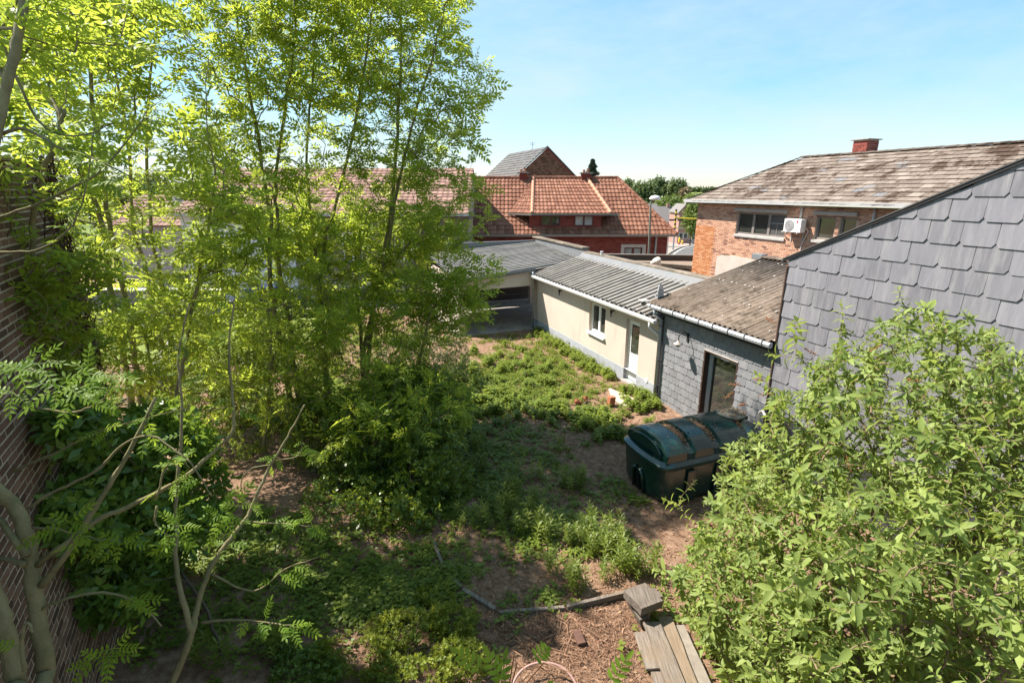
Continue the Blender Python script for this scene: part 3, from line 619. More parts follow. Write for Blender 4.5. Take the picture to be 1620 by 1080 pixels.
mb = MB(); mb.prism([(FL.x, FL.y, FZ+.004), (FR.x, FR.y, FZ+.004), (BRw.x+.3, BRw.y, FZ+.004), (BLw.x, BLw.y, FZ+.004)], (0, 0, .04)); mb.part('roof_deck', surf('gravel_roof', (.17, .125, .095), (.26, .20, .155), 12, .95, .8, 60, var=None), flat)
for k in range(6):
    a0, a1 = fL_*k/6+.004, fL_*(k+1)/6-.004; mb = MB(); mb.prism([Mu(a0, FZ+.046, -.05), Mu(a1, FZ+.046, -.05), Mu(a1, FZ+.046, .17), Mu(a0, FZ+.046, .17)], (0, 0, .05)); mb.part('coping', coping_mat, flat, bevel=.008)
bd = (BRw-BLw).normalized(); mb = MB(); mb.beam(BLw-bd*.5+Vector((0, 0, .06)), BRw+Vector((0, 0, .06)), .18, .30); mb.part('rear_parapet', plain('bitumen', (.06, .045, .038), .8), flat)
mb = MB(); mb.beam(BLw-bd*.5+Vector((0, 0, .235)), BRw+Vector((0, 0, .235)), .26, .045); mb.part('parapet_cap', plain('cap_grey', (.16, .14, .12), .7), flat, bevel=.01)
tq = Vector(Mu(fL_*.86, 2.05, 0)); mb = MB(); mb.tube([tq, tq+fn*.1, tq+fn*.1-Vector((0, 0, .14))], .03, 8); mb.part('wall_tap', zinc, flat)
# crumpled pale bag lying on the flat roof
bm = bmesh.new(); bmesh.ops.create_icosphere(bm, subdivisions=3, radius=.23); r_ = random.Random(3)
for v in bm.verts:
    p = v.co; k = 1+.22*math.sin(p.x*13+p.y*7)+.16*math.sin(p.z*17-p.x*11)+r_.uniform(-.05, .05); v.co = Vector((p.x*k*1.05, p.y*k*.9, max(-.13, p.z*k*.95)))
me = bpy.data.meshes.new('bag'); bm.to_mesh(me); bm.free(); bagp = G(1037, 420, FZ+.05)+Vector((0, 0, .16))
bag = link('sack', me, surf('sack_white', (.5, .45, .38), (.66, .61, .53), 6, .8, .3, var=None)); bag.location = bagp; tag(bag, 'crumpled whitish sack lying on the flat roof edge', 'sack')

# ---------------------------------------------------------------- brick house on the right
bh = thing('brick_house', 'two storey orange brick house with mossy slate roof and white eaves gutter', 'house', (17, 13, 0))
HC = 17.0; hA = (14.88, 17.38, 4.27, 5.18); hB = (12.86, 13.62, 4.34, 5.16); hB2 = (12.12, 12.72, 4.34, 5.16)
holes = [hA, hB, hB2]
mb = MB(); wall_sheet(mb, Ms(HC), 4, 19.85, -.3, 5.5, holes, .16); mb.poly([(HC, 19.85, -.3), (23, 19.85, -.3), (23, 19.85, 5.5), (HC, 19.85, 5.5)]); mb.part('wall', mortar, bh)
mb = MB(); mbf = MB(); r_ = random.Random(2)
for br in brick_list(9.0, 19.84, 2.2, 5.48, holes, seed=21):
    jag = 18.45+.12*(round(br[2]/.074) % 2)
    if br[0] > jag-.05 and br[3] < 4.55: brick_add(mbf, Ms(HC), br, .02)
    elif br[2] < 3.3 and 14.5 < br[0] and br[1] < 18.3: continue
    else: brick_add(mb, Ms(HC), br)
tag(mb.part('bricks', bricks_orange, bh), kind='stuff')
pier = mbf.part('repaired_bricks', bricks_fresh, bh); tag(pier, kind='stuff', label='fresh orange bricks toothed into the corner')
mb = MB()                                                        # corner return
for br in brick_list(17.02, 19.5, 2.3, 5.48, seed=22): brick_add(mb, lambda a, b, d: (a, 19.85-d, b), br)
tag(mb.part('corner_bricks', bricks_orange, bh), kind='stuff')
mb = MB(); mb.prism([(HC-.03, 18.28, 2.0), (HC-.03, 18.28, 3.22), (HC-.03, 17.4, 3.34), (HC-.03, 15.6, 3.28), (HC-.03, 14.2, 3.1), (HC-.03, 14.2, 2.0)], (.028, 0, 0)); mb.part('render_patch', surf('pale_render', (.42, .37, .32), (.5, .455, .4), 2.5, .9, .2, 40, var=None), bh)
fr = plain('frame_brown', (.20, .175, .16), .5)
window_at(bh, Ms(HC), *hA, .10, fr, [(0, .345), (.345, .66), (.66, 1)], .075, mull=.12, pm=[plain('flyscreen', (.075, .07, .068), .6), glass_dark, glass_dark], sill=.10, sillmat=grey_frame, sillout=.07)
mb = MB(); mb.box(HC+.085, HC+.1, 15.0, 15.75, 4.79, 4.81); mb.box(HC+.085, HC+.1, 15.35, 15.36, 4.36, 4.8); mb.part('screen_bar', grey_frame, bh)
for h in (hB, hB2): window_at(bh, Ms(HC), *h, .10, fr, [(0, 1)], .08, pm=glass_dark)
mb = MB(); mb.box(HC-.07, HC+.08, 12.05, 13.70, 4.24, 4.335); mb.part('sill', grey_frame, bh)
for (u0, u1) in ((14.83, 17.45), (12.08, 13.68)):
    mb = MB(); mb.prism([(HC-.02, u0, 5.19), (HC-.14, u0, 5.21), (HC-.15, u0, 5.29), (HC-.10, u0, 5.34), (HC-.02, u0, 5.34)], (0, u1-u0, 0)); mb.part('shutter_box', plain('box_grey', (.34, .315, .29), .5), bh)
for u_, z0 in ((14.23, 5.0), (11.55, 3.6), (10.9, 3.6)):
    mb = MB(); mb.tube([(HC-.06, u_, 5.5), (HC-.06, u_, z0)], .05, 10); mb.part('downpipe', plain('pipe_grey_%d' % int(u_*10), (.40, .385, .37), .6), bh, smooth=True)
mb = MB(); mb.prism([(16.56, 3.5, 5.52), (16.53, 3.5, 5.66), (16.60, 3.5, 5.66), (16.64, 3.5, 5.52)], (0, 16.85, 0)); mb.prism([(16.55, 20.20, 5.47), (16.55, 20.20, 5.66), (16.6, 20.36, 5.66), (16.6, 20.36, 5.47)], (6, 0, 0)); mb.part('eaves_gutter', white_paint, bh)
mb = MB(); mb.poly([(16.64, 3.5, 5.474), (16.64, 20.3, 5.474), (17.1, 20.3, 5.474), (17.1, 3.5, 5.474)]); mb.part('soffit', white_paint, bh)
RS, RZ, HU = 19.85, 7.38, 17.05
mb = MB(); e0 = (16.6, 20.33, 5.60)
mb.faces([(16.6, 3.5, 5.60), e0, (RS, HU, RZ-.02), (RS, 3.5, RZ-.02), (23.1, 20.33, 5.6), (23.1, 3.5, 5.6)], [(0, 1, 2, 3), (1, 4, 2), (2, 4, 5, 3)]); roof = mb.part('roof', slate_back, bh)
# slates on the long slope: the 300 that show largest are single pieces, the rest one mesh
slope = Vector((RS-16.6, 0, RZ-5.60)); SLn = slope.length; sdir = slope/SLn; nrm = Vector((-sdir.z, 0, sdir.x))
sl_rows = 14; rh = SLn/sl_rows; w_ = .36; base = BASE[bh.name]; cand = []; r_ = random.Random(14)
for j in range(sl_rows):
    a = 4.6+(w_/2 if j % 2 else 0)
    hi = 20.33-(20.33-HU)*(j+.5)/sl_rows
    while a+w_ < hi+.2:
        cand.append((a, j, min(w_, hi+.12-a))); a += w_
def seen(c): # how large it shows
    p = S(16.6+sdir.x*c[1]*rh, c[0], 5.6); return -(p.length)
def verge_vis(c):
    s_ = 16.6+sdir.x*c[1]*rh; z_ = 5.6+sdir.z*c[1]*rh; p = S(s_, c[0]+.2, z_)
    # hidden behind the near gable?
    k = GC/s_; u_ = (c[0]+.2)*k; z2 = CAM_H+(z_-CAM_H)*k
    return u_ > g0 or z2 > gz0+sl*(u_-g0)+.05
vis = [c for c in cand if verge_vis(c)]; vis.sort(key=seen, reverse=True); single = set(vis[:300])
def slate_pts(w): 
    e = .006; t = .014; L = rh*1.18
    return [(0, e, 0), (0, w-e, 0), (L, w-e, 0), (L, e, 0)], t
me_c = {}
stuffmb = MB()
for c in cand:
    a, j, w = c; o0 = Vector((16.6, a, 5.60))+sdir*(j*rh-.05)
    lift0, lift1 = .034+r_.uniform(-.004, .008), .006; L = rh*1.18+r_.uniform(-.015, .02); sk = r_.uniform(-.012, .012); e = .006; t = .016; ww = w-2*e
    q = [Vector((0, e, 0)), Vector((0, e+ww, 0)), Vector((1, e+ww, 0)), Vector((1, e, 0))]
    def pt(x, y, k): return sdir*(x*L+(sk*(y-e)/w if x == 0 else 0))+Vector((0, y, 0))+nrm*((lift0 if x == 0 else lift1)-k*t)
    top = [pt(v.x, v.y, 0) for v in q]; bot = [pt(v.x, v.y, 1) for v in q]; fs = [(0, 1, 2, 3), (0, 4, 5, 1), (1, 5, 6, 2), (3, 7, 4, 0)]
    if c in single and verge_vis(c):
        mm_ = MB(); mm_.faces(top+bot, fs); me = mm_.mesh('slate'); me.materials.append(slate_roof_o); o = link('slate', me, None, roof); o.location = o0-base
    else: stuffmb.faces([p+o0 for p in top+bot], fs, r_.random())
tag(stuffmb.part('far_slates', slate_roof, bh, parent=roof), kind='stuff')
mb = MB()                                                        # hip end and hip/ridge caps
hipd = (Vector((RS, HU, RZ))-Vector(e0)); 
for k in range(22):
    p = Vector(e0)+hipd*(k/22); q = Vector(e0)+hipd*((k+1.1)/22); mb.beam(p+Vector((0, 0, .03)), q+Vector((0, 0, .045)), .20, .035, t=r_.random())
for k in range(30):
    u_ = HU-k*.45; mb.beam((RS, u_+.02, RZ+.03), (RS, u_-.45, RZ+.045), .24, .05, t=r_.random()*.8)
mb.part('ridge_tiles', slate_roof, bh, parent=roof)
# chimney
mb = MB(); cx, cu = 20.1, 14.55
for f, args in (((lambda a, b, d: (a, cu-.28+d, b)), (cx-.3, cx+.3)), ((lambda a, b, d: (cx-.3+d, a, b)), (cu-.28, cu+.28))):
    for br in brick_list(*args, 7.1, 7.86, seed=31): brick_add(mb, f, br)
mb2 = MB(); mb2.box(cx-.3, cx+.3, cu-.28, cu+.28, 6.9, 7.86); ch = mb2.part('chimney', mortar, bh, parent=roof)
tag(mb.part('chimney_bricks', bricks_red, bh, parent=roof), kind='stuff')
mb = MB(); mb.box(cx-.38, cx+.38, cu-.36, cu+.36, 7.865, 7.90); mb.part('chimney_cap', concrete, bh, bevel=.01, parent=roof)
mb = MB(); mb.prism([(cx-.42, cu-.36, 7.2), (cx-.42, cu+.36, 7.2), (cx-.31, cu+.30, 7.36), (cx-.31, cu-.30, 7.36)], (.02, 0, 0)); mb.part('chimney_flashing', flash_grey, bh, parent=roof)

# air conditioner
acu = thing('air_conditioner', 'white air conditioner unit with round fan grille on the orange brick wall', 'air conditioner', (HC-.3, 14.35, 4.6))
mb = MB(); mb.box(HC-.36, HC-.10, 13.93, 14.66, 4.55, 5.03); mb.part('case', white_pvc, acu, bevel=.015)
mb = MB(); fc = (HC-.365, 14.41, 4.79)
for r0 in np.linspace(.05, .20, 8):
    pts = [(fc[0], fc[1]+r0*math.cos(a), fc[2]+r0*math.sin(a)) for a in np.linspace(0, 2*math.pi, 25)]; mb.tube(pts, .005, 4, cap=False)
for k in range(12):
    a = k*math.pi/6; mb.tube([(fc[0], fc[1]+.05*math.cos(a), fc[2]+.05*math.sin(a)), (fc[0], fc[1]+.205*math.cos(a+.5), fc[2]+.205*math.sin(a+.5))], .004, 4)
mb.part('fan_grille', plain('grille_grey', (.4, .4, .4), .5), acu)
mb = MB(); mb.lathe([(.005, -.001), (.21, -.001), (.21, .004), (.005, .004)], fc, 28, 'x'); mb.part('fan_recess', plain('fan_grey', (.22, .22, .22), .6), acu)
mb = MB(); mb.lathe([(.003, 0), (.04, 0), (.04, .006), (.003, .006)], (HC-.368, 14.09, 4.94), 20, 'x'); mb.part('logo_disc', plain('logo_red', (.5, .02, .06), .4), acu)
def lettering(txt, size, root, site_loc, mat, name='lettering', roty=None):
    cu_ = bpy.data.curves.new(name, 'FONT'); cu_.body = txt; cu_.size = size; cu_.extrude = .001; cu_.align_x = 'CENTER'
    tmp = bpy.data.objects.new('tmp', cu_); COL.objects.link(tmp); me = bpy.data.meshes.new_from_object(tmp.evaluated_get(bpy.context.evaluated_depsgraph_get()))
    bpy.data.objects.remove(tmp); bpy.data.curves.remove(cu_); me.name = name; me.materials.clear(); o = link(name, me, mat, root)
    o.location = Vector(site_loc)-BASE[root.name]; o.rotation_euler = (math.pi/2, 0, -math.pi/2); return o
lettering('LG', .075, acu, (HC-.366, 14.09, 4.83), plain('letter_grey', (.25, .24, .25), .5))
for u_ in (14.05, 14.55): mb = MB(); mb.box(HC-.37, HC-.0, u_-.02, u_+.02, 4.51, 4.545); mb.box(HC-.04, HC-.0, u_-.02, u_+.02, 4.2, 4.515); mb.part('bracket', grey_frame, acu)
mb = MB(); mb.tube([(HC-.2, 13.93, 4.72), (HC-.15, 13.86, 4.7), (HC-.05, 13.84, 4.6), (HC-.04, 14.05, 4.1), (HC-.04, 14.1, 3.2)], .018, 8); mb.part('pipe', white_paint, acu)
mb = MB(); mb.tube([(HC-.2, 14.79, 4.56), (HC-.15, 14.9, 4.53), (HC-.05, 14.95, 4.5)], .02, 8); mb.part('cable', white_paint, acu)

# ---------------------------------------------------------------- red brick house with tiled roof
rh_ = thing('red_house', 'red brick house with orange tiled hipped roof and wide dormer', 'house', (3, 32, 0), site=False)
ex0, ex1, ey, ez = -3.2, 9.95, 31.55, 3.50; ry, rz_ = 36.0, 6.86; rx1 = 7.05
wy = 32.0; rw = (6.95, 8.05, 1.55, 2.68)
mb = MB(); wall_sheet(mb, My(wy), -3.2, 9.58, -1, 3.5, [rw], .14); mb.poly([(9.58, wy, -1), (9.58, 40, -1.5), (9.58, 40, 3.5), (9.58, wy, 3.5)]); mb.part('wall', mortar_red, rh_)
mb = MB()
for br in brick_list(-1.0, 9.57, .9, 3.45, [(rw[0]-.22, rw[1]+.22, 1.4, rw[3]+.2)], L=.22, Hh=.064, J=.01, seed=41): brick_add(mb, My(wy), br, .008)
tag(mb.part('bricks', bricks_red, rh_), kind='stuff')
mb = MB(); st = plain('stone_surround', (.52, .44, .39), .8)
for q in ((rw[0]-.22, rw[0]+.0, 1.4, rw[3]), (rw[1], rw[1]+.22, 1.4, rw[3]), (rw[0]-.22, rw[1]+.22, rw[3], rw[3]+.2)): mb.box(q[0], q[1], wy-.05, wy+.1, q[2]+.002, q[3]-.002)
mb.part('window_surround', st, rh_, bevel=.01)
red_frame = plain('red_frame', (.13, .03, .025), .5)
window_at(rh_, My(wy), *rw, .08, red_frame, [(0, .5), (.5, 1)], .07, mull=.14, pm=[glass_curtain, glass_curtain])
def bar_tiles(mb, P0, P1, Q0, Q1, cols, rows, h=.035, seed=1, inside=None):
    """hump tiles laid on the quad P0-P1 (eave) Q0-Q1 (top)"""
    P0, P1, Q0, Q1 = map(Vector, (P0, P1, Q0, Q1)); n = (P1-P0).cross(Q0-P0).normalized(); r2 = random.Random(seed)
    if n.z < 0: n = -n
    def pt(a, b): return P0.lerp(P1, a).lerp(Q0.lerp(Q1, a), b)
    for j in range(rows):
        for i in range(cols):
            a0, a1 = i/cols, (i+1)/cols; b0, b1 = j/rows, (j+1.12)/rows
            if inside and not inside((a0+a1)/2, (j+.5)/rows): continue
            am = a0+(a1-a0)*.55; tt = r2.random(); u0, u1 = h*1.25, h*.35
            pr = [(a0, 0.), (a0+(a1-a0)*.25, .15), (a0+(a1-a0)*.5, .9), (a0+(a1-a0)*.75, 1.), (a1-.0005, .35)]
            fr_ = [pt(a, b0)+n*(u0+g*h) for a, g in pr]; bk = [pt(a, b1)+n*(u1+g*h*.8-h*.3) for a, g in pr]; lo = [pt(a, b0)-n*.01 for a, g in pr]
            k = len(pr); mb.faces(fr_+bk+lo, [(q, q+1, k+q+1, k+q) for q in range(k-1)]+[(2*k+q, 2*k+q+1, q+1, q) for q in range(k-1)], tt)
mb = MB(); mb.faces([(ex0, ey, ez-.03), (ex1, ey, ez-.03), (rx1, ry, rz_-.03), (ex0, ry, rz_-.03), (ex1, 40.5, ez-.03), (ex0, 40.5, ez-.03)], [(0, 1, 2, 3), (1, 4, 2), (2, 4, 5, 3)]); rroof = mb.part('roof', plain('roof_felt', (.12, .06, .04), .9), rh_)
W_ = ex1-ex0
def in_main(a, b): return a*W_+ex0 < ex1-(ex1-rx1)*b+.05
mb = MB(); bar_tiles(mb, (ex0, ey, ez), (ex1, ey, ez), (ex0, ry, rz_), (ex1, ry, rz_), 53, 14, seed=5, inside=in_main)
tag(mb.part('roof_tiles', tile_red, rh_, parent=rroof), kind='stuff')
mb = MB(); r2 = random.Random(9)
def caps(mb, A, B, n, r=.12):
    A, B = Vector(A), Vector(B)
    for k in range(n):
        p, q = A.lerp(B, k/n), A.lerp(B, (k+1.08)/n); mb.tube([p, q], [r*1.06, r*.9], 8, r2.random())
caps(mb, (ex1, ey, ez+.03), (rx1, ry, rz_+.03), 16); caps(mb, (rx1, ry, rz_+.02), (ex0, ry, rz_+.02), 30)
mb.part('ridge_tiles', tile_red, rh_, parent=rroof)
# dormer
dA, dB, dC = (1.42, ry, rz_-.05), (1.2, 31.72, 4.72), (-.15, 33.1, 4.72); dD, dE, dF = (5.02, ry, rz_-.05), (5.95, 31.72, 4.72), (6.5, 33.1, 4.72)
dorm = None
mb = MB(); mb.faces([Vector(p)-Vector((0, 0, .04)) for p in (dA, dB, dC, dD, dE, dF)], [(1, 4, 3, 0), (2, 1, 0), (4, 5, 3)]); mb.box(1.05, 5.45, 32.05, 34.0, 3.4, 4.67); dorm = mb.part('dormer', mortar_red, rh_)
mb = MB(); bar_tiles(mb, dB, dE, dA, dD, 19, 10, seed=6); bar_tiles(mb, dC, dB, dA, dA, 6, 10, seed=7, h=.03); bar_tiles(mb, dE, dF, dD, dD, 5, 10, seed=8, h=.03)
tag(mb.part('dormer_tiles', tile_red, rh_, parent=dorm), kind='stuff')
mb = MB(); caps(mb, Vector(dB)+Vector((0, 0, .05)), Vector(dA)+Vector((0, 0, .08)), 10, .1); caps(mb, Vector(dE)+Vector((0, 0, .05)), Vector(dD)+Vector((0, 0, .08)), 10, .1); mb.part('dormer_hips', plain('hip_tile', (.48, .24, .15), .8), rh_, parent=dorm)
mb = MB(); mb.beam(Vector(dC)+Vector((-.1, -.06, -.06)), Vector(dB)+Vector((0, -.08, -.06)), .1, .1); mb.beam(Vector(dB)+Vector((-.05, -.08, -.05)), Vector(dE)+Vector((.5, -.08, -.05)), .12, .1); mb.part('dormer_gutter', plain('gutter_grey', (.2, .175, .15), .6), rh_, parent=dorm)
mb = MB()
dw = [(1.78, 2.95, 3.98, 4.60), (3.80, 4.95, 3.98, 4.60)]
for br in brick_list(1.06, 5.44, 3.75, 4.66, dw, seed=43): brick_add(mb, My(32.05), br, .008)
tag(mb.part('dormer_bricks', bricks_red, rh_, parent=dorm), kind='stuff')
for k, q in enumerate(dw): window_at(rh_, My(32.03), *q, -.01, red_frame, [(0, .5), (.5, 1)], .06, mull=.1, pm=[glass_dark, glass_dark] if k == 0 else [glass_curtain, glass_curtain])
mb = MB(); mb.prism([(ex0, ey-.12, ez-.12), (ex0, ey-.13, ez+.02), (ex0, ey+.02, ez+.02), (ex0, ey+.02, ez-.12)], (W_+.1, 0, 0)); mb.box(ex0, ex1-.2, ey+.02, wy, ez-.13, ez-.09); mb.part('gutter', plain('gutter_brown', (.26, .2, .165), .6), rh_)
mb = MB(); mb.tube([(8.85, wy-.08, 3.4), (8.85, wy-.08, -.5)], .06, 10); mb.part('downpipe', grey_frame, rh_)
for cx, cw, hh in ((.75, .5, .55), (4.95, .62, .5)):
    mb = MB(); mb.box(cx-cw/2, cx+cw/2, 35.75, 36.3, 6.5, rz_+hh*.55); c_ = mb.part('chimney', bricks_red, rh_, parent=rroof)
    mb = MB(); mb.box(cx-cw/2-.12, cx+cw/2+.12, 35.65, 36.4, rz_+hh*.56, rz_+hh*.56+.07); mb.part('chimney_cap', concrete, rh_, parent=rroof)
    mb = MB()
    for q in (-.14, .12): mb.lathe([(.09, 0), (.08, .2+q*.3), (.1, .22+q*.3)], (cx+q, 36.02, rz_+hh*.56+.072), 10)
    mb.part('chimney_pots', plain('pot_clay', (.3, .12, .075), .8), rh_, parent=rroof)

# house with gable behind
gh = thing('gabled_house', 'tall brick house gable with dark grey roof rising behind the orange roof', 'house', (3.2, 50, 0), site=False)
ap = Y(866, 234, 50); gl = Y(818, 279, 50); gr = Y(911, 281, 50); k_ = (ap.z-gl.z)/(ap.x-gl.x); k2 = (ap.z-gr.z)/(gr.x-ap.x); zb = 4.5
L_ = Vector((ap.x-(ap.z-zb)/k_, 50, zb)); R_ = Vector((ap.x+(ap.z-zb)/k2, 50, zb))
mb = MB(); mb.prism([L_, R_, (R_.x, 50, -2), (L_.x, 50, -2)], (0, 9, 0)); mb.prism([L_, (ap.x, 50, ap.z), R_], (0, 9, 0)); mb.part('wall', mortar_red, gh)
mb = MB()
for br in brick_list(L_.x, R_.x, 4.6, ap.z, keep=lambda a, b: b < ap.z-.1-(k_*(ap.x-a) if a < ap.x else k2*(a-ap.x)), L=.22, Hh=.1, J=.012, seed=51): brick_add(mb, My(50), br, .006)
tag(mb.part('bricks', bricks_brown, gh), kind='stuff')
dv = Vector((-3.6, 9.5, 0)); mb = MB(); a0 = Vector((ap.x, 49.8, ap.z+.06)); l0 = a0+(L_-Vector((ap.x, 50, ap.z)))*1.03
bar_tiles(mb, l0+dv, l0, a0+dv, a0, 30, 22, h=.03, seed=12)
groof = mb.part('roof', tile_grey, gh); tag(groof, kind='stuff')
mb = MB(); r0 = a0+(R_-Vector((ap.x, 50, ap.z)))*1.03; mb.prism([a0, r0, r0+Vector((0, 0, .1)), a0+Vector((0, 0, .12))], (0, 9.5, 0)); mb.prism([a0, l0, l0+Vector((0, 0, .12)), a0+Vector((0, 0, .12))], (0, .12, 0)); mb.part('verge', dark_zinc, gh)
mb = MB(); q = a0+dv*.35; mb.tube([q, q+Vector((0, 0, .7))], .02, 5); mb.tube([q+Vector((-.3, 0, .6)), q+Vector((.3, 0, .6))], .015, 5); mb.tube([q+Vector((-.2, 0, .45)), q+Vector((.2, 0, .45))], .015, 5); mb.part('aerial', dark_zinc, gh)

# long house with brown roof on the left behind the trees
lh = thing('long_house', 'long low house with pinkish brown tiled roof behind the trees', 'house', (-10, 29, 0), site=False)
lx0, lx1, ly, lz = -18.6, -2.35, 28.6, 4.85; lry, lrz = 33.2, 7.35
mb = MB(); wh = [(-9.5, -8.4, 2.2, 3.8), (-6.6, -5.6, 2.2, 3.8)]
wall_sheet(mb, My(29), -12.2, -2.4, -.5, 4.85, wh, .12); mb.poly([(-2.4, 29, -.5), (-2.4, 37, -.5), (-2.4, 37, 4.85), (-2.4, lry, lrz-.1), (-2.4, 29, 4.85)]); mb.part('brick_wall', mortar_old, lh)
mb = MB(); 
for br in brick_list(-12.2, -2.42, 1.2, 4.8, wh, L=.22, Hh=.066, J=.012, seed=61): brick_add(mb, My(29), br, .008)
tag(mb.part('bricks', ramp_surf('bricks_greybrown', [(0, (.14, .1, .085)), (1, (.27, .21, .18))], 50, .9, .2), lh), kind='stuff')
mb = MB(); mb.box(-18.3, -12.2, 28.98, 36, -.5, 4.8); mb.part('white_wall', plain('lime_white', (.66, .64, .66), .9, .1), lh)
for q in wh: window_at(lh, My(29), *q, .08, white_pvc, [(0, .5), (.5, 1)], .08, mull=.1)
mb = MB(); mb.faces([(lx0, ly, lz-.05), (lx1, ly, lz-.05), (lx1, lry, lrz-.05), (lx0+.9, lry, lrz-.05), (lx1, 37.8, lz), (lx0, 37.8, lz)], [(0, 1, 2, 3), (3, 2, 4, 5)]); lroof = mb.part('roof', plain('roof_felt_b', (.12, .09, .08), .9), lh)
mb = MB(); bar_tiles(mb, (lx0, ly, lz), (lx1, ly, lz), (lx0+.9, lry, lrz), (lx1, lry, lrz), 50, 15, h=.022, seed=15); tag(mb.part('roof_tiles', tile_brown, lh, parent=lroof), kind='stuff')
mb = MB(); mb.box(lx0, lx1, ly-.12, ly+.02, lz-.14, lz-.01); mb.part('gutter', grey_frame, lh)
mb = MB(); mb.tube([(-11.4, 28.9, 4.7), (-11.4, 28.9, 0)], .09, 10); mb.part('downpipe', white_paint, lh)
mb = MB(); mb.box(lx1-.02, lx1+.06, ly+.1, lry, lz-.3, lz+.0); mb.part('verge', dark_zinc, lh)

# small house further left, far side of the yard
sh = thing('small_house', 'small house with brown roof at far left behind thin trunks', 'house', (-21, 33, 0), site=False)
mb = MB(); mb.box(-25.5, -18.9, 33, 39, -.5, 3.9); mb.part('wall', plain('wall_mauve', (.32, .29, .30), .9), sh)
mb = MB(); mb.faces([(-25.9, 32.6, 3.9), (-18.7, 32.6, 3.9), (-19.2, 36, 5.7), (-25.2, 36, 5.7), (-18.7, 39.4, 3.9), (-25.9, 39.4, 3.9)], [(0, 1, 2, 3), (1, 4, 2), (2, 4, 5, 3), (3, 5, 0)]); sr = mb.part('roof', plain('roof_felt_c', (.2, .12, .09), .9), sh)
mb = MB(); bar_tiles(mb, (-25.9, 32.6, 3.95), (-18.7, 32.6, 3.95), (-25.2, 36, 5.75), (-19.2, 36, 5.75), 26, 10, h=.025, seed=16); tag(mb.part('roof_tiles', tile_brown, sh, parent=sr), kind='stuff')
mb = MB(); mb.box(-22.0, -21.5, 34.4, 34.9, 4.6, 5.75); mb.part('chimney', white_paint, sh)

# ---------------------------------------------------------------- left: tall brick wall
LW = R(29.0)                                                     # its own axis
def LWp(a, d, z): return Vector((-.485*a+.8746*(-1.89+d)*1.0, .8746*a+.485*(-1.89+d), z))   # a along (away), d to the right of the face
lw = thing('brick_wall', 'tall weathered brown brick wall at the left edge', 'wall', (0, 0, 0), site=False)
AE = 9.02; zt = 6.36
Ml = lambda a, b, d: tuple(LWp(a, -d, b))
mb = MB(); mb.poly([LWp(-1, 0, -.3), LWp(AE, 0, -.3), LWp(AE, 0, zt), LWp(-1, 0, zt)]); mb.poly([LWp(AE, 0, -.3), LWp(AE, -.45, -.3), LWp(AE, -.45, zt), LWp(AE, 0, zt)]); mb.poly([LWp(AE, -.45, -.3), LWp(-1, -.45, -.3), LWp(-1, -.45, zt), LWp(AE, -.45, zt)]); mb.poly([LWp(-1, 0, zt), LWp(AE, 0, zt), LWp(AE, -.45, zt), LWp(-1, -.45, zt)]); mb.part('mortar', mortar_old, lw)
bl = brick_list(2.6, AE, .1, zt, L=.20, Hh=.056, J=.021, seed=71)
def bpx(b):
    p = LWp((b[0]+b[1])/2, 0, (b[2]+b[3])/2)-Vector((0, 0, CAM_H)); zc = p.y*_cp-p.z*_sp; yc = p.y*_sp+p.z*_cp
    return (810+810*p.x/zc, 540-810*yc/zc, zc) if zc > .1 else (-999, 0, 99)
inview = []
for b in bl:
    x, y, zc = bpx(b)
    if 5 < x < 170 and 235 < y < 1075: inview.append((zc, b))
inview.sort(); singles = set(b for _, b in inview[:300]); mb = MB()
for b in bl:
    if b in singles:
        m1 = MB(); brick_add(m1, Ml, b, .004); m1.part('brick', bricks_brown_o, lw)
    else: brick_add(mb, Ml, b, .004)
for br in brick_list(0, .45, .1, zt, L=.20, Hh=.058, J=.018, seed=72): brick_add(mb, lambda a, b, d: tuple(LWp(AE-d, -a, b)), br)
tag(mb.part('bricks', bricks_brown, lw), kind='stuff')
mb = MB(); q = []
for k in range(60):
    a = -.5+k*.165; w = .02*math.cos(k*math.pi); q.append((a, w))
i0 = len(mb.v)
for a, w in q: mb.v.append(tuple(LWp(a, .12, zt+.05+w)))
for a, w in q: mb.v.append(tuple(LWp(a, -2.6, zt+.75+w)))
for k in range(len(q)-1): mb.f.append((k, k+1, len(q)+k+1, len(q)+k)); mb.t.append(0)
o = mb.part('roof_sheet', surf('blue_grey_sheet', (.30, .34, .40), (.40, .45, .5), 3, .5, .05, var=None), lw); so = o.modifiers.new('s', 'SOLIDIFY'); so.thickness = .012
# ---------------------------------------------------------------- street
def GT(px, py, add=0.):
    r = ray(px, py); t = 5.
    while t < 3000:
        p = r*t+Vector((0, 0, CAM_H))
        if p.z <= float(far_z(p.x, p.y))+add: return p
        t *= 1.004
    return p
def strip(name, left, right, lift, mat, kind='structure'):
    """ribbon between two polylines of (x,y), following the ground"""
    V = []; n = len(left)
    for (a, b) in zip(left, right):
        for q in (a, b): V.append((q[0], q[1], float(far_z(q[0], q[1]))+lift))
    F = [(2*i, 2*i+1, 2*i+3, 2*i+2) for i in range(n-1)]
    o = link(name, np_mesh(name, np.array(V), np.array(F)), mat); tag(o, kind=kind); return o
A0, A1 = GT(1056, 405), GT(1101, 381); rd = (A1-A0); rd.z = 0; rd.normalize(); rp = Vector((rd.y, -rd.x, 0))
def rline(off, t0=-25, t1=150, n=60): return [((A0+rd*t+rp*off).x, (A0+rd*t+rp*off).y) for t in np.linspace(t0, t1, n)]
strip('road', rline(0), rline(8.2), .03, asphalt)
pav = strip('pavement', rline(-6.5), rline(-.15), .12, paving)
strip('kerb', rline(-.15), rline(.0), .13, concrete)
mk = strip('edge_line', rline(.35), rline(.52), .05, line_paint); mk2 = strip('centre_line', rline(4.2, -25, 26), rline(4.38, -25, 26), .05, line_paint)
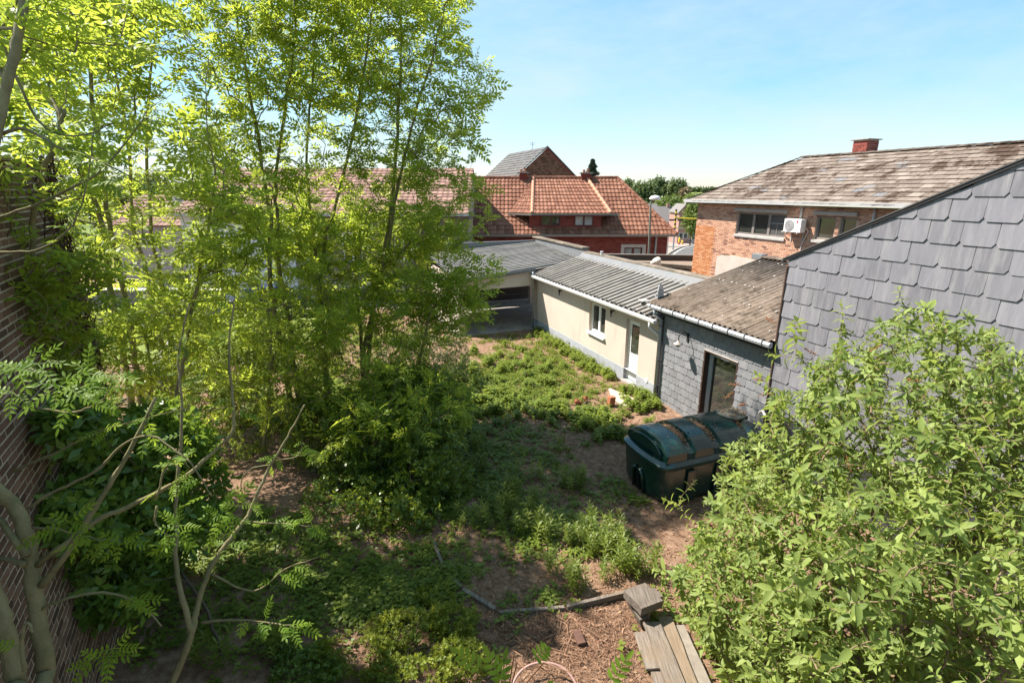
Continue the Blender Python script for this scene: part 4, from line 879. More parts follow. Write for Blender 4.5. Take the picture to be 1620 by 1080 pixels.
zc = A0+rd*(GT(1096, 386)-A0).dot(rd)
for k in range(5):
    a = rp*(1.4+k*1.3); c = [zc+a, zc+a+rp*.65, zc+a+rp*.65+rd*3.5, zc+a+rd*3.5]
    o = link('crossing_stripe', np_mesh('crossing_stripe', np.array([(p.x, p.y, float(far_z(p.x, p.y))+.055) for p in c]), np.array([[0, 1, 2, 3]])), line_paint); tag(o, kind='structure')

lamp = thing('street_lamp', 'grey street lamp post with round white head in front of red house', 'street lamp', tuple(Y(1026, 420, 30.3).xy)+(0,), site=False)
b_ = Vector(BASE[lamp.name]); hd_ = Y(1031, 318, 30.3)
mb = MB(); mb.tube([b_, b_.lerp(hd_, .5), hd_-Vector((.05, 0, .1)), hd_], [.08, .065, .05, .045], 10); mb.part('pole', plain('lamp_green', (.16, .16, .125), .6), lamp, smooth=True)
mb = MB(); mb.lathe([(.02, .22), (.22, .17), (.33, .05), (.3, -.03), (.1, -.08)], hd_+Vector((.18, 0, .1)), 18); mb.part('lamp_head', plain('lamp_white', (.68, .66, .62), .4), lamp, smooth=True)
mb = MB(); mb.box(b_.x-.1, b_.x+.1, 30.15, 30.45, 0, .9); mb.part('base_box', black_metal, lamp, bevel=.01)

mastp = Y(1067, 366, 62); mz = float(far_z(mastp.x, 62))
mast = thing('traffic_mast', 'yellow and black striped traffic mast with long yellow arm', 'traffic mast', (mastp.x, 62, mz), site=False)
yel = plain('mast_yellow', (.62, .46, .03), .5); top = Y(1069, 331, 62).z
k = 0; z = mz; zlow = Y(1068, 370, 62).z
while z < top:
    mb = MB(); mb.tube([(mastp.x, 62, z), (mastp.x, 62, min(top, z+.27))], .11, 10); mb.part('band', (zinc if z < zlow else yel if k % 2 == 0 else black_metal), mast); z += .27; k += 1
za = Y(1069, 345, 62).z; xr = Y(1106, 345, 62).x
mb = MB(); mb.tube([(mastp.x, 62, za), (xr, 62, za-.1)], [.1, .07], 8); mb.part('arm', yel, mast)
for px in (1063, 1076):
    x_ = Y(px, 347, 61.8).x; mb = MB(); mb.box(x_-.32, x_+.32, 61.6, 61.85, za-.3, za-.12); mb.part('signal_box', black_metal, mast, bevel=.02)
mb = MB(); z2 = Y(1070, 361, 62).z; mb.tube([(mastp.x, 62, z2), (Y(1080, 361, 62).x, 62, z2)], .05, 6); mb.part('lower_bar', plain('bar_green', (.2, .36, .16), .6), mast)

pc = GT(1074, 388); post = thing('painted_post', 'slim yellow and red painted post on the far pavement', 'post', tuple(pc), site=False)
mb = MB(); mb.tube([pc, pc+Vector((0, 0, .55))], .16, 10); mb.part('red_base', plain('post_red', (.42, .04, .08), .5), post)
mb = MB(); mb.tube([pc+Vector((0, 0, .55)), pc+Vector((0, 0, 1.25))], .19, 10); mb.lathe([(.19, 0), (.12, .2), (.02, .35)], pc+Vector((0, 0, 1.25)), 10); mb.part('yellow_shaft', plain('post_yellow', (.72, .55, .05), .5), post)
pc2 = GT(1079, 387); bl_ = thing('small_bollard', 'low orange and yellow bollard beside the slim painted post', 'bollard', tuple(pc2), site=False)
mb = MB(); mb.lathe([(.28, 0), (.26, .45), (.2, .5)], pc2, 12); mb.part('base', plain('bollard_orange', (.6, .3, .06), .6), bl_)
mb = MB(); mb.lathe([(.2, .5), (.22, .8), (.03, .9)], pc2, 12); mb.part('cap', plain('bollard_yellow', (.66, .5, .1), .6), bl_)
# railing on the pavement by the red house
g_ = GT(1058, 404); rail = thing('railing', 'thin grey pedestrian railing beside the road corner', 'railing', tuple(g_), site=False)
for k in range(3):
    p = g_-rd*(k*1.4)-rp*.8; p.z = float(far_z(p.x, p.y)); mb = MB(); mb.tube([p, p+Vector((0, 0, 1.1))], .03, 6); mb.part('post', zinc, rail)
for h in (.55, 1.08):
    p = g_-rp*.8; q = p-rd*2.8; p.z = q.z = float(far_z(p.x, p.y))+h; mb = MB(); mb.tube([p, q], .025, 6); mb.part('rail', zinc, rail)
sgp = GT(1063, 403)-rp*.5; sgp.z = float(far_z(sgp.x, sgp.y)); sgn = thing('sign_post', 'thin grey post with small lamp at the road corner', 'post', tuple(sgp), site=False)
mb = MB(); mb.tube([sgp, sgp+Vector((0, 0, 2.6))], .05, 8); mb.part('pole', zinc, sgn)
mb = MB(); mb.lathe([(.03, 0), (.14, .06), (.12, .2), (.03, .26)], sgp+Vector((0, 0, 2.6)), 10); mb.part('head', lamp_glass, sgn)

def car(p, heading, col, label, grp='cars parked on the far street'):
    r = thing('parked_car', label, 'car', tuple(p), grp, site=False, rz=heading); BASE[r.name] = Vector((0, 0, 0))
    paint = MATS.get('car_'+col[0]) or plain('car_'+col[0], col[1], .25, .6, var=.02)
    mb = MB(); prof = [(-2.0, .35), (-2.05, .62), (-1.95, .82), (-1.1, .92), (1.3, .95), (1.95, .88), (2.02, .6), (2.0, .35), (1.65, .25), (-1.65, .25)]
    mb.prism([(x, -.85, z) for x, z in prof], (0, 1.7, 0)); mb.part('body', paint, r, bevel=.09)
    mb = MB(); cab = [(-1.05, .92), (-.45, 1.42), (.95, 1.46), (1.75, .95)]; lo = [(x, -.8 if z < 1 else -.62, z) for x, z in cab]; hi = [(x, -y, z) for x, y, z in lo]
    mb.faces(lo+hi, [(0, 1, 2, 3), (7, 6, 5, 4), (0, 4, 5, 1), (2, 6, 7, 3)]); mb.part('windows', glass_dark, r)
    mb = MB(); mb.faces([(-.5, -.63, 1.41), (.98, -.63, 1.45), (.98, .63, 1.45), (-.5, .63, 1.41), (-.4, -.6, 1.48), (.9, -.6, 1.51), (.9, .6, 1.51), (-.4, .6, 1.48)], [(4, 5, 6, 7), (0, 1, 5, 4), (1, 2, 6, 5), (2, 3, 7, 6), (3, 0, 4, 7)]); mb.part('roof', paint, r, bevel=.02)
    for x in (-1.3, 1.3):
        for y in (-.78, .78):
            mb = MB(); mb.lathe([(.12, -.1), (.31, -.1), (.31, .1), (.12, .1)], (x, y, .31), 16, 'y'); w = mb.part('wheel', black_rubber, r)
            mb = MB(); mb.lathe([(.02, -.105), (.17, -.105), (.17, .105), (.02, .105)], (x, y, .31), 12, 'y'); mb.part('rim', zinc, r, parent=w)
    for y in (-.62, .62):
        mb = MB(); mb.box(1.96, 2.06, y-.14, y+.14, .62, .8); mb.part('tail_light', plain('tail_red', (.35, .02, .02), .3), r)
        mb = MB(); mb.box(-2.07, -1.97, y-.16, y+.16, .6, .74); mb.part('headlight', lamp_glass, r)
    return r
ra = math.atan2(rd.y, rd.x)
def onroad(px, py): p = GT(px, py); p.z += .1; return p
car(onroad(1081, 380), ra+math.pi, ('blue', (.02, .05, .16)), 'blue car facing away on the street beyond the painted post')
car(onroad(1099, 378.5)+rp*1, ra+math.pi/2+.3, ('silver', (.40, .44, .43)), 'pale silver car parked nearest the brick house corner')
car(onroad(1098, 374)+rd*4, ra+math.pi/2+.3, ('navy', (.03, .05, .10)), 'dark car parked behind the silver one')
car(Vector((8.6, 56, float(far_z(8.6, 56))+.1)), ra+math.pi, ('inkblue', (.02, .03, .09)), 'dark blue car half hidden at the red house corner')
car(Vector((11.6, 36.6, .04)), ra, ('skyblue', (.16, .26, .5)), 'light blue car roof just above the flat roof parapet')
car(Vector((-12.6, 25.3, 0)), .1, ('royal', (.006, .012, .06)), 'dark blue car glimpsed through the trees beside the long house', None)

def far_house(name, label, x0, x1, y, zb, ze, zr, wallm, roofm, dx=0, gable=False):
    h = thing(name, label, 'house', ((x0+x1)/2, y, zb), site=False, group='far houses down the street'); d = 7
    if gable:
        mb = MB(); xm = (x0+x1)/2; mb.prism([(x0, y, zb), (x1, y, zb), (x1, y, ze), (xm, y, zr), (x0, y, ze)], (0, d, 0)); mb.part('wall', wallm, h)
        mb = MB(); mb.prism([(x0-.3, y-.2, ze-.2), (xm, y-.2, zr), (xm, y-.2, zr+.18), (x0-.3, y-.2, ze)], (0, d, 0)); mb.prism([(xm, y-.2, zr), (x1+.3, y-.2, ze-.2), (x1+.3, y-.2, ze), (xm, y-.2, zr+.18)], (0, d, 0)); mb.part('roof', roofm, h)
    else:
        mb = MB(); mb.box(x0, x1, y, y+d, zb, ze); mb.part('wall', wallm, h)
        mb = MB(); mb.faces([(x0-.2, y-.3, ze), (x1+.2, y-.3, ze), (x1+.2, y+d/2, zr), (x0-.2, y+d/2, zr), (x1+.2, y+d+.3, ze), (x0-.2, y+d+.3, ze)], [(0, 1, 2, 3), (3, 2, 4, 5)]); mb.part('roof', roofm, h)
        xm = (x0+x1)/2; mb = MB(); mb.box(xm-.35, xm+.35, y+d/2-.3, y+d/2+.3, zr-.4, zr+.6); mb.part('chimney', wallm, h)
    for k in range(2):
        xa = x0+(x1-x0)*(.28+.4*k); window_at(h, My(y-.02), xa-.45, xa+.45, zb+1.4, zb+2.6, -.02, white_paint, [(0, 1)], .08)
    return h
def fz(y): return float(far_z(0, y))
greyroof = plain('far_roof_grey', (.17, .155, .15), .9); pinkw = plain('far_wall_pink', (.34, .19, .165), .9)
a, b = Y(1044, 350, 120), Y(1076, 328, 120); far_house('far_house', 'far grey-roofed house beyond the striped mast', a.x, b.x+1, 120, fz(120)-.3, Y(1060, 352, 120).z, Y(1060, 326.5, 123).z, pinkw, greyroof)
a, b = Y(1074, 350, 112), Y(1095, 324, 112); far_house('far_house', 'far pink brick house gable right of the striped mast', a.x, b.x, 112, fz(112)-.3, Y(1080, 336, 112).z, Y(1085, 324, 112).z, pinkw, greyroof, gable=True)
a, b = Y(1024, 345, 75), Y(1046, 345, 75); far_house('far_house', 'grey-roofed house showing along the hip of the orange roof', a.x-5, b.x, 75, fz(75)-.3, Y(1050, 358, 75).z, Y(1040, 322, 79).z, plain('far_wall_dark', (.12, .11, .11), .9), greyroof)

# ---------------------------------------------------------------- low walls and lawn on the left
lawn_pts = [(-20, 17.5), (-9.3, 17.5), (-7.2, 26.5), (-20, 26.5)]
o = link('lawn', np_mesh('lawn', np.array([(x, y, .06) for x, y in lawn_pts]), np.array([[0, 1, 2, 3]])), surf('lawn_green', (.12, .16, .03), (.2, .24, .05), 5, .9, .4, 60, var=None)); tag(o, kind='structure')
yd = link('yard_paving', np_mesh('yard_paving', np.array([(x, y, .03) for x, y in ((-20, 26.6), (9.5, 26.6), (9.5, 31.9), (-20, 31.9))]), np.array([[0, 1, 2, 3]])), paving); tag(yd, kind='structure')
sw = thing('stone_wall', 'low grey stone wall with pale coping behind the left trunks', 'wall', (-16, 22.5, 0), site=False)
mb = MB(); mb.box(-21.5, -12.9, 22.4, 22.75, -.1, 1.75); mb.part('wall', surf('rubble', (.13, .11, .11), (.27, .24, .23), 9, .95, .9, 18, var=None), sw)
for k in range(9):
    mb = MB(); mb.box(-21.5+k*.96, -20.55+k*.96, 22.33, 22.82, 1.753, 1.83, rr.random()); mb.part('coping', plain('pale_coping', (.5, .48, .45), .8) if k == 0 else MATS['pale_coping'], sw, bevel=.01)
cw = thing('concrete_wall', 'short leaning grey concrete wall behind the left trunks', 'wall', tuple(G(240, 640).xy)+(0,), site=False); pa = G(236, 655); pb = G(285, 560)
mb = MB(); mb.beam(Vector((pa.x, pa.y, .35)), Vector((pb.x, pb.y, .4)), .16, .9); mb.part('slab', concrete, cw, bevel=.02)
mb = MB(); mb.beam(Vector((pa.x, pa.y, .82)), Vector((pb.x, pb.y, .87)), .22, .06); mb.part('coping', concrete, cw, bevel=.01)
fe = thing('slat_fence', 'low black slatted fence beside the dark blue car', 'fence', (-10, 23.2, 0), site=False)
for k in range(4): mb = MB(); mb.box(-12.8, -7.2, 23.18, 23.22, .35+k*.24, .52+k*.24); mb.part('slat', black_metal, fe)
for k in range(5): mb = MB(); mb.box(-12.75+k*1.36, -12.67+k*1.36, 23.225, 23.3, -.1, 1.3); mb.part('post', black_metal, fe)

# ---------------------------------------------------------------- oil tank
tank = thing('oil_tank', 'dark green plastic oil tank with banded domed top', 'oil tank', (7.2, 7.8, 0))
t0, t1, tu, tw = 5.90, 8.55, 7.84, .74
def rrect(hx, hy, r, n=6, cx=0, cy=0, bul=0.):
    out = []
    for qx, qy, a0 in ((1, 1, 0), (-1, 1, 90), (-1, -1, 180), (1, -1, 270)):
        for k in range(n+1):
            a = R(a0+90*k/n); out.append((cx+qx*(hx-r)+r*math.cos(a), cy+qy*(hy-r)+r*math.sin(a)))
    res = []
    for k in range(len(out)):       # densify and bulge the ends
        p, q = out[k], out[(k+1) % len(out)]; m_ = 6 if math.dist(p, q) > .4 else 1
        for j in range(m_):
            x = p[0]+(q[0]-p[0])*j/m_; y = p[1]+(q[1]-p[1])*j/m_
            f = 1-min(1, abs(y-cy)/hy)**2; x += bul*f*(1 if x > cx else -1)*max(0, abs(x-cx)/hx-.6)/.4
            res.append((x, y))
    return res
cs = (t0+t1)/2; hl = (t1-t0)/2
def loft(mb, levels):
    i0 = len(mb.v); n = None
    for pts, z in levels:
        n = len(pts); mb.v += [(x, y, z) for x, y in pts]
    for k in range(len(levels)-1):
        for j in range(n): a = i0+k*n+j; b = i0+k*n+(j+1) % n; mb.f.append((a, b, b+n, a+n)); mb.t.append(0)
    mb.f.append(tuple(range(i0, i0+n))); mb.t.append(0); mb.f.append(tuple(range(i0+(len(levels)-1)*n, i0+len(levels)*n))[::-1]); mb.t.append(0)
def tp(hx, hy, b=.1, r=.2): return rrect(hx, hy, r, 6, cs, tu, b)
mb = MB(); loft(mb, [(tp(hl-.12, tw-.06), .02), (tp(hl-.08, tw-.03), .12), (tp(hl-.03, tw), .80)]); mb.part('lower_body', tank_green, tank, smooth=False, bevel=.02)
mb = MB(); loft(mb, [(tp(hl, tw+.03), .80), (tp(hl+.01, tw+.04), .84), (tp(hl, tw+.03), .88), (tp(hl-.09, tw-.05), .93)]); mb.part('shoulder', tank_green, tank, bevel=.008)
# domed top: bands and grooves along s
secs = []; ss = np.linspace(t0+.10, t1-.10, 64)
bands = [(t0+.08, 6.50), (6.66, 7.16), (7.32, 8.02), (8.16, 8.5)]
def raised(s_):
    v = 0
    for a, b in bands: v = max(v, min(1, max(0, (s_-a)/.035))*min(1, max(0, (b-s_)/.035)))
    return v
mb = MB(); rings = []
for s_ in ss:
    e = min(1, (s_-ss[0])/.16, (ss[-1]-s_)/.16); e = max(0, e); rz = raised(s_); pts = []
    hw_ = tw-.07; crest = 1.20+.10*math.sin(e*math.pi/2)**.6+.07*(rz-1)
    for k in range(17):
        f = -1+2*k/16; prof_ = (1-abs(f)**2.9); z = 1.04+.05*rz+(crest-1.06)*prof_; pts.append((s_, tu+f*(hw_-.02+.02*rz), z))
    pts = [(s_, tu-hw_-.01, .925)]+pts+[(s_, tu+hw_+.01, .925)]; rings.append(pts)
i0 = 0; n = len(rings[0])
for rg in rings: mb.v += rg
for k in range(len(rings)-1):
    for j in range(n-1): a = k*n+j; mb.f.append((a, a+1, a+n+1, a+n)); mb.t.append(0)
mb.f.append(tuple(range(n))); mb.t.append(0); mb.f.append(tuple(range((len(rings)-1)*n, len(rings)*n))[::-1]); mb.t.append(0)
tp_ = mb.part('domed_top', tank_green, tank)
mb = MB(); lens = [(t0+.085, tu+.52*math.cos(a), 1.0+(.24*math.sin(a) if math.sin(a) > 0 else 0)) for a in np.linspace(0, math.pi, 14)]; mb.prism(lens, (-.035, 0, 0)); mb.part('end_boss', tank_green, tank, bevel=.02)
mb = MB(); mb.prism([(t0-.012, tu-.06, .05), (t0-.065, tu-.05, .45), (t0-.065, tu+.05, .45), (t0-.012, tu+.06, .05)], (-.012, 0, 0)); mb.part('end_slot', black_rubber, tank)
mb = MB()
for q in (-.17, .17): mb.tube([(t0-.02, tu+q, .05), (t0-.075, tu+q*.9, .45), (t0-.08, tu+q*.4, .56)], .035, 8)
mb.part('end_ribs', tank_green, tank, smooth=True)
for k in range(3):
    mb = MB(); sx = 6.55+k*.7; mb.prism([(sx-.12, tu-tw-.01, .06), (sx-.1, tu-tw-.02, .74), (sx+.1, tu-tw-.02, .74), (sx+.12, tu-tw-.01, .06)], (0, -.03, 0)); mb.part('side_rib', tank_green, tank, bevel=.015)
lc = (8.22, tu+.06, 1.30); mb = MB(); mb.lathe([(.05, .0), (.30, .0), (.31, .05), (.28, .07), (.02, .085)], lc, 28); lid = mb.part('lid', lid_mat, tank, bevel=.006)
mb = MB()
for k in range(8): a = k*math.pi/4; mb.box(lc[0]+.3*math.cos(a)-.03, lc[0]+.3*math.cos(a)+.03, lc[1]+.3*math.sin(a)-.03, lc[1]+.3*math.sin(a)+.03, lc[2]-.06, lc[2]+.03)
mb.part('lid_lugs', tank_green, tank, parent=lid)
mb = MB(); mb.tube([(8.42, 7.35, 1.1), (8.42, 7.35, 1.55)], .025, 8); mb.tube([(8.42, 7.35, 1.55), (8.42, 7.27, 1.62), (8.42, 7.2, 1.55)], .03, 8); mb.part('vent_pipe', plain('pipe_white', (.6, .58, .55), .5), tank)
# dry leaves lying in the grooves
def flakes(name, pts, size, mat, seed=1, up=None, asp=1.6):
    r = np.random.default_rng(seed); n = len(pts); P_ = np.array(pts); a = r.uniform(0, 6.28, n); tilt = r.normal(0, .35, (n, 2)); s_ = size*r.uniform(.5, 1.4, n)
    e1 = np.stack([np.cos(a), np.sin(a), tilt[:, 0]], 1)*s_[:, None]*asp; e2 = np.stack([-np.sin(a), np.cos(a), tilt[:, 1]], 1)*s_[:, None]*.6
    V = np.stack([P_-e1, P_-e2*.8+e1*.1, P_+e1, P_+e2], 1).reshape(-1, 3); F = np.arange(n*4).reshape(-1, 4)
    return np_mesh(name, V, F, r.random(n))
pts = []; r_ = random.Random(4)
for gs, cnt in ((6.58, 420), (7.24, 420), (8.09, 160), (6.58, 200), (7.24, 200)):
    for k in range(cnt):
        f = max(-1, min(1, r_.gauss(-.15, .45))); s_ = gs+r_.gauss(0, .05); z = 1.02+(1.28-1.02)*(1-abs(f)**2.3)+r_.uniform(0.005, .022); p = S(s_, tu+f*.62, z); pts.append(p)
for k in range(120):
    f = r_.uniform(-.8, .8); s_ = r_.uniform(6, 8.4); z = 1.06+(1.33-1.02)*(1-abs(f)**2.3)+.02; pts.append(S(s_, tu+f*.6, z))
for k in range(160): a = r_.uniform(0, 6.28); q = .28*math.sqrt(r_.random()); pts.append(S(lc[0]+q*math.cos(a), lc[1]+q*math.sin(a), lc[2]+.095))
o = link('dry_leaves', flakes('dry_leaves', pts, .017, leaf_litter, 3), leaf_litter); tag(o, 'dry brown leaves and husks caught in the tank top grooves', 'dry leaves', kind='stuff')

# ---------------------------------------------------------------- timber, rubble, hose
def board(name, label, cat, A, B, w, h, mat, group=None, twist=0., jag=True, seed=0):
    A, B = Vector(A), Vector(B); L = (B-A).length; r2 = random.Random(seed); n = 7; mb = MB(); d = (B-A).normalized(); x = d.cross(Vector((0, 0, 1))).normalized(); up = x.cross(d)
    mid = A.lerp(B, .5); secs_ = []
    for k in range(n):
        t = k/(n-1); c = (t-.5)*L; ww = w/2*(1+r2.uniform(-.04, .04)); bend = r2.uniform(-.006, .006)
        secs_.append([(sx*ww+bend, c, sz*h/2+bend) for sx, sz in ((-1, -1), (1, -1), (1, 1), (-1, 1))])
    for sct in secs_: mb.v += sct
    for k in range(n-1):
        for j in range(4): a = 4*k+j; b = 4*k+(j+1) % 4; mb.f.append((a, b, b+4, a+4)); mb.t.append(0)
    mb.f += [(3, 2, 1, 0), tuple(range(4*n-4, 4*n))]; mb.t += [0, 0]
    o = link(name, mb.mesh(name), mat); o.location = mid
    o.rotation_euler = Matrix((x, d, up)).transposed().to_euler(); o.rotation_euler.rotate_axis('Y', twist)
    bv = o.modifiers.new('b', 'BEVEL'); bv.width = .008; bv.segments = 2; tag(o, label, cat, group); return o
def P_(px, py, z): return G(px, py, z)
g1 = 'weathered boards lying at the right of the bare bed'
board('plank', 'short grey board at the left of the plank pile', 'plank', P_(1014, 1000, .10), P_(1034, 1058, .10), .20, .04, wood_grey, g1, .05, seed=1)
board('plank', 'long grooved grey plank in the middle of the pile', 'plank', P_(1031, 985, .17), P_(1084, 1120, .17), .24, .05, wood_grey, g1, -.03, seed=2)
board('plank', 'tan brown plank right of the grooved grey one', 'plank', P_(1052, 976, .13), P_(1105, 1120, .13), .20, .04, wood_tan, g1, .04, seed=3)
board('stone_slab', 'pale flat stone slab along the right of the tan plank', 'slab', P_(1068, 990, .08), P_(1116, 1100, .08), .26, .06, surf('pale_stone', (.18, .155, .125), (.27, .24, .20), 8, .95, .5, 40, var=None), None, 0, seed=4)
board('plank', 'lowest grey board under the left end of the pile', 'plank', P_(1040, 1040, .05), P_(1062, 1125, .05), .26, .04, wood_grey, g1, 0, seed=5)
g2_ = 'old timber sleepers at the bed corner'
board('timber_sleeper', 'thick mossy timber set upright at the bed corner', 'sleeper', P_(1000, 948, .16), P_(1022, 985, .10), .16, .26, wood_grey, g2_, .35, seed=6)
board('timber_sleeper', 'broad weathered timber block laid flat on the corner', 'sleeper', P_(1003, 932, .36), P_(1032, 962, .36), .40, .13, wood_grey, g2_, -.06, seed=7)
board('timber_sleeper', 'small timber offcut behind the broad block', 'sleeper', P_(1026, 938, .27), P_(1040, 952, .27), .22, .12, wood_grey, g2_, .05, seed=8)
def log(name, label, cat, pts, r, mat, group=None, seed=0, n=9):
    r2 = random.Random(seed); pts = [Vector(p) for p in pts]; path = []
    for a, b in zip(pts[:-1], pts[1:]):
        for k in range(5): path.append(a.lerp(b, k/5)+Vector((r2.uniform(-.012, .012), r2.uniform(-.012, .012), r2.uniform(-.01, .01))))
    path.append(pts[-1]); base = path[0].copy(); mb = MB(); mb.tube([p-base for p in path], [r*r2.uniform(.85, 1.12) for _ in path], n)
    o = link(name, mb.mesh(name), mat); o.location = base; tag(o, label, cat, group); return o
g3 = 'rough log edging of the planting bed'
board('edging_timber', 'lichen-patched edging timber running up from the bed corner', 'timber', G(686, 858, .02), G(706, 908, .03), .06, .10, wood_grey, g3, .1, seed=11)
board('edging_timber', 'short edging timber between the lichen-patched one and the corner', 'timber', G(708, 910, .02), G(730, 931, .01), .06, .09, wood_grey, g3, -.12, seed=12)
board('edging_timber', 'lower edging timber ending at the bed corner', 'timber', G(733, 934, .02), G(784, 965, .02), .07, .10, wood_grey, g3, .08, seed=13)
board('edging_timber', 'left half of the cross timber edging the front of the bed', 'timber', G(790, 970, .02), G(893, 962, .015), .055, .09, wood_grey, g3, .06, seed=14)
board('edging_timber', 'right half of the cross timber, running up to the broad block', 'timber', G(897, 961, .03), G(992, 938, .05), .06, .09, wood_grey, g3, -.05, seed=15)
def rubble(name, label, cat, p, size, mat, rot, group=None):
    mb = MB(); x, y, z = size; mb.box(-x/2, x/2, -y/2, y/2, 0, z); o = link(name, mb.mesh(name), mat); o.location = p; o.rotation_euler = rot
    bv = o.modifiers.new('b', 'BEVEL'); bv.width = .012; bv.segments = 2; tag(o, label, cat, group); return o
brk = surf('loose_brick', (.30, .10, .055), (.44, .17, .09), 12, .9, .4, 40, var='obj', varamt=.15)
g4 = 'loose red bricks on the ground'
rubble('loose_brick', 'upright red brick in the weeds by the stone flag', 'brick', G(966, 640, .03), (.2, .14, .26), brk, (.05, .08, .5), g4)
rubble('loose_brick', 'leftmost broken red brick in the weeds', 'brick', G(913, 637, .06), (.2, .12, .1), brk, (.3, .2, .2), g4)
rubble('loose_brick', 'tilted red brick right of the broken one', 'brick', G(926, 633, .08), (.22, .12, .12), brk, (-.3, .35, 1.0), g4)
rubble('loose_brick', 'dull brown-red brick lying in the bare mulch', 'brick', G(916, 1012, .02), (.12, .22, .07), surf('dull_brick', (.085, .045, .034), (.14, .075, .055), 10, .9, .4, 40, var=None), (.05, 0, .25), g4)
rubble('loose_brick', 'small reddish stone on the path near the tank', 'stone', G(977, 812, .0), (.09, .08, .06), brk, (.1, .2, .3))
fl = thing('stone_flag', 'pale worn paving flag beside the white door', 'paving flag', tuple(toSite(G(985, 634))))
c0 = [toSite(G(*q)) for q in ((962, 616), (1000, 632), (1012, 646), (985, 645), (968, 632))]
mb = MB(); mb.prism([(p[0], p[1], .02) for p in c0], (0, 0, .06)); mb.part('slab', surf('flag', (.40, .33, .26), (.5, .43, .35), 5, .95, .4, 40, var=None), fl, bevel=.01)
cen = G(862, 1100, .05); path = []
for k in range(44):
    a = R(-10+200*k/43); path.append(Vector((cen.x+.42*math.cos(a), cen.y+.36*math.sin(a)-.02, .06+.16*math.sin(a)**2+.03*math.sin(3*a))))
bas = path[0].copy(); mb = MB(); mb.tube([p-bas for p in path], .016, 10); hs = link('hose', mb.mesh('hose', smooth=True), hose_pink); hs.location = bas; tag(hs, 'pinkish hose loop lying in the mulch at the bottom edge', 'hose')
# ---------------------------------------------------------------- vegetation tools
def unit(v): return v/np.maximum(np.linalg.norm(v, axis=-1, keepdims=True), 1e-9)
def scatter(TV, TF, pos, X, Z, sc, tint, tj=.12, r=None):
    N = len(pos); k = len(TV); X = unit(X); Z = unit(Z-X*(Z*X).sum(1, keepdims=True)); Yv = np.cross(Z, X)
    V = pos[:, None, :]+sc[:, None, None]*(TV[None, :, 0:1]*X[:, None]+TV[None, :, 1:2]*Yv[:, None]+TV[None, :, 2:3]*Z[:, None])
    F = TF[None]+(np.arange(N)*k)[:, None, None]; t = np.repeat(tint, len(TF)).reshape(N, len(TF))
    if r is not None: t = t+r.normal(0, tj, t.shape)
    return V.reshape(-1, 3), F.reshape(-1, TF.shape[1]), np.clip(t, 0, 1).ravel()
def leafquad(b, d, L, w, n=(0, 0, 1), fold=.12, droop=0.):
    """4-point leaf: base, side, tip, side"""
    b, d, n = np.array(b, float), unit(np.array(d, float)), np.array(n, float); s = unit(np.cross(n, d))
    return [b, b+d*L*.45+s*w/2+n*fold*w, b+d*L-n*droop*L, b+d*L*.45-s*w/2+n*fold*w]
def leaf8(b, d, L, w, n=(0, 0, 1), fold=.15, droop=.12):
    """midrib leaf of two rows of quads"""
    b, d, n = np.array(b, float), unit(np.array(d, float)), np.array(n, float); s = unit(np.cross(n, d)); V = []
    for t, g in ((0, .06), (.28, .85), (.58, .92), (.82, .5), (1, .02)):
        c = b+d*L*t-n*droop*L*t*t; V += [c+s*w/2*g+n*fold*w*g, c, c-s*w/2*g+n*fold*w*g]
    F = []
    for k in range(4):
        a = 3*k; F += [(a, a+1, a+4, a+3), (a+1, a+2, a+5, a+4)]
    return V, F
def pinnate(pairs=4, L=.25, ll=.085, lw=.03, seed=0, fine=False, rachis=False):
    r = np.random.default_rng(seed); V = []; F = []
    def add(b, d, l, w):
        i = len(V)
        if fine:
            v, f = leaf8(b, d, l, w, fold=r.uniform(.05, .2), droop=r.uniform(.02, .2)); V.extend(v); F.extend([tuple(i+q for q in ff) for ff in f])
        else: V.extend(leafquad(b, d, l, w, (r.normal(0, .25), r.normal(0, .25), 1), droop=r.uniform(0, .2))); F.append((i, i+1, i+2, i+3))
    def mid(t): return np.array([L*t, 0, -.18*L*t*t])
    for k in range(pairs):
        t = .28+.62*k/max(1, pairs-1); c = mid(t)
        for s in (-1, 1): add(c, (.55, s*(1-.25*t), -.1+r.normal(0, .1)), ll*r.uniform(.85, 1.1)*(1-.15*abs(t-.6)), lw)
    add(mid(1), (1, r.normal(0, .1), -.3), ll*1.1, lw*1.05)
    if rachis:
        for k in range(4):
            i = len(V); a, b = mid(k/4), mid((k+1)/4); w = .0035
            V.extend([a+[0, w, 0], a-[0, w, 0], b-[0, w*.8, 0], b+[0, w*.8, 0]]); F.append((i, i+1, i+2, i+3))
    return np.array(V), np.array(F)
ASH = [pinnate(4, .36, .155, .060, 1), pinnate(5, .42, .15, .056, 2), pinnate(3, .30, .15, .064, 3), pinnate(4, .38, .14, .05, 4)]
def blob(px, py, y, rx, rz, ry):
    c = Y(px, py, y); k = y*1.02/810; return (np.array(c), np.array([rx*k, ry, rz*k]))
def gblob(px, py, rx, rz, ry): return (np.array(G(px, py, .12)), np.array([rx, ry, rz]))
def sample_blobs(blobs, n, r, shell=.0, weights=None):
    w = np.array([b[1].prod()**.8 for b in blobs]) if weights is None else np.array(weights, float); w /= w.sum(); out = []
    for b, k in zip(blobs, r.multinomial(n, w)):
        d = unit(r.normal(size=(k, 3))); q = r.random(k)**(1/3); q = shell+(1-shell)*q; out.append(b[0]+d*q[:, None]*b[1])
    return np.concatenate(out)
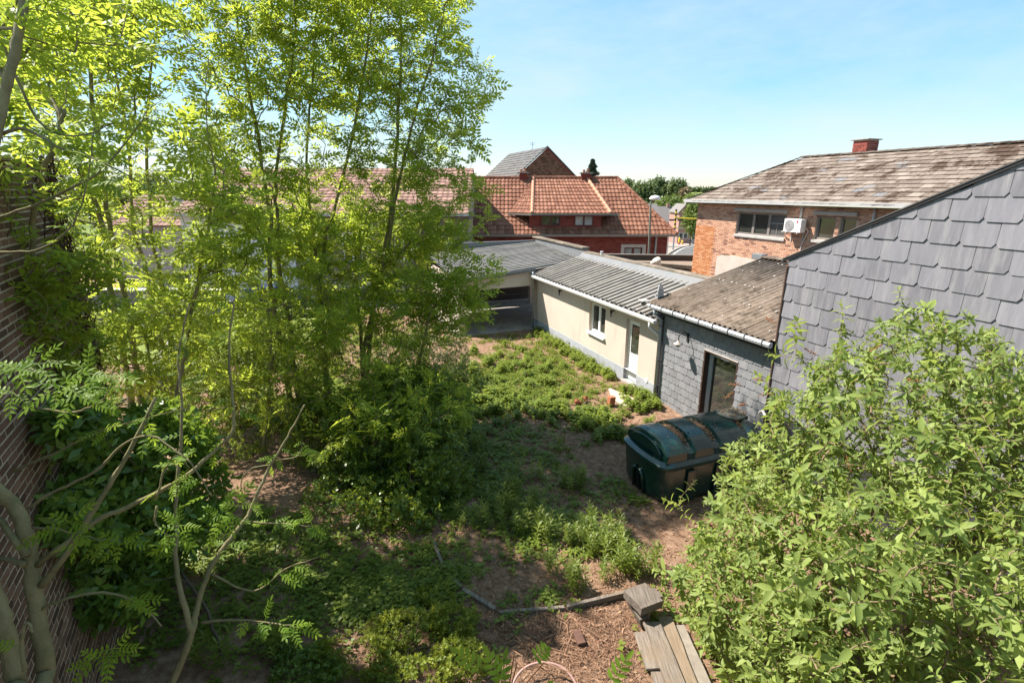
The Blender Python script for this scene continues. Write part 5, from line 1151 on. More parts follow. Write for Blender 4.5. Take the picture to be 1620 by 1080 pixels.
class Graph:
    def __init__(s): s.p = []; s.par = []; s.paths = []; s.r = []
    def add_path(s, pts, start=-1, kind=1):
        ids = [start] if start >= 0 else []
        for q in pts: s.p.append(np.array(q, float)); s.par.append(ids[-1] if ids else -1); ids.append(len(s.p)-1)
        s.paths.append((ids, kind)); return ids
    def grow(s, targets, r, step=.28, up=.35, minlow=.0):
        arr = np.array(s.p); base = arr[0]
        d0 = np.array([np.min(np.linalg.norm(arr-t, axis=1)) for t in targets]); order = np.argsort(d0)
        for i in order:
            t = targets[i]; A = np.array(s.p); dv = t-A; d = np.linalg.norm(dv, axis=1); pen = d+np.maximum(0, -dv[:, 2])*1.6+np.maximum(0, .45*np.hypot(dv[:, 0], dv[:, 1])-dv[:, 2])*.45
            pen[A[:, 2] < base[2]+minlow] += 5
            k = int(np.argmin(pen)); st = A[k]; L = d[k]
            if L < .06: continue
            pk = s.par[k]; din = unit(st-s.p[pk]) if pk >= 0 else np.array([0, 0, 1.]); c = st+(din*.4+np.array([0, 0, up]))*L*.45+r.normal(0, .05*L, 3)
            n = max(2, int(L/step)); ts = np.arange(1, n+1)/n; pts = [(1-q)**2*st+2*q*(1-q)*c+q*q*t+(r.normal(0, .015, 3) if q < 1 else 0) for q in ts]
            s.add_path(pts, k, 0)
    def radii(s, tip=.004, e=.45, maxr=1.):
        cnt = np.zeros(len(s.p))
        for ids, k in s.paths:
            j = ids[-1]
            while j >= 0: cnt[j] += 1; j = s.par[j]
        s.r = np.minimum(tip*np.maximum(cnt, 1)**e, maxr)
    def tubes(s, stem_r=None, ns=8, nb=4):
        mb = MB()
        for ids, k in s.paths:
            pts = [s.p[i] for i in ids]; rs = [s.r[i] for i in ids]
            if not k and len(rs) > 1: rs[0] = min(rs[0], rs[1]*1.25)
            if k and stem_r:
                m_ = len(ids); rs = [max(a, stem_r*(1-.82*j/(m_-1))) for j, a in enumerate(rs)]
            mb.tube(pts, rs, ns if k else nb, cap=False)
        return mb
def smooth_path(pts, n=4, r=None, j=.02):
    pts = [np.array(p, float) for p in pts]; out = []
    P = [2*pts[0]-pts[1]]+pts+[2*pts[-1]-pts[-2]]
    for i in range(1, len(P)-2):
        for k in range(n):
            t = k/n; a, b, c, d = P[i-1], P[i], P[i+1], P[i+2]
            q = .5*((2*b)+(-a+c)*t+(2*a-5*b+4*c-d)*t*t+(-a+3*b-3*c+d)*t**3)
            out.append(q+(r.normal(0, j, 3) if r is not None else 0))
    out.append(pts[-1]); return out
def tube_mesh(mb, name):
    me = bpy.data.meshes.new(name); me.from_pydata([tuple(v) for v in mb.v], [], mb.f); me.update(); me.polygons.foreach_set('use_smooth', np.ones(len(me.polygons), bool)); return me
def leaves_on(g, r, per_path=12, spread=.12, start=.3, templates=ASH, droop=.25, size=(.8, 1.25), tintbase=None):
    pos = []; dirs = []; pt_ = []
    for ids, k in g.paths:
        if k: continue
        m_ = len(ids); i0 = max(1, int(m_*start)); tb = r.beta(1.6, 1.8)
        for _ in range(per_path):
            j = r.integers(i0, m_); q = g.p[ids[j]]; pq = g.p[ids[j-1]]; d = unit(q-pq)
            sd_ = r.normal(size=3); sd_[2] *= .4; sd_ = unit(sd_); pos.append(q-(q-pq)*r.random()); dirs.append(unit(sd_+d*.7+np.array([0, 0, .15-droop*r.random()*2]))); pt_.append(tb)
    pos = np.array(pos); dirs = np.array(dirs); pt_ = np.array(pt_); n = len(pos); Vs, Fs, Ts = [], [], []; off = 0; pick = r.integers(0, len(templates), n)
    for t, (TV, TF) in enumerate(templates):
        m_ = pick == t; k = m_.sum()
        if not k: continue
        Z = np.array([0, 0, 1.])+r.normal(0, .6, (k, 3)); V, F, T = scatter(TV, TF, pos[m_], dirs[m_], Z, r.uniform(*size, k), np.clip(.65*pt_[m_]+.35*r.beta(2, 2.2, k), 0, 1), .08, r)
        Vs.append(V); Fs.append(F+off); Ts.append(T); off += len(V)
    return np.concatenate(Vs), np.concatenate(Fs), np.concatenate(Ts)

def make_tree(name, label, stems, blobs, nt, seed, stem_r, per_path=12, leafmat=None, barkm=None, group=None, weights=None, tip=.0042, size=(.65, 1.1), minlow=1.2, cat='tree'):
    """stems: list of lists of world points, first point on the ground"""
    r = np.random.default_rng(seed); base = np.array(stems[0][0]); g = Graph()
    for k, st in enumerate(stems): g.add_path([q-base for q in smooth_path(st, 5, r, .012)], -1, 1)
    T = sample_blobs(blobs, nt, r, weights=weights)-base; T = T[T[:, 2] > .5]; g.grow(T, r, minlow=minlow); g.radii(tip)
    root = thing(name, label, cat, tuple(base), group, site=False)
    link('trunk', tube_mesh(g.tubes(stem_r), 'trunk'), barkm or bark, root)
    V, F, Tn = leaves_on(g, r, per_path, size=size); link('crown', np_mesh('crown', V, F, Tn), leafmat or ash_leaf, root)
    return root
def stem(D, px, base=None):
    """trace through pixels at forward distance D (a number or one per point), then drop to the ground"""
    pts = []
    for k, q in enumerate(px):
        d = D if not hasattr(D, '__len__') else D[k]; pts.append(np.array(Y(q[0], q[1], d)))
    b = pts[0].copy(); n = pts[1]-pts[0]; f = b[2]/max(.2, n[2]); gpt = b-n*f*.4; gpt[2] = float(gz(gpt[0], gpt[1]))-.05
    return [gpt]+pts
TG = 'slender young trees in the overgrown yard'
make_tree('slender_tree', 'twin-stemmed young tree nearest the brick wall, leaning left', [stem(9.4, [(205, 620), (196, 570), (174, 450), (159, 344), (120, 255), (96, 200), (80, 100), (55, -10)]), stem(9.7, [(222, 620), (212, 560), (200, 480), (178, 380), (165, 300), (150, 180), (140, 60), (132, -10)])],
          [blob(80, 60, 9.0, 110, 130, 1.6), blob(170, 40, 9.8, 90, 150, 1.6), blob(40, 240, 8.6, 70, 110, 1.2), blob(120, 330, 9.0, 90, 90, 1.3), blob(150, 460, 9.2, 110, 70, 1.3), blob(60, -30, 9.3, 120, 50, 1.4)], 300, 21, .07, 4, group=TG)
make_tree('slender_tree', 'twin-stemmed young tree in the gap left of centre, bare below', [stem(12.2, [(252, 530), (243, 496), (230, 430), (211, 348), (202, 222), (185, 130), (165, 30), (158, -10)]), stem(12.4, [(268, 520), (266, 496), (252, 430), (240, 367), (232, 215), (238, 120), (250, 20), (252, -20)])],
          [blob(190, 130, 12.2, 60, 110, 1.3), blob(215, 280, 12.2, 75, 70, 1.2), blob(215, 390, 12.0, 70, 60, 1.1), blob(210, 0, 12.2, 90, 60, 1.4), blob(260, 480, 12, 70, 60, 1.2)], 180, 22, .065, 3, group=TG)
make_tree('slender_tree', 'tall twin-trunked tree left of the crown centre', [stem(12.0, [(452, 590), (435, 490), (426, 424), (429, 343), (421, 302), (405, 200), (385, 90), (368, -10)]), stem(12.3, [(466, 590), (453, 490), (442, 424), (440, 357), (437, 288), (450, 180), (465, 70), (468, -10)])],
          [blob(375, 120, 11.8, 95, 120, 1.6), blob(450, 60, 12.3, 90, 110, 1.6), blob(400, 290, 11.6, 100, 80, 1.4), blob(350, 210, 11.6, 60, 70, 1.2), blob(390, 420, 11.4, 120, 70, 1.4), blob(420, -20, 12.2, 120, 50, 1.5), blob(340, 360, 11.5, 70, 60, 1.1), blob(320, 30, 11.6, 50, 90, 1.)], 400, 23, .075, 5, group=TG)
make_tree('slender_tree', 'slim forked tree standing between the twin trunks and the leaning one', [stem(13.0, [(515, 600), (513, 555), (510, 496), (503, 440), (495, 357), (485, 260), (492, 150), (500, 30), (502, -10)]), stem(13.1, [(518, 600), (507, 470), (516, 375), (530, 327), (555, 230), (575, 120), (590, 10), (593, -10)])],
          [blob(530, 120, 13.0, 90, 130, 1.7), blob(500, 290, 12.8, 90, 80, 1.5), blob(520, 420, 12.6, 100, 80, 1.4), blob(560, 20, 13.2, 90, 90, 1.6), blob(480, 520, 12.2, 90, 50, 1.2), blob(540, -20, 13.2, 100, 45, 1.5)], 350, 24, .065, 5, group=TG)
make_tree('slender_tree', 'right-leaning tree with the wide crown edge against the sky', [stem(13.2, [(574, 600), (577, 549), (585, 510), (594, 471), (602, 432), (616, 377), (624, 321), (638, 260), (660, 167), (685, 90), (703, 10)]), stem(13.4, [(580, 600), (590, 500), (606, 410), (622, 300), (632, 155), (634, 40), (636, -10)])],
          [blob(690, 110, 13.2, 85, 100, 1.6), blob(620, 60, 13.4, 80, 100, 1.7), blob(690, 220, 13.0, 85, 70, 1.5), blob(615, 200, 13.3, 90, 90, 1.6), blob(640, 310, 13.0, 110, 60, 1.4), blob(720, 330, 12.6, 70, 60, 1.1), blob(660, 420, 12.8, 110, 70, 1.4), blob(740, 430, 12.4, 55, 60, .9), blob(680, 10, 13.3, 75, 60, 1.5), blob(650, -20, 13.4, 90, 40, 1.4), blob(600, 470, 12.8, 90, 60, 1.3), blob(745, 160, 13.2, 36, 70, .8), blob(690, 490, 12.7, 70, 40, 1.1)], 530, 25, .075, 5, group=TG)
make_tree('thin_sapling', 'thin pale-stemmed sapling crossing in front of the left trunks', [stem(8.2, [(280, 640), (292, 560), (305, 480), (318, 420), (332, 340), (340, 270), (325, 190), (330, 90)])],
          [blob(310, 250, 8.2, 60, 80, .9), blob(330, 380, 8.0, 70, 70, .9), blob(290, 480, 8.0, 70, 60, .9), blob(380, 330, 8.2, 50, 40, .7)], 90, 26, .03, 4, group=TG)
make_tree('thin_sapling', 'thin dark sapling close to the brick wall', [stem(5.6, [(100, 600), (85, 520), (62, 430), (50, 385), (62, 310), (85, 225), (102, 160), (110, 115)])],
          [blob(60, 300, 5.4, 60, 60, .5), blob(110, 420, 5.6, 70, 60, .6), blob(60, 540, 5.2, 70, 40, .5), blob(110, 220, 5.6, 50, 40, .5), blob(20, 60, 6.0, 60, 80, .8), blob(60, 470, 5.2, 70, 60, .4), blob(110, 560, 5.8, 60, 50, .5), blob(80, 680, 5.0, 60, 50, .4)], 150, 27, .022, 4, group=TG, minlow=.6, size=(.55, .85))

SG = 'leafy suckers filling the space below the trees'
make_tree('leafy_sucker', 'low arching sucker spreading over the dense dark shrub', [stem(9.9, [(600, 760), (605, 700), (615, 640), (640, 580)])], [blob(600, 640, 9.6, 90, 70, .9), blob(680, 660, 9.4, 70, 60, .8), blob(560, 700, 9.2, 80, 50, .8), blob(720, 620, 10, 50, 50, .7), blob(680, 740, 8.9, 60, 60, .7)], 120, 28, .025, 4, group=SG, minlow=.3, size=(.6, .95))
make_tree('leafy_sucker', 'leafy sucker in front of the twin trunks', [stem(10.6, [(420, 690), (425, 620), (430, 540), (420, 470)])], [blob(420, 520, 10.5, 90, 60, .9), blob(480, 560, 10.6, 80, 60, .9), blob(370, 580, 10.2, 80, 60, .9), blob(430, 630, 10., 100, 50, .9), blob(520, 500, 11, 60, 50, .8)], 150, 29, .025, 3, group=SG, minlow=.3, size=(.7, 1.))
make_tree('leafy_sucker', 'leafy sucker below the left twin stems', [stem(9.2, [(230, 720), (240, 640), (235, 560), (220, 500)])], [blob(220, 520, 9, 80, 50, .8), blob(280, 560, 9.2, 70, 60, .8), blob(170, 590, 8.6, 80, 50, .8), blob(250, 640, 8.6, 90, 50, .8), blob(130, 540, 8.6, 60, 50, .7)], 130, 30, .025, 3, group=SG, minlow=.3, size=(.65, .95))
make_tree('leafy_sucker', 'leafy sucker right of the leaning tree, over the carport corner', [stem(12.0, [(650, 640), (662, 580), (680, 500), (705, 440)])], [blob(690, 470, 12, 60, 60, .9), blob(740, 450, 12, 50, 60, .8), blob(650, 520, 12, 70, 50, .9), blob(755, 480, 11.8, 28, 35, .5), blob(630, 600, 11.6, 80, 40, .8)], 140, 39, .025, 4, group=SG, minlow=.3, size=(.75, 1.05))
make_tree('leafy_sucker', 'leafy sucker in the gap before the long house', [stem(13.2, [(340, 640), (345, 560), (340, 470), (350, 400)])], [blob(330, 430, 13, 80, 60, 1.), blob(290, 500, 13, 70, 50, .9), blob(370, 490, 13, 70, 60, 1.), blob(340, 560, 12.6, 90, 50, .9), blob(540, 470, 13.6, 60, 60, .9)], 160, 40, .025, 4, group=SG, minlow=.3, size=(.8, 1.1))
make_tree('leafy_sucker', 'leafy sucker before the grey brick wall of the long house', [stem(13.8, [(570, 640), (572, 560), (566, 470), (560, 380)])], [blob(560, 350, 13.8, 80, 50, 1.), blob(480, 380, 13.6, 70, 60, 1.), blob(630, 380, 13.8, 80, 50, 1.), blob(690, 370, 13.6, 60, 50, .9), blob(560, 430, 13.6, 90, 40, 1.), blob(420, 350, 13.6, 60, 50, 1.)], 240, 38, .03, 5, group=SG, minlow=.3)

# ---------------------------------------------------------------- shrubs
def sprig(nl, L, w, seed, spread=1.):
    r = np.random.default_rng(seed); V = []; F = []
    for k in range(nl):
        a = 2.4*k; t = k/nl; d = (math.cos(a)*spread, math.sin(a)*spread, .55+.5*t); i = len(V)
        V.extend(leafquad((0, 0, t*L*1.6), d, L*r.uniform(.75, 1.1), w, (-math.cos(a)*.5, -math.sin(a)*.5, 1), droop=r.uniform(0, .25))); F.append((i, i+1, i+2, i+3))
    V = np.array(V)[:, [2, 0, 1]]; return V, np.array(F)               # x = shoot axis
def make_shrub(name, label, base, blobs, n, seed, tmpl, mat, twigs=40, size=(.8, 1.3), shell=.45, barkm=None, cat='shrub', clump=2.2, outward=.7, group=None):
    r = np.random.default_rng(seed); base = np.array(base, float); P0 = sample_blobs(blobs, int(n*1.8), r, shell)
    k = vnoise(P0[:, 0]*clump, P0[:, 1]*clump+P0[:, 2]*clump*1.3, seed)+.6*vnoise(P0[:, 2]*clump*2, P0[:, 0]*clump*2.1, seed+3); P0 = P0[np.argsort(-k+r.normal(0, .35, len(k)))[:n]]
    P0 = P0[P0[:, 2] > gz(P0[:, 0], P0[:, 1])+.03]; n = len(P0)
    cen = np.mean([b[0] for b in blobs], 0); d = unit(P0-cen)*outward+r.normal(0, .45, (n, 3))+np.array([0, 0, .35]); Vs, Fs, Ts = [], [], []; off = 0; pick = r.integers(0, len(tmpl), n)
    for t, (TV, TF) in enumerate(tmpl):
        m_ = pick == t; kk = m_.sum(); V, F, T = scatter(TV, TF, P0[m_]-base, d[m_], r.normal(size=(kk, 3)), r.uniform(*size, kk), r.beta(2, 2.4, kk), .12, r); Vs.append(V); Fs.append(F+off); Ts.append(T); off += len(V)
    root = thing(name, label, cat, tuple(base), group, site=False)
    g = Graph(); g.add_path([np.zeros(3), np.array([0, 0, .12])], -1, 1); g.grow(P0[r.choice(n, min(twigs, n), False)]-base, r, .2, .3); g.radii(.0035, .45, .05)
    link('stems', tube_mesh(g.tubes(.03, 6, 4), 'stems'), barkm or bark_dark, root); link('foliage', np_mesh('foliage', np.concatenate(Vs), np.concatenate(Fs), np.concatenate(Ts)), mat, root); return root
BOX = [sprig(9, .05, .027, 1), sprig(7, .055, .03, 2)]; BROAD = [sprig(6, .11, .05, 3), sprig(5, .13, .055, 4)]; SMALL = [sprig(9, .035, .017, 5), sprig(8, .03, .016, 6)]
make_shrub('dense_shrub', 'large dense dark green shrub in the middle of the yard', tuple(G(600, 830)), [blob(590, 700, 10.2, 95, 90, 1.2), blob(520, 680, 10.6, 70, 70, 1.0), blob(685, 740, 9.4, 62, 100, .9), blob(570, 800, 8.9, 105, 62, 1.), blob(690, 650, 10.9, 60, 60, .9), blob(640, 620, 11.4, 70, 50, .9), blob(640, 800, 8.8, 90, 60, .9)], 9500, 31, BOX+[sprig(6, .075, .034, 12)], shrub_leaf, 110, (.9, 1.8), shell=.15, clump=1.5)
make_shrub('round_shrub', 'rounded olive-green shrub right of the tree stems', tuple(G(690, 610)), [blob(685, 555, 15.6, 58, 50, 1.2), blob(640, 570, 15.2, 50, 45, 1.1), blob(715, 580, 15.0, 30, 30, .7)], 3800, 32, SMALL, olive_leaf, 50, (1., 1.6))
make_shrub('broad_leaved_shrub', 'dark broad-leaved shrub at the foot of the brick wall', (-3.6, 5.0, .5), [blob(180, 760, 5.3, 70, 90, .5), blob(255, 720, 6.5, 70, 80, .7), blob(170, 900, 4.8, 70, 90, .4), blob(125, 690, 4.7, 45, 60, .3), blob(235, 850, 5.7, 80, 80, .5), blob(120, 820, 4.5, 45, 80, .3), blob(300, 790, 6.6, 60, 60, .5)], 2700, 33, BROAD, laurel_leaf, 50)
make_shrub('understorey_shrub', 'lighter twiggy shrub below the twin trunks, left of the dense one', tuple(G(400, 720)), [blob(400, 620, 11.5, 110, 70, 1.2), blob(320, 600, 12.0, 80, 60, 1.), blob(450, 560, 12.6, 90, 50, 1.1), blob(350, 690, 10.5, 90, 40, .8)], 3600, 34, [sprig(7, .06, .028, 8), sprig(6, .07, .03, 9)], weed_leaf, 60)
make_shrub('understorey_shrub', 'twiggy green shrub filling between leaning tree and round shrub', tuple(G(580, 640)), [blob(590, 560, 14.0, 90, 60, 1.1), blob(540, 600, 13.2, 80, 50, 1.), blob(640, 620, 12.6, 70, 40, .9)], 3200, 35, [sprig(7, .055, .025, 10), sprig(8, .05, .024, 11)], weed_leaf, 50)
make_shrub('low_shrub', 'low yellow-green spreading shrub at the bottom beside the mulch', tuple(G(650, 1040)), [gblob(715, 985, .4, .2, .3), gblob(640, 1000, .6, .24, .3), gblob(725, 1045, .42, .25, .3), gblob(560, 1035, .6, .25, .3), gblob(650, 1075, .6, .25, .3), gblob(690, 940, .3, .15, .25)], 3600, 36, SMALL, yellow_leaf, 60, (.9, 1.5))
make_shrub('low_shrub', 'dull green low shrub at the bottom edge near the left', tuple(G(480, 1060)), [gblob(480, 1060, .5, .2, .3), gblob(420, 1040, .4, .2, .3)], 1300, 37, SMALL, shrub_leaf, 30, (1., 1.5))

# ---------------------------------------------------------------- big grey-green shrub on the right (shoots with paired leaves)
bb = np.array([4.35, 5.0, 0.]); r = np.random.default_rng(41)
bud = thing('flowering_shrub', 'large pale green arching shrub in front of the slate gable', 'shrub', tuple(bb), site=False)
ell = [(np.array([4.6, 5.4, 2.3]), np.array([2.0, 1.8, 2.0])), (np.array([5.0, 5.9, 3.35]), np.array([1.3, 1.2, 1.35])), (np.array([3.35, 4.9, 1.6]), np.array([1.35, 1.35, 1.35])), (np.array([3.6, 3.6, 2.0]), np.array([1.5, 1.2, 1.7])), (np.array([6.0, 4.6, 2.8]), np.array([1.4, 1.6, 1.6])), (np.array([3.7, 6.4, 1.9]), np.array([.8, .7, 1.0])), (np.array([3.0, 5.6, .95]), np.array([.85, .85, .8])), (np.array([4.95, 4.6, 3.55]), np.array([.95, .9, .95]))]
tips = sample_blobs(ell, 4400, r, .42, weights=[3, 2.2, 2.2, 2.6, 1.6, .8, .9, 1.1]); tips = tips[tips[:, 2] > .25]
ss_ = np.array([toSite(p)[0] for p in tips]); uu_ = np.array([toSite(p)[1] for p in tips]); tips = tips[(ss_ < 8.85)]
spires = np.array([np.array(Y(*q)) for q in ((1420, 455, 6.5), (1428, 480, 6.4), (1330, 478, 6.9), (1262, 505, 7.0), (1470, 490, 6.3), (1540, 530, 5.6), (1572, 528, 5.5), (1260, 560, 6.6), (1195, 590, 6.4), (1215, 560, 6.9), (1600, 540, 5.2), (1050, 790, 6.3), (1075, 800, 6.1), (1100, 760, 6.3), (1035, 900, 5.6))])
tips = np.concatenate([tips, spires])
g = Graph(); r3 = random.Random(2)
for k in range(9): a = k*.7; g.add_path([bb*0+np.array([.12*math.cos(a), .12*math.sin(a), 0]), np.array([.3*math.cos(a), .3*math.sin(a), .6]), np.array([.6*math.cos(a), .6*math.sin(a), 1.2])], -1, 1)
g.grow(tips-bb, r, .22, .22); g.radii(.0032, .42, .03)
link('stems', tube_mesh(g.tubes(.02, 6, 5), 'stems'), surf('shrub_stem', (.14, .10, .06), (.26, .19, .12), 12, .9, .3, var=None), bud)
LP = []                                                            # (pos, dir, normal, length)
for ids, k in g.paths:
    if k: continue
    P = np.array([g.p[i] for i in ids]); seg = np.linalg.norm(np.diff(P, axis=0), axis=1); cum = np.concatenate([[0], np.cumsum(seg)]); Lt = cum[-1]
    if Lt < .05: continue
    s_ = Lt; az = r.random()*3.14; n = 0; tb = r.beta(1.3, 1.3); big = r.uniform(.105, .19)
    while s_ > max(0, Lt-.95) and n < 15:
        j = min(len(P)-2, max(0, np.searchsorted(cum, s_)-1)); f = (s_-cum[j])/max(1e-6, seg[j]); q = P[j]*(1-f)+P[j+1]*f; ax = unit(P[j+1]-P[j])
        e1 = unit(np.cross(ax, [.3, .2, .9])); e2 = np.cross(ax, e1); ll = big*min(1., .38+.16*n)*r.uniform(.85, 1.12)
        for sg in (0, math.pi):
            a = az+sg; o_ = e1*math.cos(a)+e2*math.sin(a); elev = 1.0-.14*min(n, 5); d = unit(o_+ax*elev*.7+np.array([0, 0, -.05*n])+r.normal(0, .12, 3)); LP.append((q, d, unit(ax-o_*.25+np.array([0, 0, .5])), ll, tb))
        az += math.pi/2+r.normal(0, .15); s_ -= .032+.007*n; n += 1
pos = np.array([q[0] for q in LP]); dr = np.array([q[1] for q in LP]); nm = np.array([q[2] for q in LP]); ln = np.array([q[3] for q in LP]); ltint = np.array([q[4] for q in LP])
def budleaf(seed):
    q = np.random.default_rng(seed); V, F = leaf8((0, 0, 0), (1, 0, 0), 1., .37, fold=q.uniform(.1, .3), droop=q.uniform(.1, .38)); return np.array(V), np.array(F)
BT = [budleaf(k) for k in range(4)]; wp = pos+bb-np.array([0, 0, CAM_H]); dep = wp[:, 1]*_cp-wp[:, 2]*_sp; pxx = 810+810*wp[:, 0]/dep; pyy = 540-810*(wp[:, 1]*_sp+wp[:, 2]*_cp)/dep
vis = (pxx > 0) & (pxx < 1625) & (pyy > 0) & (pyy < 1085); score = np.where(vis, ln/dep, 0)
# outermost towards the camera: keep those with few leaves in front
cell = {}
for i in np.argsort(dep):
    if not vis[i]: continue
    c = (int(pxx[i]//26), int(pyy[i]//26)); cell.setdefault(c, []).append(i)
front = np.zeros(len(pos), bool)
for c, ix in cell.items(): front[ix[:2]] = True
big = np.argsort(-np.where(front, score, 0))[:300]; rest = np.setdiff1d(np.arange(len(pos)), big)
bl_me = []
for V, F in BT: me = np_mesh('leaf', V, F, smooth=True); me.materials.append(bud_leaf_o); bl_me.append(me)
for i in big:
    X = unit(dr[i]); Z = unit(nm[i]-X*(nm[i]@X)); Yv = np.cross(Z, X); o = link('leaf', bl_me[i % 4], None, bud)
    o.matrix_local = Matrix(((X[0]*ln[i], Yv[0]*ln[i], Z[0]*ln[i], pos[i][0]), (X[1]*ln[i], Yv[1]*ln[i], Z[1]*ln[i], pos[i][1]), (X[2]*ln[i], Yv[2]*ln[i], Z[2]*ln[i], pos[i][2]), (0, 0, 0, 1)))
Vs, Fs, Ts = [], [], []; off = 0
for t in range(4):
    m_ = rest[rest % 4 == t]; V, F, T = scatter(*BT[t], pos[m_], dr[m_], nm[m_], ln[m_], np.clip(.7*ltint[m_]+.3*r.random(len(m_)), 0, 1), .03, r); Vs.append(V); Fs.append(F+off); Ts.append(T); off += len(V)
o = link('foliage', np_mesh('foliage', np.concatenate(Vs), np.concatenate(Fs), np.concatenate(Ts), smooth=True), bud_leaf, bud); tag(o, kind='stuff')
for q in ((1170, 610, 6.8), (1195, 600, 6.8), (1180, 640, 6.6), (1205, 625, 6.5), (1150, 628, 6.9), (1440, 600, 5.6), (1290, 560, 6.6), (1590, 845, 3.8), (1225, 510, 7.0), (1375, 555, 6.2), (1500, 610, 5.4), (1120, 830, 5.9), (1345, 740, 5.)):   # last year's brown flower spikes
    mb = MB(); p = np.array(Y(*q))-bb; d = unit(np.array([r.normal(), r.normal(), .4])); mb.tube([tuple(p-d*.05), tuple(p+d*.17)], [.005, .002], 5)
    for k in range(26): t = r.random(); c = p+d*t*.16+r.normal(0, .016*(1-.5*t), 3); mb.lathe([(.002, -.007), (.009, 0), (.002, .007)], c, 5)
    link('dry_flower_spike', tube_mesh(mb, 'dry_flower_spike'), dry_bloom, bud)
print('buddleia leaves', len(LP))
# ---------------------------------------------------------------- foreground tree, lower left
fgt = thing('forked_tree', 'near tree with thick grey-green forked trunk at lower left', 'tree', (-3.15, 2.35, .3), site=False); fb = np.array(BASE[fgt.name])
r = np.random.default_rng(51); g = Graph()
def KP(px, t): return [np.array(K(x, y, t[i] if hasattr(t, '__len__') else t))-fb for i, (x, y) in enumerate(px)]
mbt = MB()
def limb(px, t, r0, r1, n=9, ground=False, jit=.0025):
    pts = KP(px, t)
    if ground: pts = [np.array([0, 0, -.05])+np.array([.02*len(px), 0, 0])]+pts
    pts = smooth_path(pts, 5, r, jit); m_ = len(pts); rs = [r0+(r1-r0)*k/(m_-1) for k in range(m_)]
    rs = [a*(1+.05*math.sin(k*1.9)+.03*math.sin(k*.7)) for k, a in enumerate(rs)]; mbt.tube([tuple(p) for p in pts], rs, n, cap=True); return pts
T = 3.0
limb([(84, 1150), (74, 1060), (62, 990), (54, 930), (48, 885), (44, 855), (24, 805), (-10, 770), (-60, 720), (-70, 600), (-55, 420), (-30, 300), (-8, 215), (12, 130), (28, 60), (42, -20), (60, -120)], [T]*6+[3.0, 2.95, 2.9, 2.9, 2.95, 3.0, 3.05, 3.1, 3.15, 3.2, 3.3], .046, .024, 12, True)
limb([(40, 1160), (26, 1080), (10, 1000), (-8, 940), (-40, 860)], [2.8]*5, .046, .038, 12, True)
br = [([(66, 925), (100, 885), (140, 820), (190, 740), (222, 680), (246, 628)], [3.0, 3.0, 3.05, 3.1, 3.15, 3.2], .021, .010),
      ([(58, 893), (100, 862), (150, 825), (215, 795), (290, 755), (340, 712), (368, 680), (368, 630), (362, 560), (370, 480)], [3.0, 3.0, 3.1, 3.2, 3.3, 3.4, 3.45, 3.5, 3.5, 3.5], .019, .006),
      ([(64, 963), (110, 945), (165, 937), (205, 948), (240, 972), (256, 990)], [3.0, 3.0, 3.1, 3.15, 3.2, 3.2], .010, .004),
      ([(44, 880), (20, 850), (2, 825), (-30, 810)], 2.95, .02, .014), ([(40, 892), (10, 885), (-30, 880)], 2.95, .018, .012),
      ([(52, 835), (90, 836), (130, 848), (180, 855)], 3.0, .008, .003), ([(30, 815), (80, 780), (150, 745), (200, 700), (240, 690), (280, 715), (300, 730), (320, 760), (335, 785)], 3.1, .010, .003),
      ([(20, 745), (80, 720), (150, 685), (215, 665), (300, 645)], 3.4, .010, .003), ([(0, 642), (60, 645), (110, 652), (150, 640), (172, 620), (178, 585)], 2.9, .009, .003),
      ([(246, 790), (262, 740), (280, 720), (300, 740)], 3.2, .007, .003), ([(248, 800), (246, 825), (258, 842), (280, 852)], 3.2, .008, .004),
      ([(40, 1060), (34, 1020), (42, 985), (52, 1000)], 2.6, .012, .006), ([(-20, 350), (40, 330), (110, 300), (160, 270), (215, 205), (235, 170)], 3.6, .012, .003), ([(-10, 400), (60, 395), (110, 360), (135, 300), (150, 200)], 3.4, .010, .003),
      ([(0, 60), (60, 190), (120, 215), (180, 195)], 3.3, .010, .003), ([(-8, 215), (40, 205), (100, 235), (160, 255), (240, 300)], 3.1, .012, .003)]
ends = []
for px, t, a, b in br: ends.append(limb(px, t, a, b, 7))
link('trunk', tube_mesh(mbt, 'trunk'), bark, fgt)
FT = [pinnate(5, .23, .062, .022, 11, True, True), pinnate(4, .19, .06, .023, 12, True, True), pinnate(3, .14, .055, .022, 13, True, True)]; fme = []
for V, F in FT: me = np_mesh('leaf', V, F, smooth=False); me.materials.append(ash_leaf_o); fme.append(me)
def put_leaf(root, base, p, d, up, sc, k):
    X = unit(np.array(d, float)); Z = np.array(up, float); Z = unit(Z-X*(Z@X)); Yv = np.cross(Z, X); o = link('leaf', fme[k % 3], None, root); sc *= .62
    o.matrix_local = Matrix([[X[i]*sc, Yv[i]*sc, Z[i]*sc, p[i]] for i in range(3)]+[[0, 0, 0, 1]]); return o
nl = 0
for e, cnt in zip(ends, (4, 14, 5, 0, 0, 7, 8, 7, 16, 5, 8, 1, 24, 20, 16, 20)):
    for k in range(cnt):
        j = int(len(e)*(.3+.7*r.random()**.7)); j = min(j, len(e)-1); p = e[j]; d = np.array([r.normal(0, .8), -.35+r.normal(0, .5), r.normal(-.05, .25)]); put_leaf(fgt, fb, p, d, (r.normal(0, .3), -.5+r.normal(0, .2), 1), r.uniform(.75, 1.25), k); nl += 1
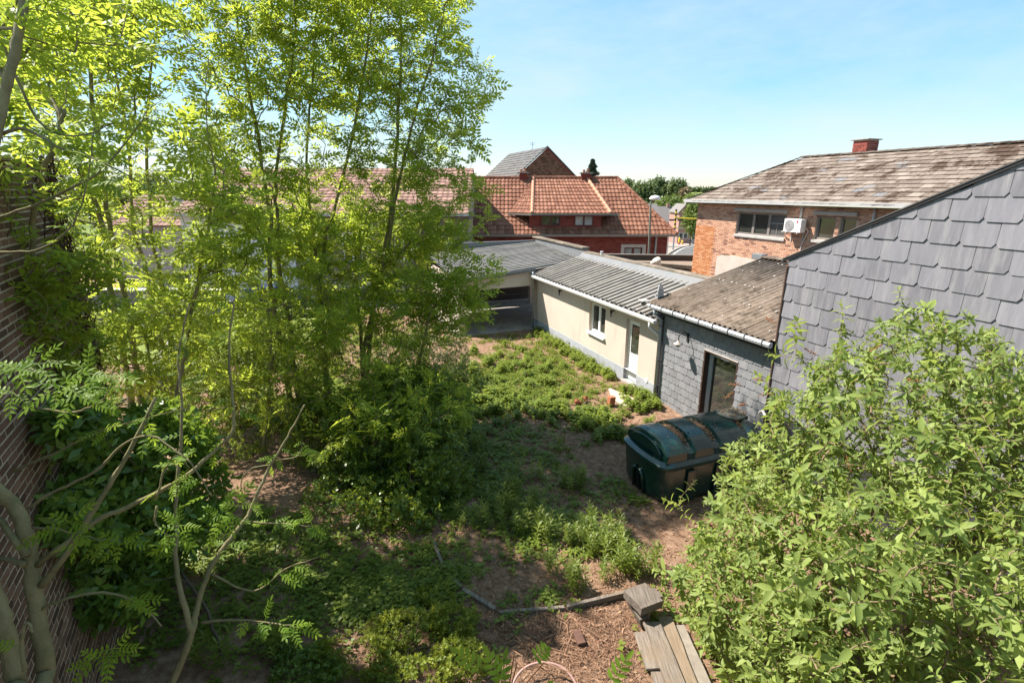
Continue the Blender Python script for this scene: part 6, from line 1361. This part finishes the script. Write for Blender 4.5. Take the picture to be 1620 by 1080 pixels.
for (x, y, t, k) in ((110, 825, 2.9, 5), (190, 860, 3.0, 6), (285, 830, 3.15, 7), (350, 815, 3.3, 8), (375, 800, 3.3, 4), (155, 1040, 2.8, 6), (180, 1025, 2.9, 4), (95, 610, 2.5, 5), (30, 585, 2.3, 6), (140, 590, 2.6, 5), (60, 575, 2.4, 5), (120, 625, 2.6, 4), (20, 620, 2.4, 5)):
    p = np.array(K(x, y, t))-fb
    for q in range(k): a = 6.28*q/k+r.normal(0, .3); put_leaf(fgt, fb, p, (math.cos(a), .4*math.sin(a)-.2, .5*math.sin(a)), (0, -.6, 1), r.uniform(.8, 1.25), q); nl += 1
# crown overhead at the top left
blobs_ = [blob(10, 60, 3.9, 90, 80, .5), blob(60, -20, 4.1, 120, 60, .6), blob(130, 60, 4.3, 80, 70, .5), blob(20, 170, 4.0, 50, 60, .4)]
Tt = sample_blobs(blobs_, 60, r)-fb; g = Graph(); g.add_path([q for q in KP([(-8, 215), (12, 130), (28, 60), (42, -20), (60, -120)], [3.05, 3.1, 3.15, 3.2, 3.3])], -1, 1); g.grow(Tt, r, .2); g.radii(.003)
link('upper_twigs', tube_mesh(g.tubes(.03), 'upper_twigs'), bark, fgt); V, F, Tn = leaves_on(g, r, 5, size=(.42, .62)); link('upper_foliage', np_mesh('upper_foliage', V, F, Tn), ash_leaf, fgt)
# second near sapling
sap = thing('near_sapling', 'near curving sapling with few leaves at the bottom left', 'sapling', tuple(K(262, 1120, 3.6).xy)+(.35,), site=False); sb = np.array(BASE[sap.name]); mbt = MB(); fb_old = fb; fb = sb
e1 = limb([(250, 1125), (285, 1050), (303, 1000), (312, 960), (330, 905), (365, 850), (392, 815), (412, 770), (432, 730), (455, 690), (482, 640)], [3.6, 3.6, 3.6, 3.65, 3.7, 3.8, 3.9, 3.95, 4.0, 4.05, 4.1], .026, .006, 9)
e2 = limb([(303, 1000), (288, 940), (278, 890), (279, 800), (284, 720), (288, 640), (282, 560), (300, 480)], [3.6, 3.6, 3.65, 3.7, 3.75, 3.8, 3.85, 3.9], .02, .006, 8)
es = [limb(px, t, a, .003, 6) for px, t, a in (([(318, 985), (370, 980), (430, 985), (475, 992)], 3.65, .010), ([(395, 825), (440, 828), (495, 832)], 3.9, .008), ([(430, 735), (400, 740), (382, 760), (385, 800)], 4.0, .006), ([(330, 905), (400, 935), (450, 900), (505, 880)], 3.75, .008), ([(436, 728), (470, 722), (480, 700)], 4.0, .006))]
link('trunk', tube_mesh(mbt, 'trunk'), bark, sap)
for e, cnt in zip(es, (16, 14, 3, 7, 3)):
    for k in range(cnt): p = e[min(len(e)-1, int(len(e)*(.35+.65*r.random())))]; put_leaf(sap, sb, p, (r.normal(.3, .6), r.normal(-.2, .4), r.normal(0, .3)), (r.normal(0, .3), -.5, 1), r.uniform(.7, 1.15), k)
for e, cnt in ((e2, 12), (e1, 10)):
    for k in range(cnt): p = e[int(len(e)*(.45+.5*r.random()))]; put_leaf(sap, sb, p, (r.normal(0, .7), r.normal(-.1, .4), r.normal(0, .2)), (r.normal(0, .3), -.4, 1), r.uniform(.7, 1.1), k)
fb = fb_old
# bottom-centre shoot close to the lens with large oval leaflets
sh_ = thing('leafy_shoot', 'near leafy shoot with oval leaflets at the bottom centre edge', 'shoot', tuple(G(800, 1120).xy)+(0.,), site=False); sb2 = np.array(BASE[sh_.name]); mbt = MB(); fb = sb2
OV = pinnate(4, .30, .11, .05, 14, True, True); me_o = np_mesh('leaf', *OV); me_o.materials.append(ash_leaf_o); t_ = 3.6
tips_ = [((800, 1085), (-.35, .2, .55)), ((770, 1060), (-.6, .1, .35)), ((838, 1045), (.35, .35, -.1)), ((850, 1080), (.5, -.2, -.1)), ((790, 1100), (.1, .3, .6)), ((960, 1085), (.3, .1, .4))]
for (q, d) in tips_:
    p = np.array(K(*q, t_))-sb2; mid_ = p*np.array([.5, .5, .6])+np.array([0, 0, .2]); mbt.tube([(0, 0, 0), tuple(mid_), tuple(p)], [.008, .006, .003], 6); X = unit(np.array(d)); Z = np.array([0, -.7, .8]); Z = unit(Z-X*(Z@X)); Yv = np.cross(Z, X)
    o = link('leaf', me_o, None, sh_); o.matrix_local = Matrix([[X[i]*.72, Yv[i]*.72, Z[i]*.72, p[i]] for i in range(3)]+[[0, 0, 0, 1]])
link('stems', tube_mesh(mbt, 'stems'), twig_brown, sh_); fb = fb_old

# dead creeper hanging on the end of the brick wall
r = np.random.default_rng(61); n = 900; a = AE-np.abs(r.normal(0, .35, n)); z = r.uniform(2.2, 6.35, n)*1.0; pts = np.array([LWp(q, .04+abs(r.normal(0, .05)), zz) for q, zz in zip(a, z)])
d = np.stack([r.normal(0, .3, n), r.normal(0, .3, n), r.normal(0, 1, n)], 1); d = unit(d)*r.uniform(.05, .22, n)[:, None]; s_ = unit(np.cross(d, r.normal(size=(n, 3))))*.006
V = np.stack([pts-d-s_, pts-d+s_, pts+d+s_, pts+d-s_], 1).reshape(-1, 3); o = link('dead_creeper', np_mesh('dead_creeper', V, np.arange(4*n).reshape(-1, 4), r.random(n)), ramp_surf('creeper_brown', [(0, (.05, .03, .02)), (1, (.14, .085, .055))], 20, .95, 0)); tag(o, 'brown dead creeper clinging to the end of the brick wall', 'creeper', kind='stuff')

# ---------------------------------------------------------------- ground plants
def free(x, y):
    s_ = x*_c+y*_s; u_ = -x*_s+y*_c; ok = ~((s_ > 9.12) & (u_ < 21)); ok &= ~((s_ > 5.75) & (s_ < 8.7) & (u_ > 7.0) & (u_ < 8.7)); ok &= ~((u_ > 20.4) & (s_ > 5.3))
    ok &= ~((x > 1.78) & (x < 2.6) & (y > 4.6) & (y < 6.0)); wd = x*.8746+y*.485+1.89; ok &= ~((wd < .1) & (y < 7.2)); return ok
def plant_nettle(seed, h=.28, L=.13, w=.085, lev=5):
    r = np.random.default_rng(seed); V = []; F = []
    for k in range(lev):
        z = h*(.25+.75*k/lev); a0 = k*1.57+r.normal(0, .2)
        for s in (0, math.pi):
            a = a0+s; i = len(V); l = L*(1.1-.55*k/lev)*r.uniform(.85, 1.15); V.extend(leafquad((.0, 0, z), (math.cos(a), math.sin(a), .25), l, w*l/L, (-.2*math.cos(a), -.2*math.sin(a), 1), droop=.25)); F.append((i, i+1, i+2, i+3))
    i = len(V); V.extend([np.array(q) for q in ((-.003, 0, 0), (.003, 0, 0), (.002, 0, h), (-.002, 0, h))]); F.append((i, i+1, i+2, i+3)); return np.array(V), np.array(F)
def plant_willow(seed, h=.42, L=.11, w=.024, nn=20):
    r = np.random.default_rng(seed); V = []; F = []
    for k in range(nn):
        z = h*(.15+.85*k/nn); a = k*2.4; i = len(V); l = L*(.6+.6*math.sin(math.pi*(k+2)/(nn+3))); V.extend(leafquad((0, 0, z), (math.cos(a), math.sin(a), .55+.5*k/nn), l, w, (-math.cos(a), -math.sin(a), 1), droop=.15)); F.append((i, i+1, i+2, i+3))
    i = len(V); V.extend([np.array(q) for q in ((-.004, 0, 0), (.004, 0, 0), (.002, 0, h), (-.002, 0, h))]); F.append((i, i+1, i+2, i+3)); return np.array(V), np.array(F)
def plant_rosette(seed, L=.07, w=.045, nn=8):
    r = np.random.default_rng(seed); V = []; F = []
    for k in range(nn):
        a = k*2.4+r.normal(0, .2); i = len(V); c = r.normal(0, .03, 2); V.extend(leafquad((c[0], c[1], .02+.05*r.random()), (math.cos(a), math.sin(a), .3), L*r.uniform(.7, 1.2), w, (0, 0, 1), droop=.2)); F.append((i, i+1, i+2, i+3))
    return np.array(V), np.array(F)
def plant_grass(seed, h=.16, nn=12):
    r = np.random.default_rng(seed); V = []; F = []
    for k in range(nn):
        a = r.uniform(0, 6.28); c = r.normal(0, .025, 2); l = h*r.uniform(.5, 1.2); b = r.uniform(.2, .7); d = np.array([math.cos(a), math.sin(a), 0]); s = np.array([-math.sin(a), math.cos(a), 0])*.004; p = np.array([c[0], c[1], 0]); q = p+d*l*b*.4+np.array([0, 0, l*.65]); t = p+d*l*b+np.array([0, 0, l*.9]); i = len(V); V.extend([p-s, p+s, q+s*.8, q-s*.8]); F.append((i, i+1, i+2, i+3)); i = len(V); V.extend([q-s*.8, q+s*.8, t, t-s*.1]); F.append((i, i+1, i+2, i+3))
    return np.array(V), np.array(F)
def bed(name, label, cat, pts, tmpl, mat, size, seed):
    r = np.random.default_rng(seed); pts = np.array(pts); pts = pts[free(pts[:, 0], pts[:, 1])]; n = len(pts); P0 = np.stack([pts[:, 0], pts[:, 1], gz(pts[:, 0], pts[:, 1])], 1); pick = r.integers(0, len(tmpl), n); Vs, Fs, Ts = [], [], []; off = 0
    for t, (TV, TF) in enumerate(tmpl):
        m_ = pick == t; k = m_.sum(); a = r.uniform(0, 6.28, k); X = np.stack([np.cos(a), np.sin(a), r.normal(0, .12, k)], 1); Z = np.array([0, 0, 1.])+r.normal(0, .13, (k, 3)); V, F, T = scatter(TV, TF, P0[m_], X, Z, r.uniform(*size, k), r.beta(2, 2, k), .12, r); Vs.append(V); Fs.append(F+off); Ts.append(T); off += len(V)
    o = link(name, np_mesh(name, np.concatenate(Vs), np.concatenate(Fs), np.concatenate(Ts)), mat); tag(o, label, cat, kind='stuff'); return o
def patch(px, py, n, rx, ry, r, cl=9, sp=.09):
    c = G(px, py); m_ = max(1, n//cl); cx = c.x+r.normal(0, rx, m_); cy = c.y+r.normal(0, ry, m_); k = r.integers(0, m_, n)      # plants stand in clumps
    return np.stack([cx[k]+r.normal(0, sp, n), cy[k]+r.normal(0, sp, n)], 1)
r = np.random.default_rng(71); NET = [plant_nettle(k) for k in range(3)]; WIL = [plant_willow(k) for k in range(3)]; ROS = [plant_rosette(k) for k in range(4)]; GRA = [plant_grass(k) for k in range(3)]
pp = []                                                            # nettles along the cream wall
for k in range(430):
    u_ = r.uniform(11.9, 20.2); w = .32+.28*math.sin(u_*2.1)+.2*math.sin(u_*5.3); s_ = 9.08-abs(r.normal(0, .22+.2*max(0, w))); q = S(s_, u_); 
    if 12.7 < u_ < 13.7 and s_ > 8.2: continue
    pp.append((q.x, q.y))
for px, py, n, rx, ry in ((760, 690, 40, .5, .4), (880, 655, 150, .35, .45), (935, 665, 170, .45, .35), (965, 690, 90, .35, .25), (1010, 650, 60, .4, .3), (850, 600, 120, .6, .8), (800, 640, 150, .5, .6), (760, 620, 130, .5, .7), (830, 570, 90, .7, .9), (900, 575, 80, .5, .8), (790, 580, 80, .5, .9), (770, 660, 90, .5, .4), (1015, 640, 60, .3, .3)):
    pp += list(patch(px, py, n, rx, ry, r, 6, .08))
bed('nettle_bed', 'bright green nettles along the cream wall and across the sunny ground', 'nettles', pp, NET, weed_leaf, (.5, 1.2), 72)
pp = []
for px, py, n, rx, ry in ((930, 850, 45, .35, .35), (900, 830, 35, .4, .3), (860, 860, 30, .4, .3), (960, 900, 30, .35, .3), (990, 920, 25, .3, .25), (880, 900, 25, .3, .25), (820, 860, 35, .5, .4), (780, 800, 45, .5, .4), (840, 780, 45, .5, .4), (890, 760, 25, .4, .4), (740, 740, 50, .5, .5), (430, 1060, 14, .3, .2), (330, 1050, 12, .3, .2), (1000, 870, 14, .3, .3)): pp += list(patch(px, py, n, rx, ry, r))
bed('tall_weeds', 'upright narrow-leaved weeds in the shaded bed', 'weeds', pp, WIL, weed_leaf, (.55, 1.25), 73)
pp = list(np.concatenate([patch(*q, r, 3, .28) for q in ((800, 600, 500, .8, 1.2), (760, 660, 420, .6, .8), (740, 720, 420, .7, .7), (800, 780, 360, .6, .6), (860, 620, 300, .6, .8), (700, 800, 260, .5, .5), (880, 840, 180, .5, .4), (600, 930, 300, .7, .4), (420, 900, 300, .8, .5))]))
for px, py, n, rx, ry in ((820, 610, 500, .9, 1.1), (760, 640, 260, .7, .8), (880, 600, 300, .7, .8), (700, 720, 120, .7, .6), (760, 760, 100, .7, .6), (830, 700, 80, .5, .5), (940, 620, 160, .4, .6), (640, 960, 250, .6, .3), (250, 1000, 250, .6, .5), (500, 960, 120, .9, .4), (400, 880, 120, .9, .6), (700, 900, 120, .3, .3), (870, 850, 160, .5, .4), (960, 860, 80, .3, .3), (500, 900, 260, 1.1, .7), (350, 930, 200, .9, .6), (420, 1000, 200, .9, .4), (600, 900, 250, .8, .5), (750, 830, 120, .7, .7), (820, 740, 100, .8, .8), (760, 700, 120, .7, .8), (700, 680, 120, .8, .7), (1000, 780, 80, .3, .4), (880, 700, 120, .6, .5), (860, 955, 40, .3, .1), (830, 980, 10, .1, .05), (960, 770, 50, .3, .3), (780, 600, 300, 1., 1.3), (850, 560, 260, 1., 1.), (1080, 1000, 120, .3, .4), (1110, 1040, 120, .3, .3), (300, 880, 200, .8, .6)): pp += list(patch(px, py, n, rx, ry, r, 5, .13))
bed('ground_cover', 'low leafy ground cover spreading over the soil', 'ground cover', pp, ROS+[plant_nettle(9, .12, .05, .032, 3)], weed_leaf, (.6, 1.4), 74)
pp = []
for px, py, n, rx, ry in ((800, 570, 500, .9, 1.1), (870, 560, 400, .8, .8), (800, 540, 300, 1.2, .5), (900, 600, 200, .7, .7), (870, 700, 60, .5, .4), (760, 600, 250, .7, 1.), (830, 620, 250, .8, .8)): pp += list(patch(px, py, n, rx, ry, r))
bed('rough_grass', 'patchy yellow-green grass in front of the carport', 'grass', pp, GRA, grass_leaf, (.5, 1.2), 75)
pp = np.stack([r.uniform(-19, -7.5, 9000), r.uniform(17.6, 26.4, 9000)], 1); bed('lawn_grass', 'bright sunlit lawn grass beyond the left trunks', 'grass', pp, GRA, grass_leaf, (.4, .9), 76)
pp = []
for px, py, n, rx, ry in ((690, 610, 200, 1.2, 1.), (640, 640, 300, 1.4, 1.), (520, 620, 400, 1.6, 1.4), (420, 640, 300, 1.4, 1.4), (330, 600, 300, 1.6, 1.6), (600, 540, 300, 1.8, 1.2), (450, 520, 500, 2.4, 1.6), (300, 520, 400, 2., 1.6)): pp += list(patch(px, py, n, rx, ry, r))
bed('undergrowth', 'tangled green undergrowth beneath the trees', 'undergrowth', pp, NET+[plant_nettle(20, .4, .1, .055, 6)], weed_leaf, (.8, 1.6), 77)
# straw, twigs and chips
n = 9500; c = G(900, 1020); xy = np.concatenate([np.stack([r.normal(c.x+.1, .75, 5200), r.normal(c.y+.05, .42, 5200)], 1), np.stack([r.uniform(-3, 3.6, 4300), r.uniform(6, 12.5, 4300)], 1)]); xy = xy[free(xy[:, 0], xy[:, 1])]; n = len(xy)
z = gz(xy[:, 0], xy[:, 1])+np.abs(r.normal(.012, .012, n)); P0 = np.stack([xy[:, 0], xy[:, 1], z], 1); a = r.uniform(0, 6.28, n); ln_ = r.gamma(2.2, .022, n)+.012; d = np.stack([np.cos(a), np.sin(a), r.normal(0, .18, n)], 1)*ln_[:, None]; s_ = np.stack([-np.sin(a), np.cos(a), r.normal(0, .4, n)], 1)*r.uniform(.0015, .005, n)[:, None]
V = np.stack([P0-d-s_, P0-d+s_, P0+d+s_, P0+d-s_], 1).reshape(-1, 3); o = link('straw_litter', np_mesh('straw_litter', V, np.arange(4*n).reshape(-1, 4), r.random(n)), litter_mat); tag(o, 'dead straw and twigs strewn over the bare soil', 'litter', kind='stuff')
n = 5000; xy = np.stack([r.uniform(-3, 3.8, n), r.uniform(4.8, 13, n)], 1); xy = xy[free(xy[:, 0], xy[:, 1])]; P0 = np.stack([xy[:, 0], xy[:, 1], gz(xy[:, 0], xy[:, 1])+.012], 1)
o = link('leaf_litter', flakes('leaf_litter', P0, .02, leaf_litter, 5), leaf_litter); tag(o, 'fallen brown leaves on the soil', 'leaf litter', kind='stuff')
# loose fallen twigs
mb = MB(); r2 = random.Random(8)
for k in range(70):
    p = Vector((r2.uniform(-2.5, 2.5), r2.uniform(4.9, 10.5), 0)); p.z = float(gz(p.x, p.y))+.015; a = r2.uniform(0, 6.28); L = r2.uniform(.15, .6); q = p+Vector((math.cos(a)*L, math.sin(a)*L, r2.uniform(0, .08))); m_ = p.lerp(q, .5)+Vector((r2.uniform(-.05, .05), r2.uniform(-.05, .05), .03)); mb.tube([p, m_, q], [.006, .005, .003], 5)
o = link('fallen_twigs', tube_mesh(mb, 'fallen_twigs'), twig_brown); tag(o, 'thin fallen twigs scattered on the soil', 'twigs', kind='stuff')

# ---------------------------------------------------------------- distant trees
def far_tree(name, label, base, h, w, mat, seed, n=1500, ls=.35, group='far trees', cone=False, trunk=True, low=.18):
    r = np.random.default_rng(seed); base = np.array(base, float); root = thing(name, label, 'tree', tuple(base), group, site=False)
    if cone:
        t = r.random(n)**.8; rad = w/2*(1-t)*np.sqrt(r.random(n)); rad *= .62+.38*np.sin(t*75+2*np.sin(3*r.random(n))); a = r.uniform(0, 6.28, n); P0 = np.stack([rad*np.cos(a), rad*np.sin(a), h*(.12+.88*t)], 1); d = np.stack([np.cos(a), np.sin(a), np.full(n, -.2)], 1)
    else:
        nb = 9; C = np.stack([r.normal(0, w*.2, nb), r.normal(0, w*.2, nb), h*r.uniform(low+.2, .82, nb)], 1); C[0] = (0, 0, h*.78); rr_ = np.stack([np.full(nb, w*.27), np.full(nb, w*.27), np.full(nb, h*.2)], 1)*r.uniform(.8, 1.2, nb)[:, None]; k = r.integers(0, nb, n); dd = unit(r.normal(size=(n, 3))); P0 = C[k]+dd*rr_[k]*(r.uniform(.55, 1.05, n)[:, None]); d = dd+r.normal(0, .5, (n, 3))
    V, F, T = scatter(*FARQ, P0, d, r.normal(size=(n, 3)), ls*r.uniform(.6, 1.4, n), r.beta(2, 2, n), .15, r); link('crown', np_mesh('crown', V, F, T), mat, root)
    mb = MB(); mb.tube([(0, 0, -.5), (0, 0, h*.35), (.02*w, 0, h*.8)], [w*.035+.05, w*.025+.03, .03], 7); 
    for k in range(4): a = k*1.6; mb.tube([(0, 0, h*(.3+.08*k)), (w*.25*math.cos(a), w*.25*math.sin(a), h*(.5+.08*k))], [w*.015+.02, .02], 5)
    link('trunk', tube_mesh(mb, 'trunk'), bark_dark, root); return root
FARQ = sprig(5, .8, .5, 21)
def ft(px, top, y, wpx, mat, lab, seed, n=1300, **kw):
    zb = float(far_z(0, y)); p = Y(px, top, y); far_tree('far_tree', lab, (p.x, y, zb), (p.z-zb)*1.1, wpx*y*1.02/810, mat, seed, n, ls=.0085*y**.9 if 'ls' not in kw else kw.pop('ls'), **kw)
ft(1012, 298, 190, 34, far_leaf, 'leftmost tree of the far wood, beside the orange roof hip', 81); ft(1027, 293, 190, 30, far_leaf, 'second tree of the far wood, above the street lamp head', 82); ft(1044, 289, 195, 30, far_leaf, 'middle tree of the far wood above the far grey roof', 83); ft(1060, 295, 195, 30, far_leaf, 'fourth tree of the far wood from the orange roof', 84); ft(1073, 291, 190, 28, far_leaf, 'rightmost tall green tree of the far wood', 85)
ft(1083, 303, 170, 18, far_leaf_brown, 'brownish tree at the right end of the far wood', 86, 900); ft(1054, 317, 150, 32, far_leaf_light, 'lighter rounded tree below the far wood', 87); ft(1090, 314, 150, 16, far_leaf_light, 'small pale tree right of the brownish one', 88, 800); ft(1098, 316, 100, 26, far_leaf_light, 'bright green street tree beside the brick house corner', 89, 1500); ft(993, 290, 230, 16, far_leaf, 'distant bluish tree just behind the roof hip', 90, 700)
ft(1083, 352, 128, 14, far_leaf, 'dark clipped street tree behind the mast', 91, 700); ft(1085, 361, 122, 10, far_leaf_brown, 'reddish shrub beside the far cars', 92, 500)
for k, px in enumerate((1092, 1100, 1107, 1114, 1121, 1128)): ft(px, 301+(k % 2), 800, 9, far_leaf, ('leftmost', 'second', 'third', 'fourth', 'fifth', 'rightmost')[k]+' tiny tree from the left on the field horizon', 93+k, 200)
p = Y(938, 252, 60); far_tree('conifer', 'dark pointed conifer top behind the right chimney', (p.x, 60, fz(60)), p.z-fz(60), 9.0, conifer_leaf, 105, 8000, .13, None, cone=True)
p = Y(283, 279, 40); far_tree('round_evergreen', 'dark rounded evergreen tree left of the long brown roof', (p.x, 40, 0), p.z, 2.6, conifer_leaf, 106, 3400, .14, None, low=.0)
for k, (px, top, y, w) in enumerate(((235, 285, 60, 90), (170, 290, 64, 90), (60, 280, 60, 120), (215, 300, 52, 60))): ft(px, top, y, w, far_leaf, ('leafy tree behind the dark evergreen', 'leafy tree behind the small house roof', 'leafy tree beyond the brick wall end', 'low tree left of the dark evergreen')[k], 110+k, 1300, ls=.5)
p = Y(748, 258, 34); far_tree('garden_tree', 'sparse garden tree tip at the left end of the orange roof', (p.x-1.6, 38.5, 0), p.z+.6, 3, far_leaf, 115, 500, .25, None)
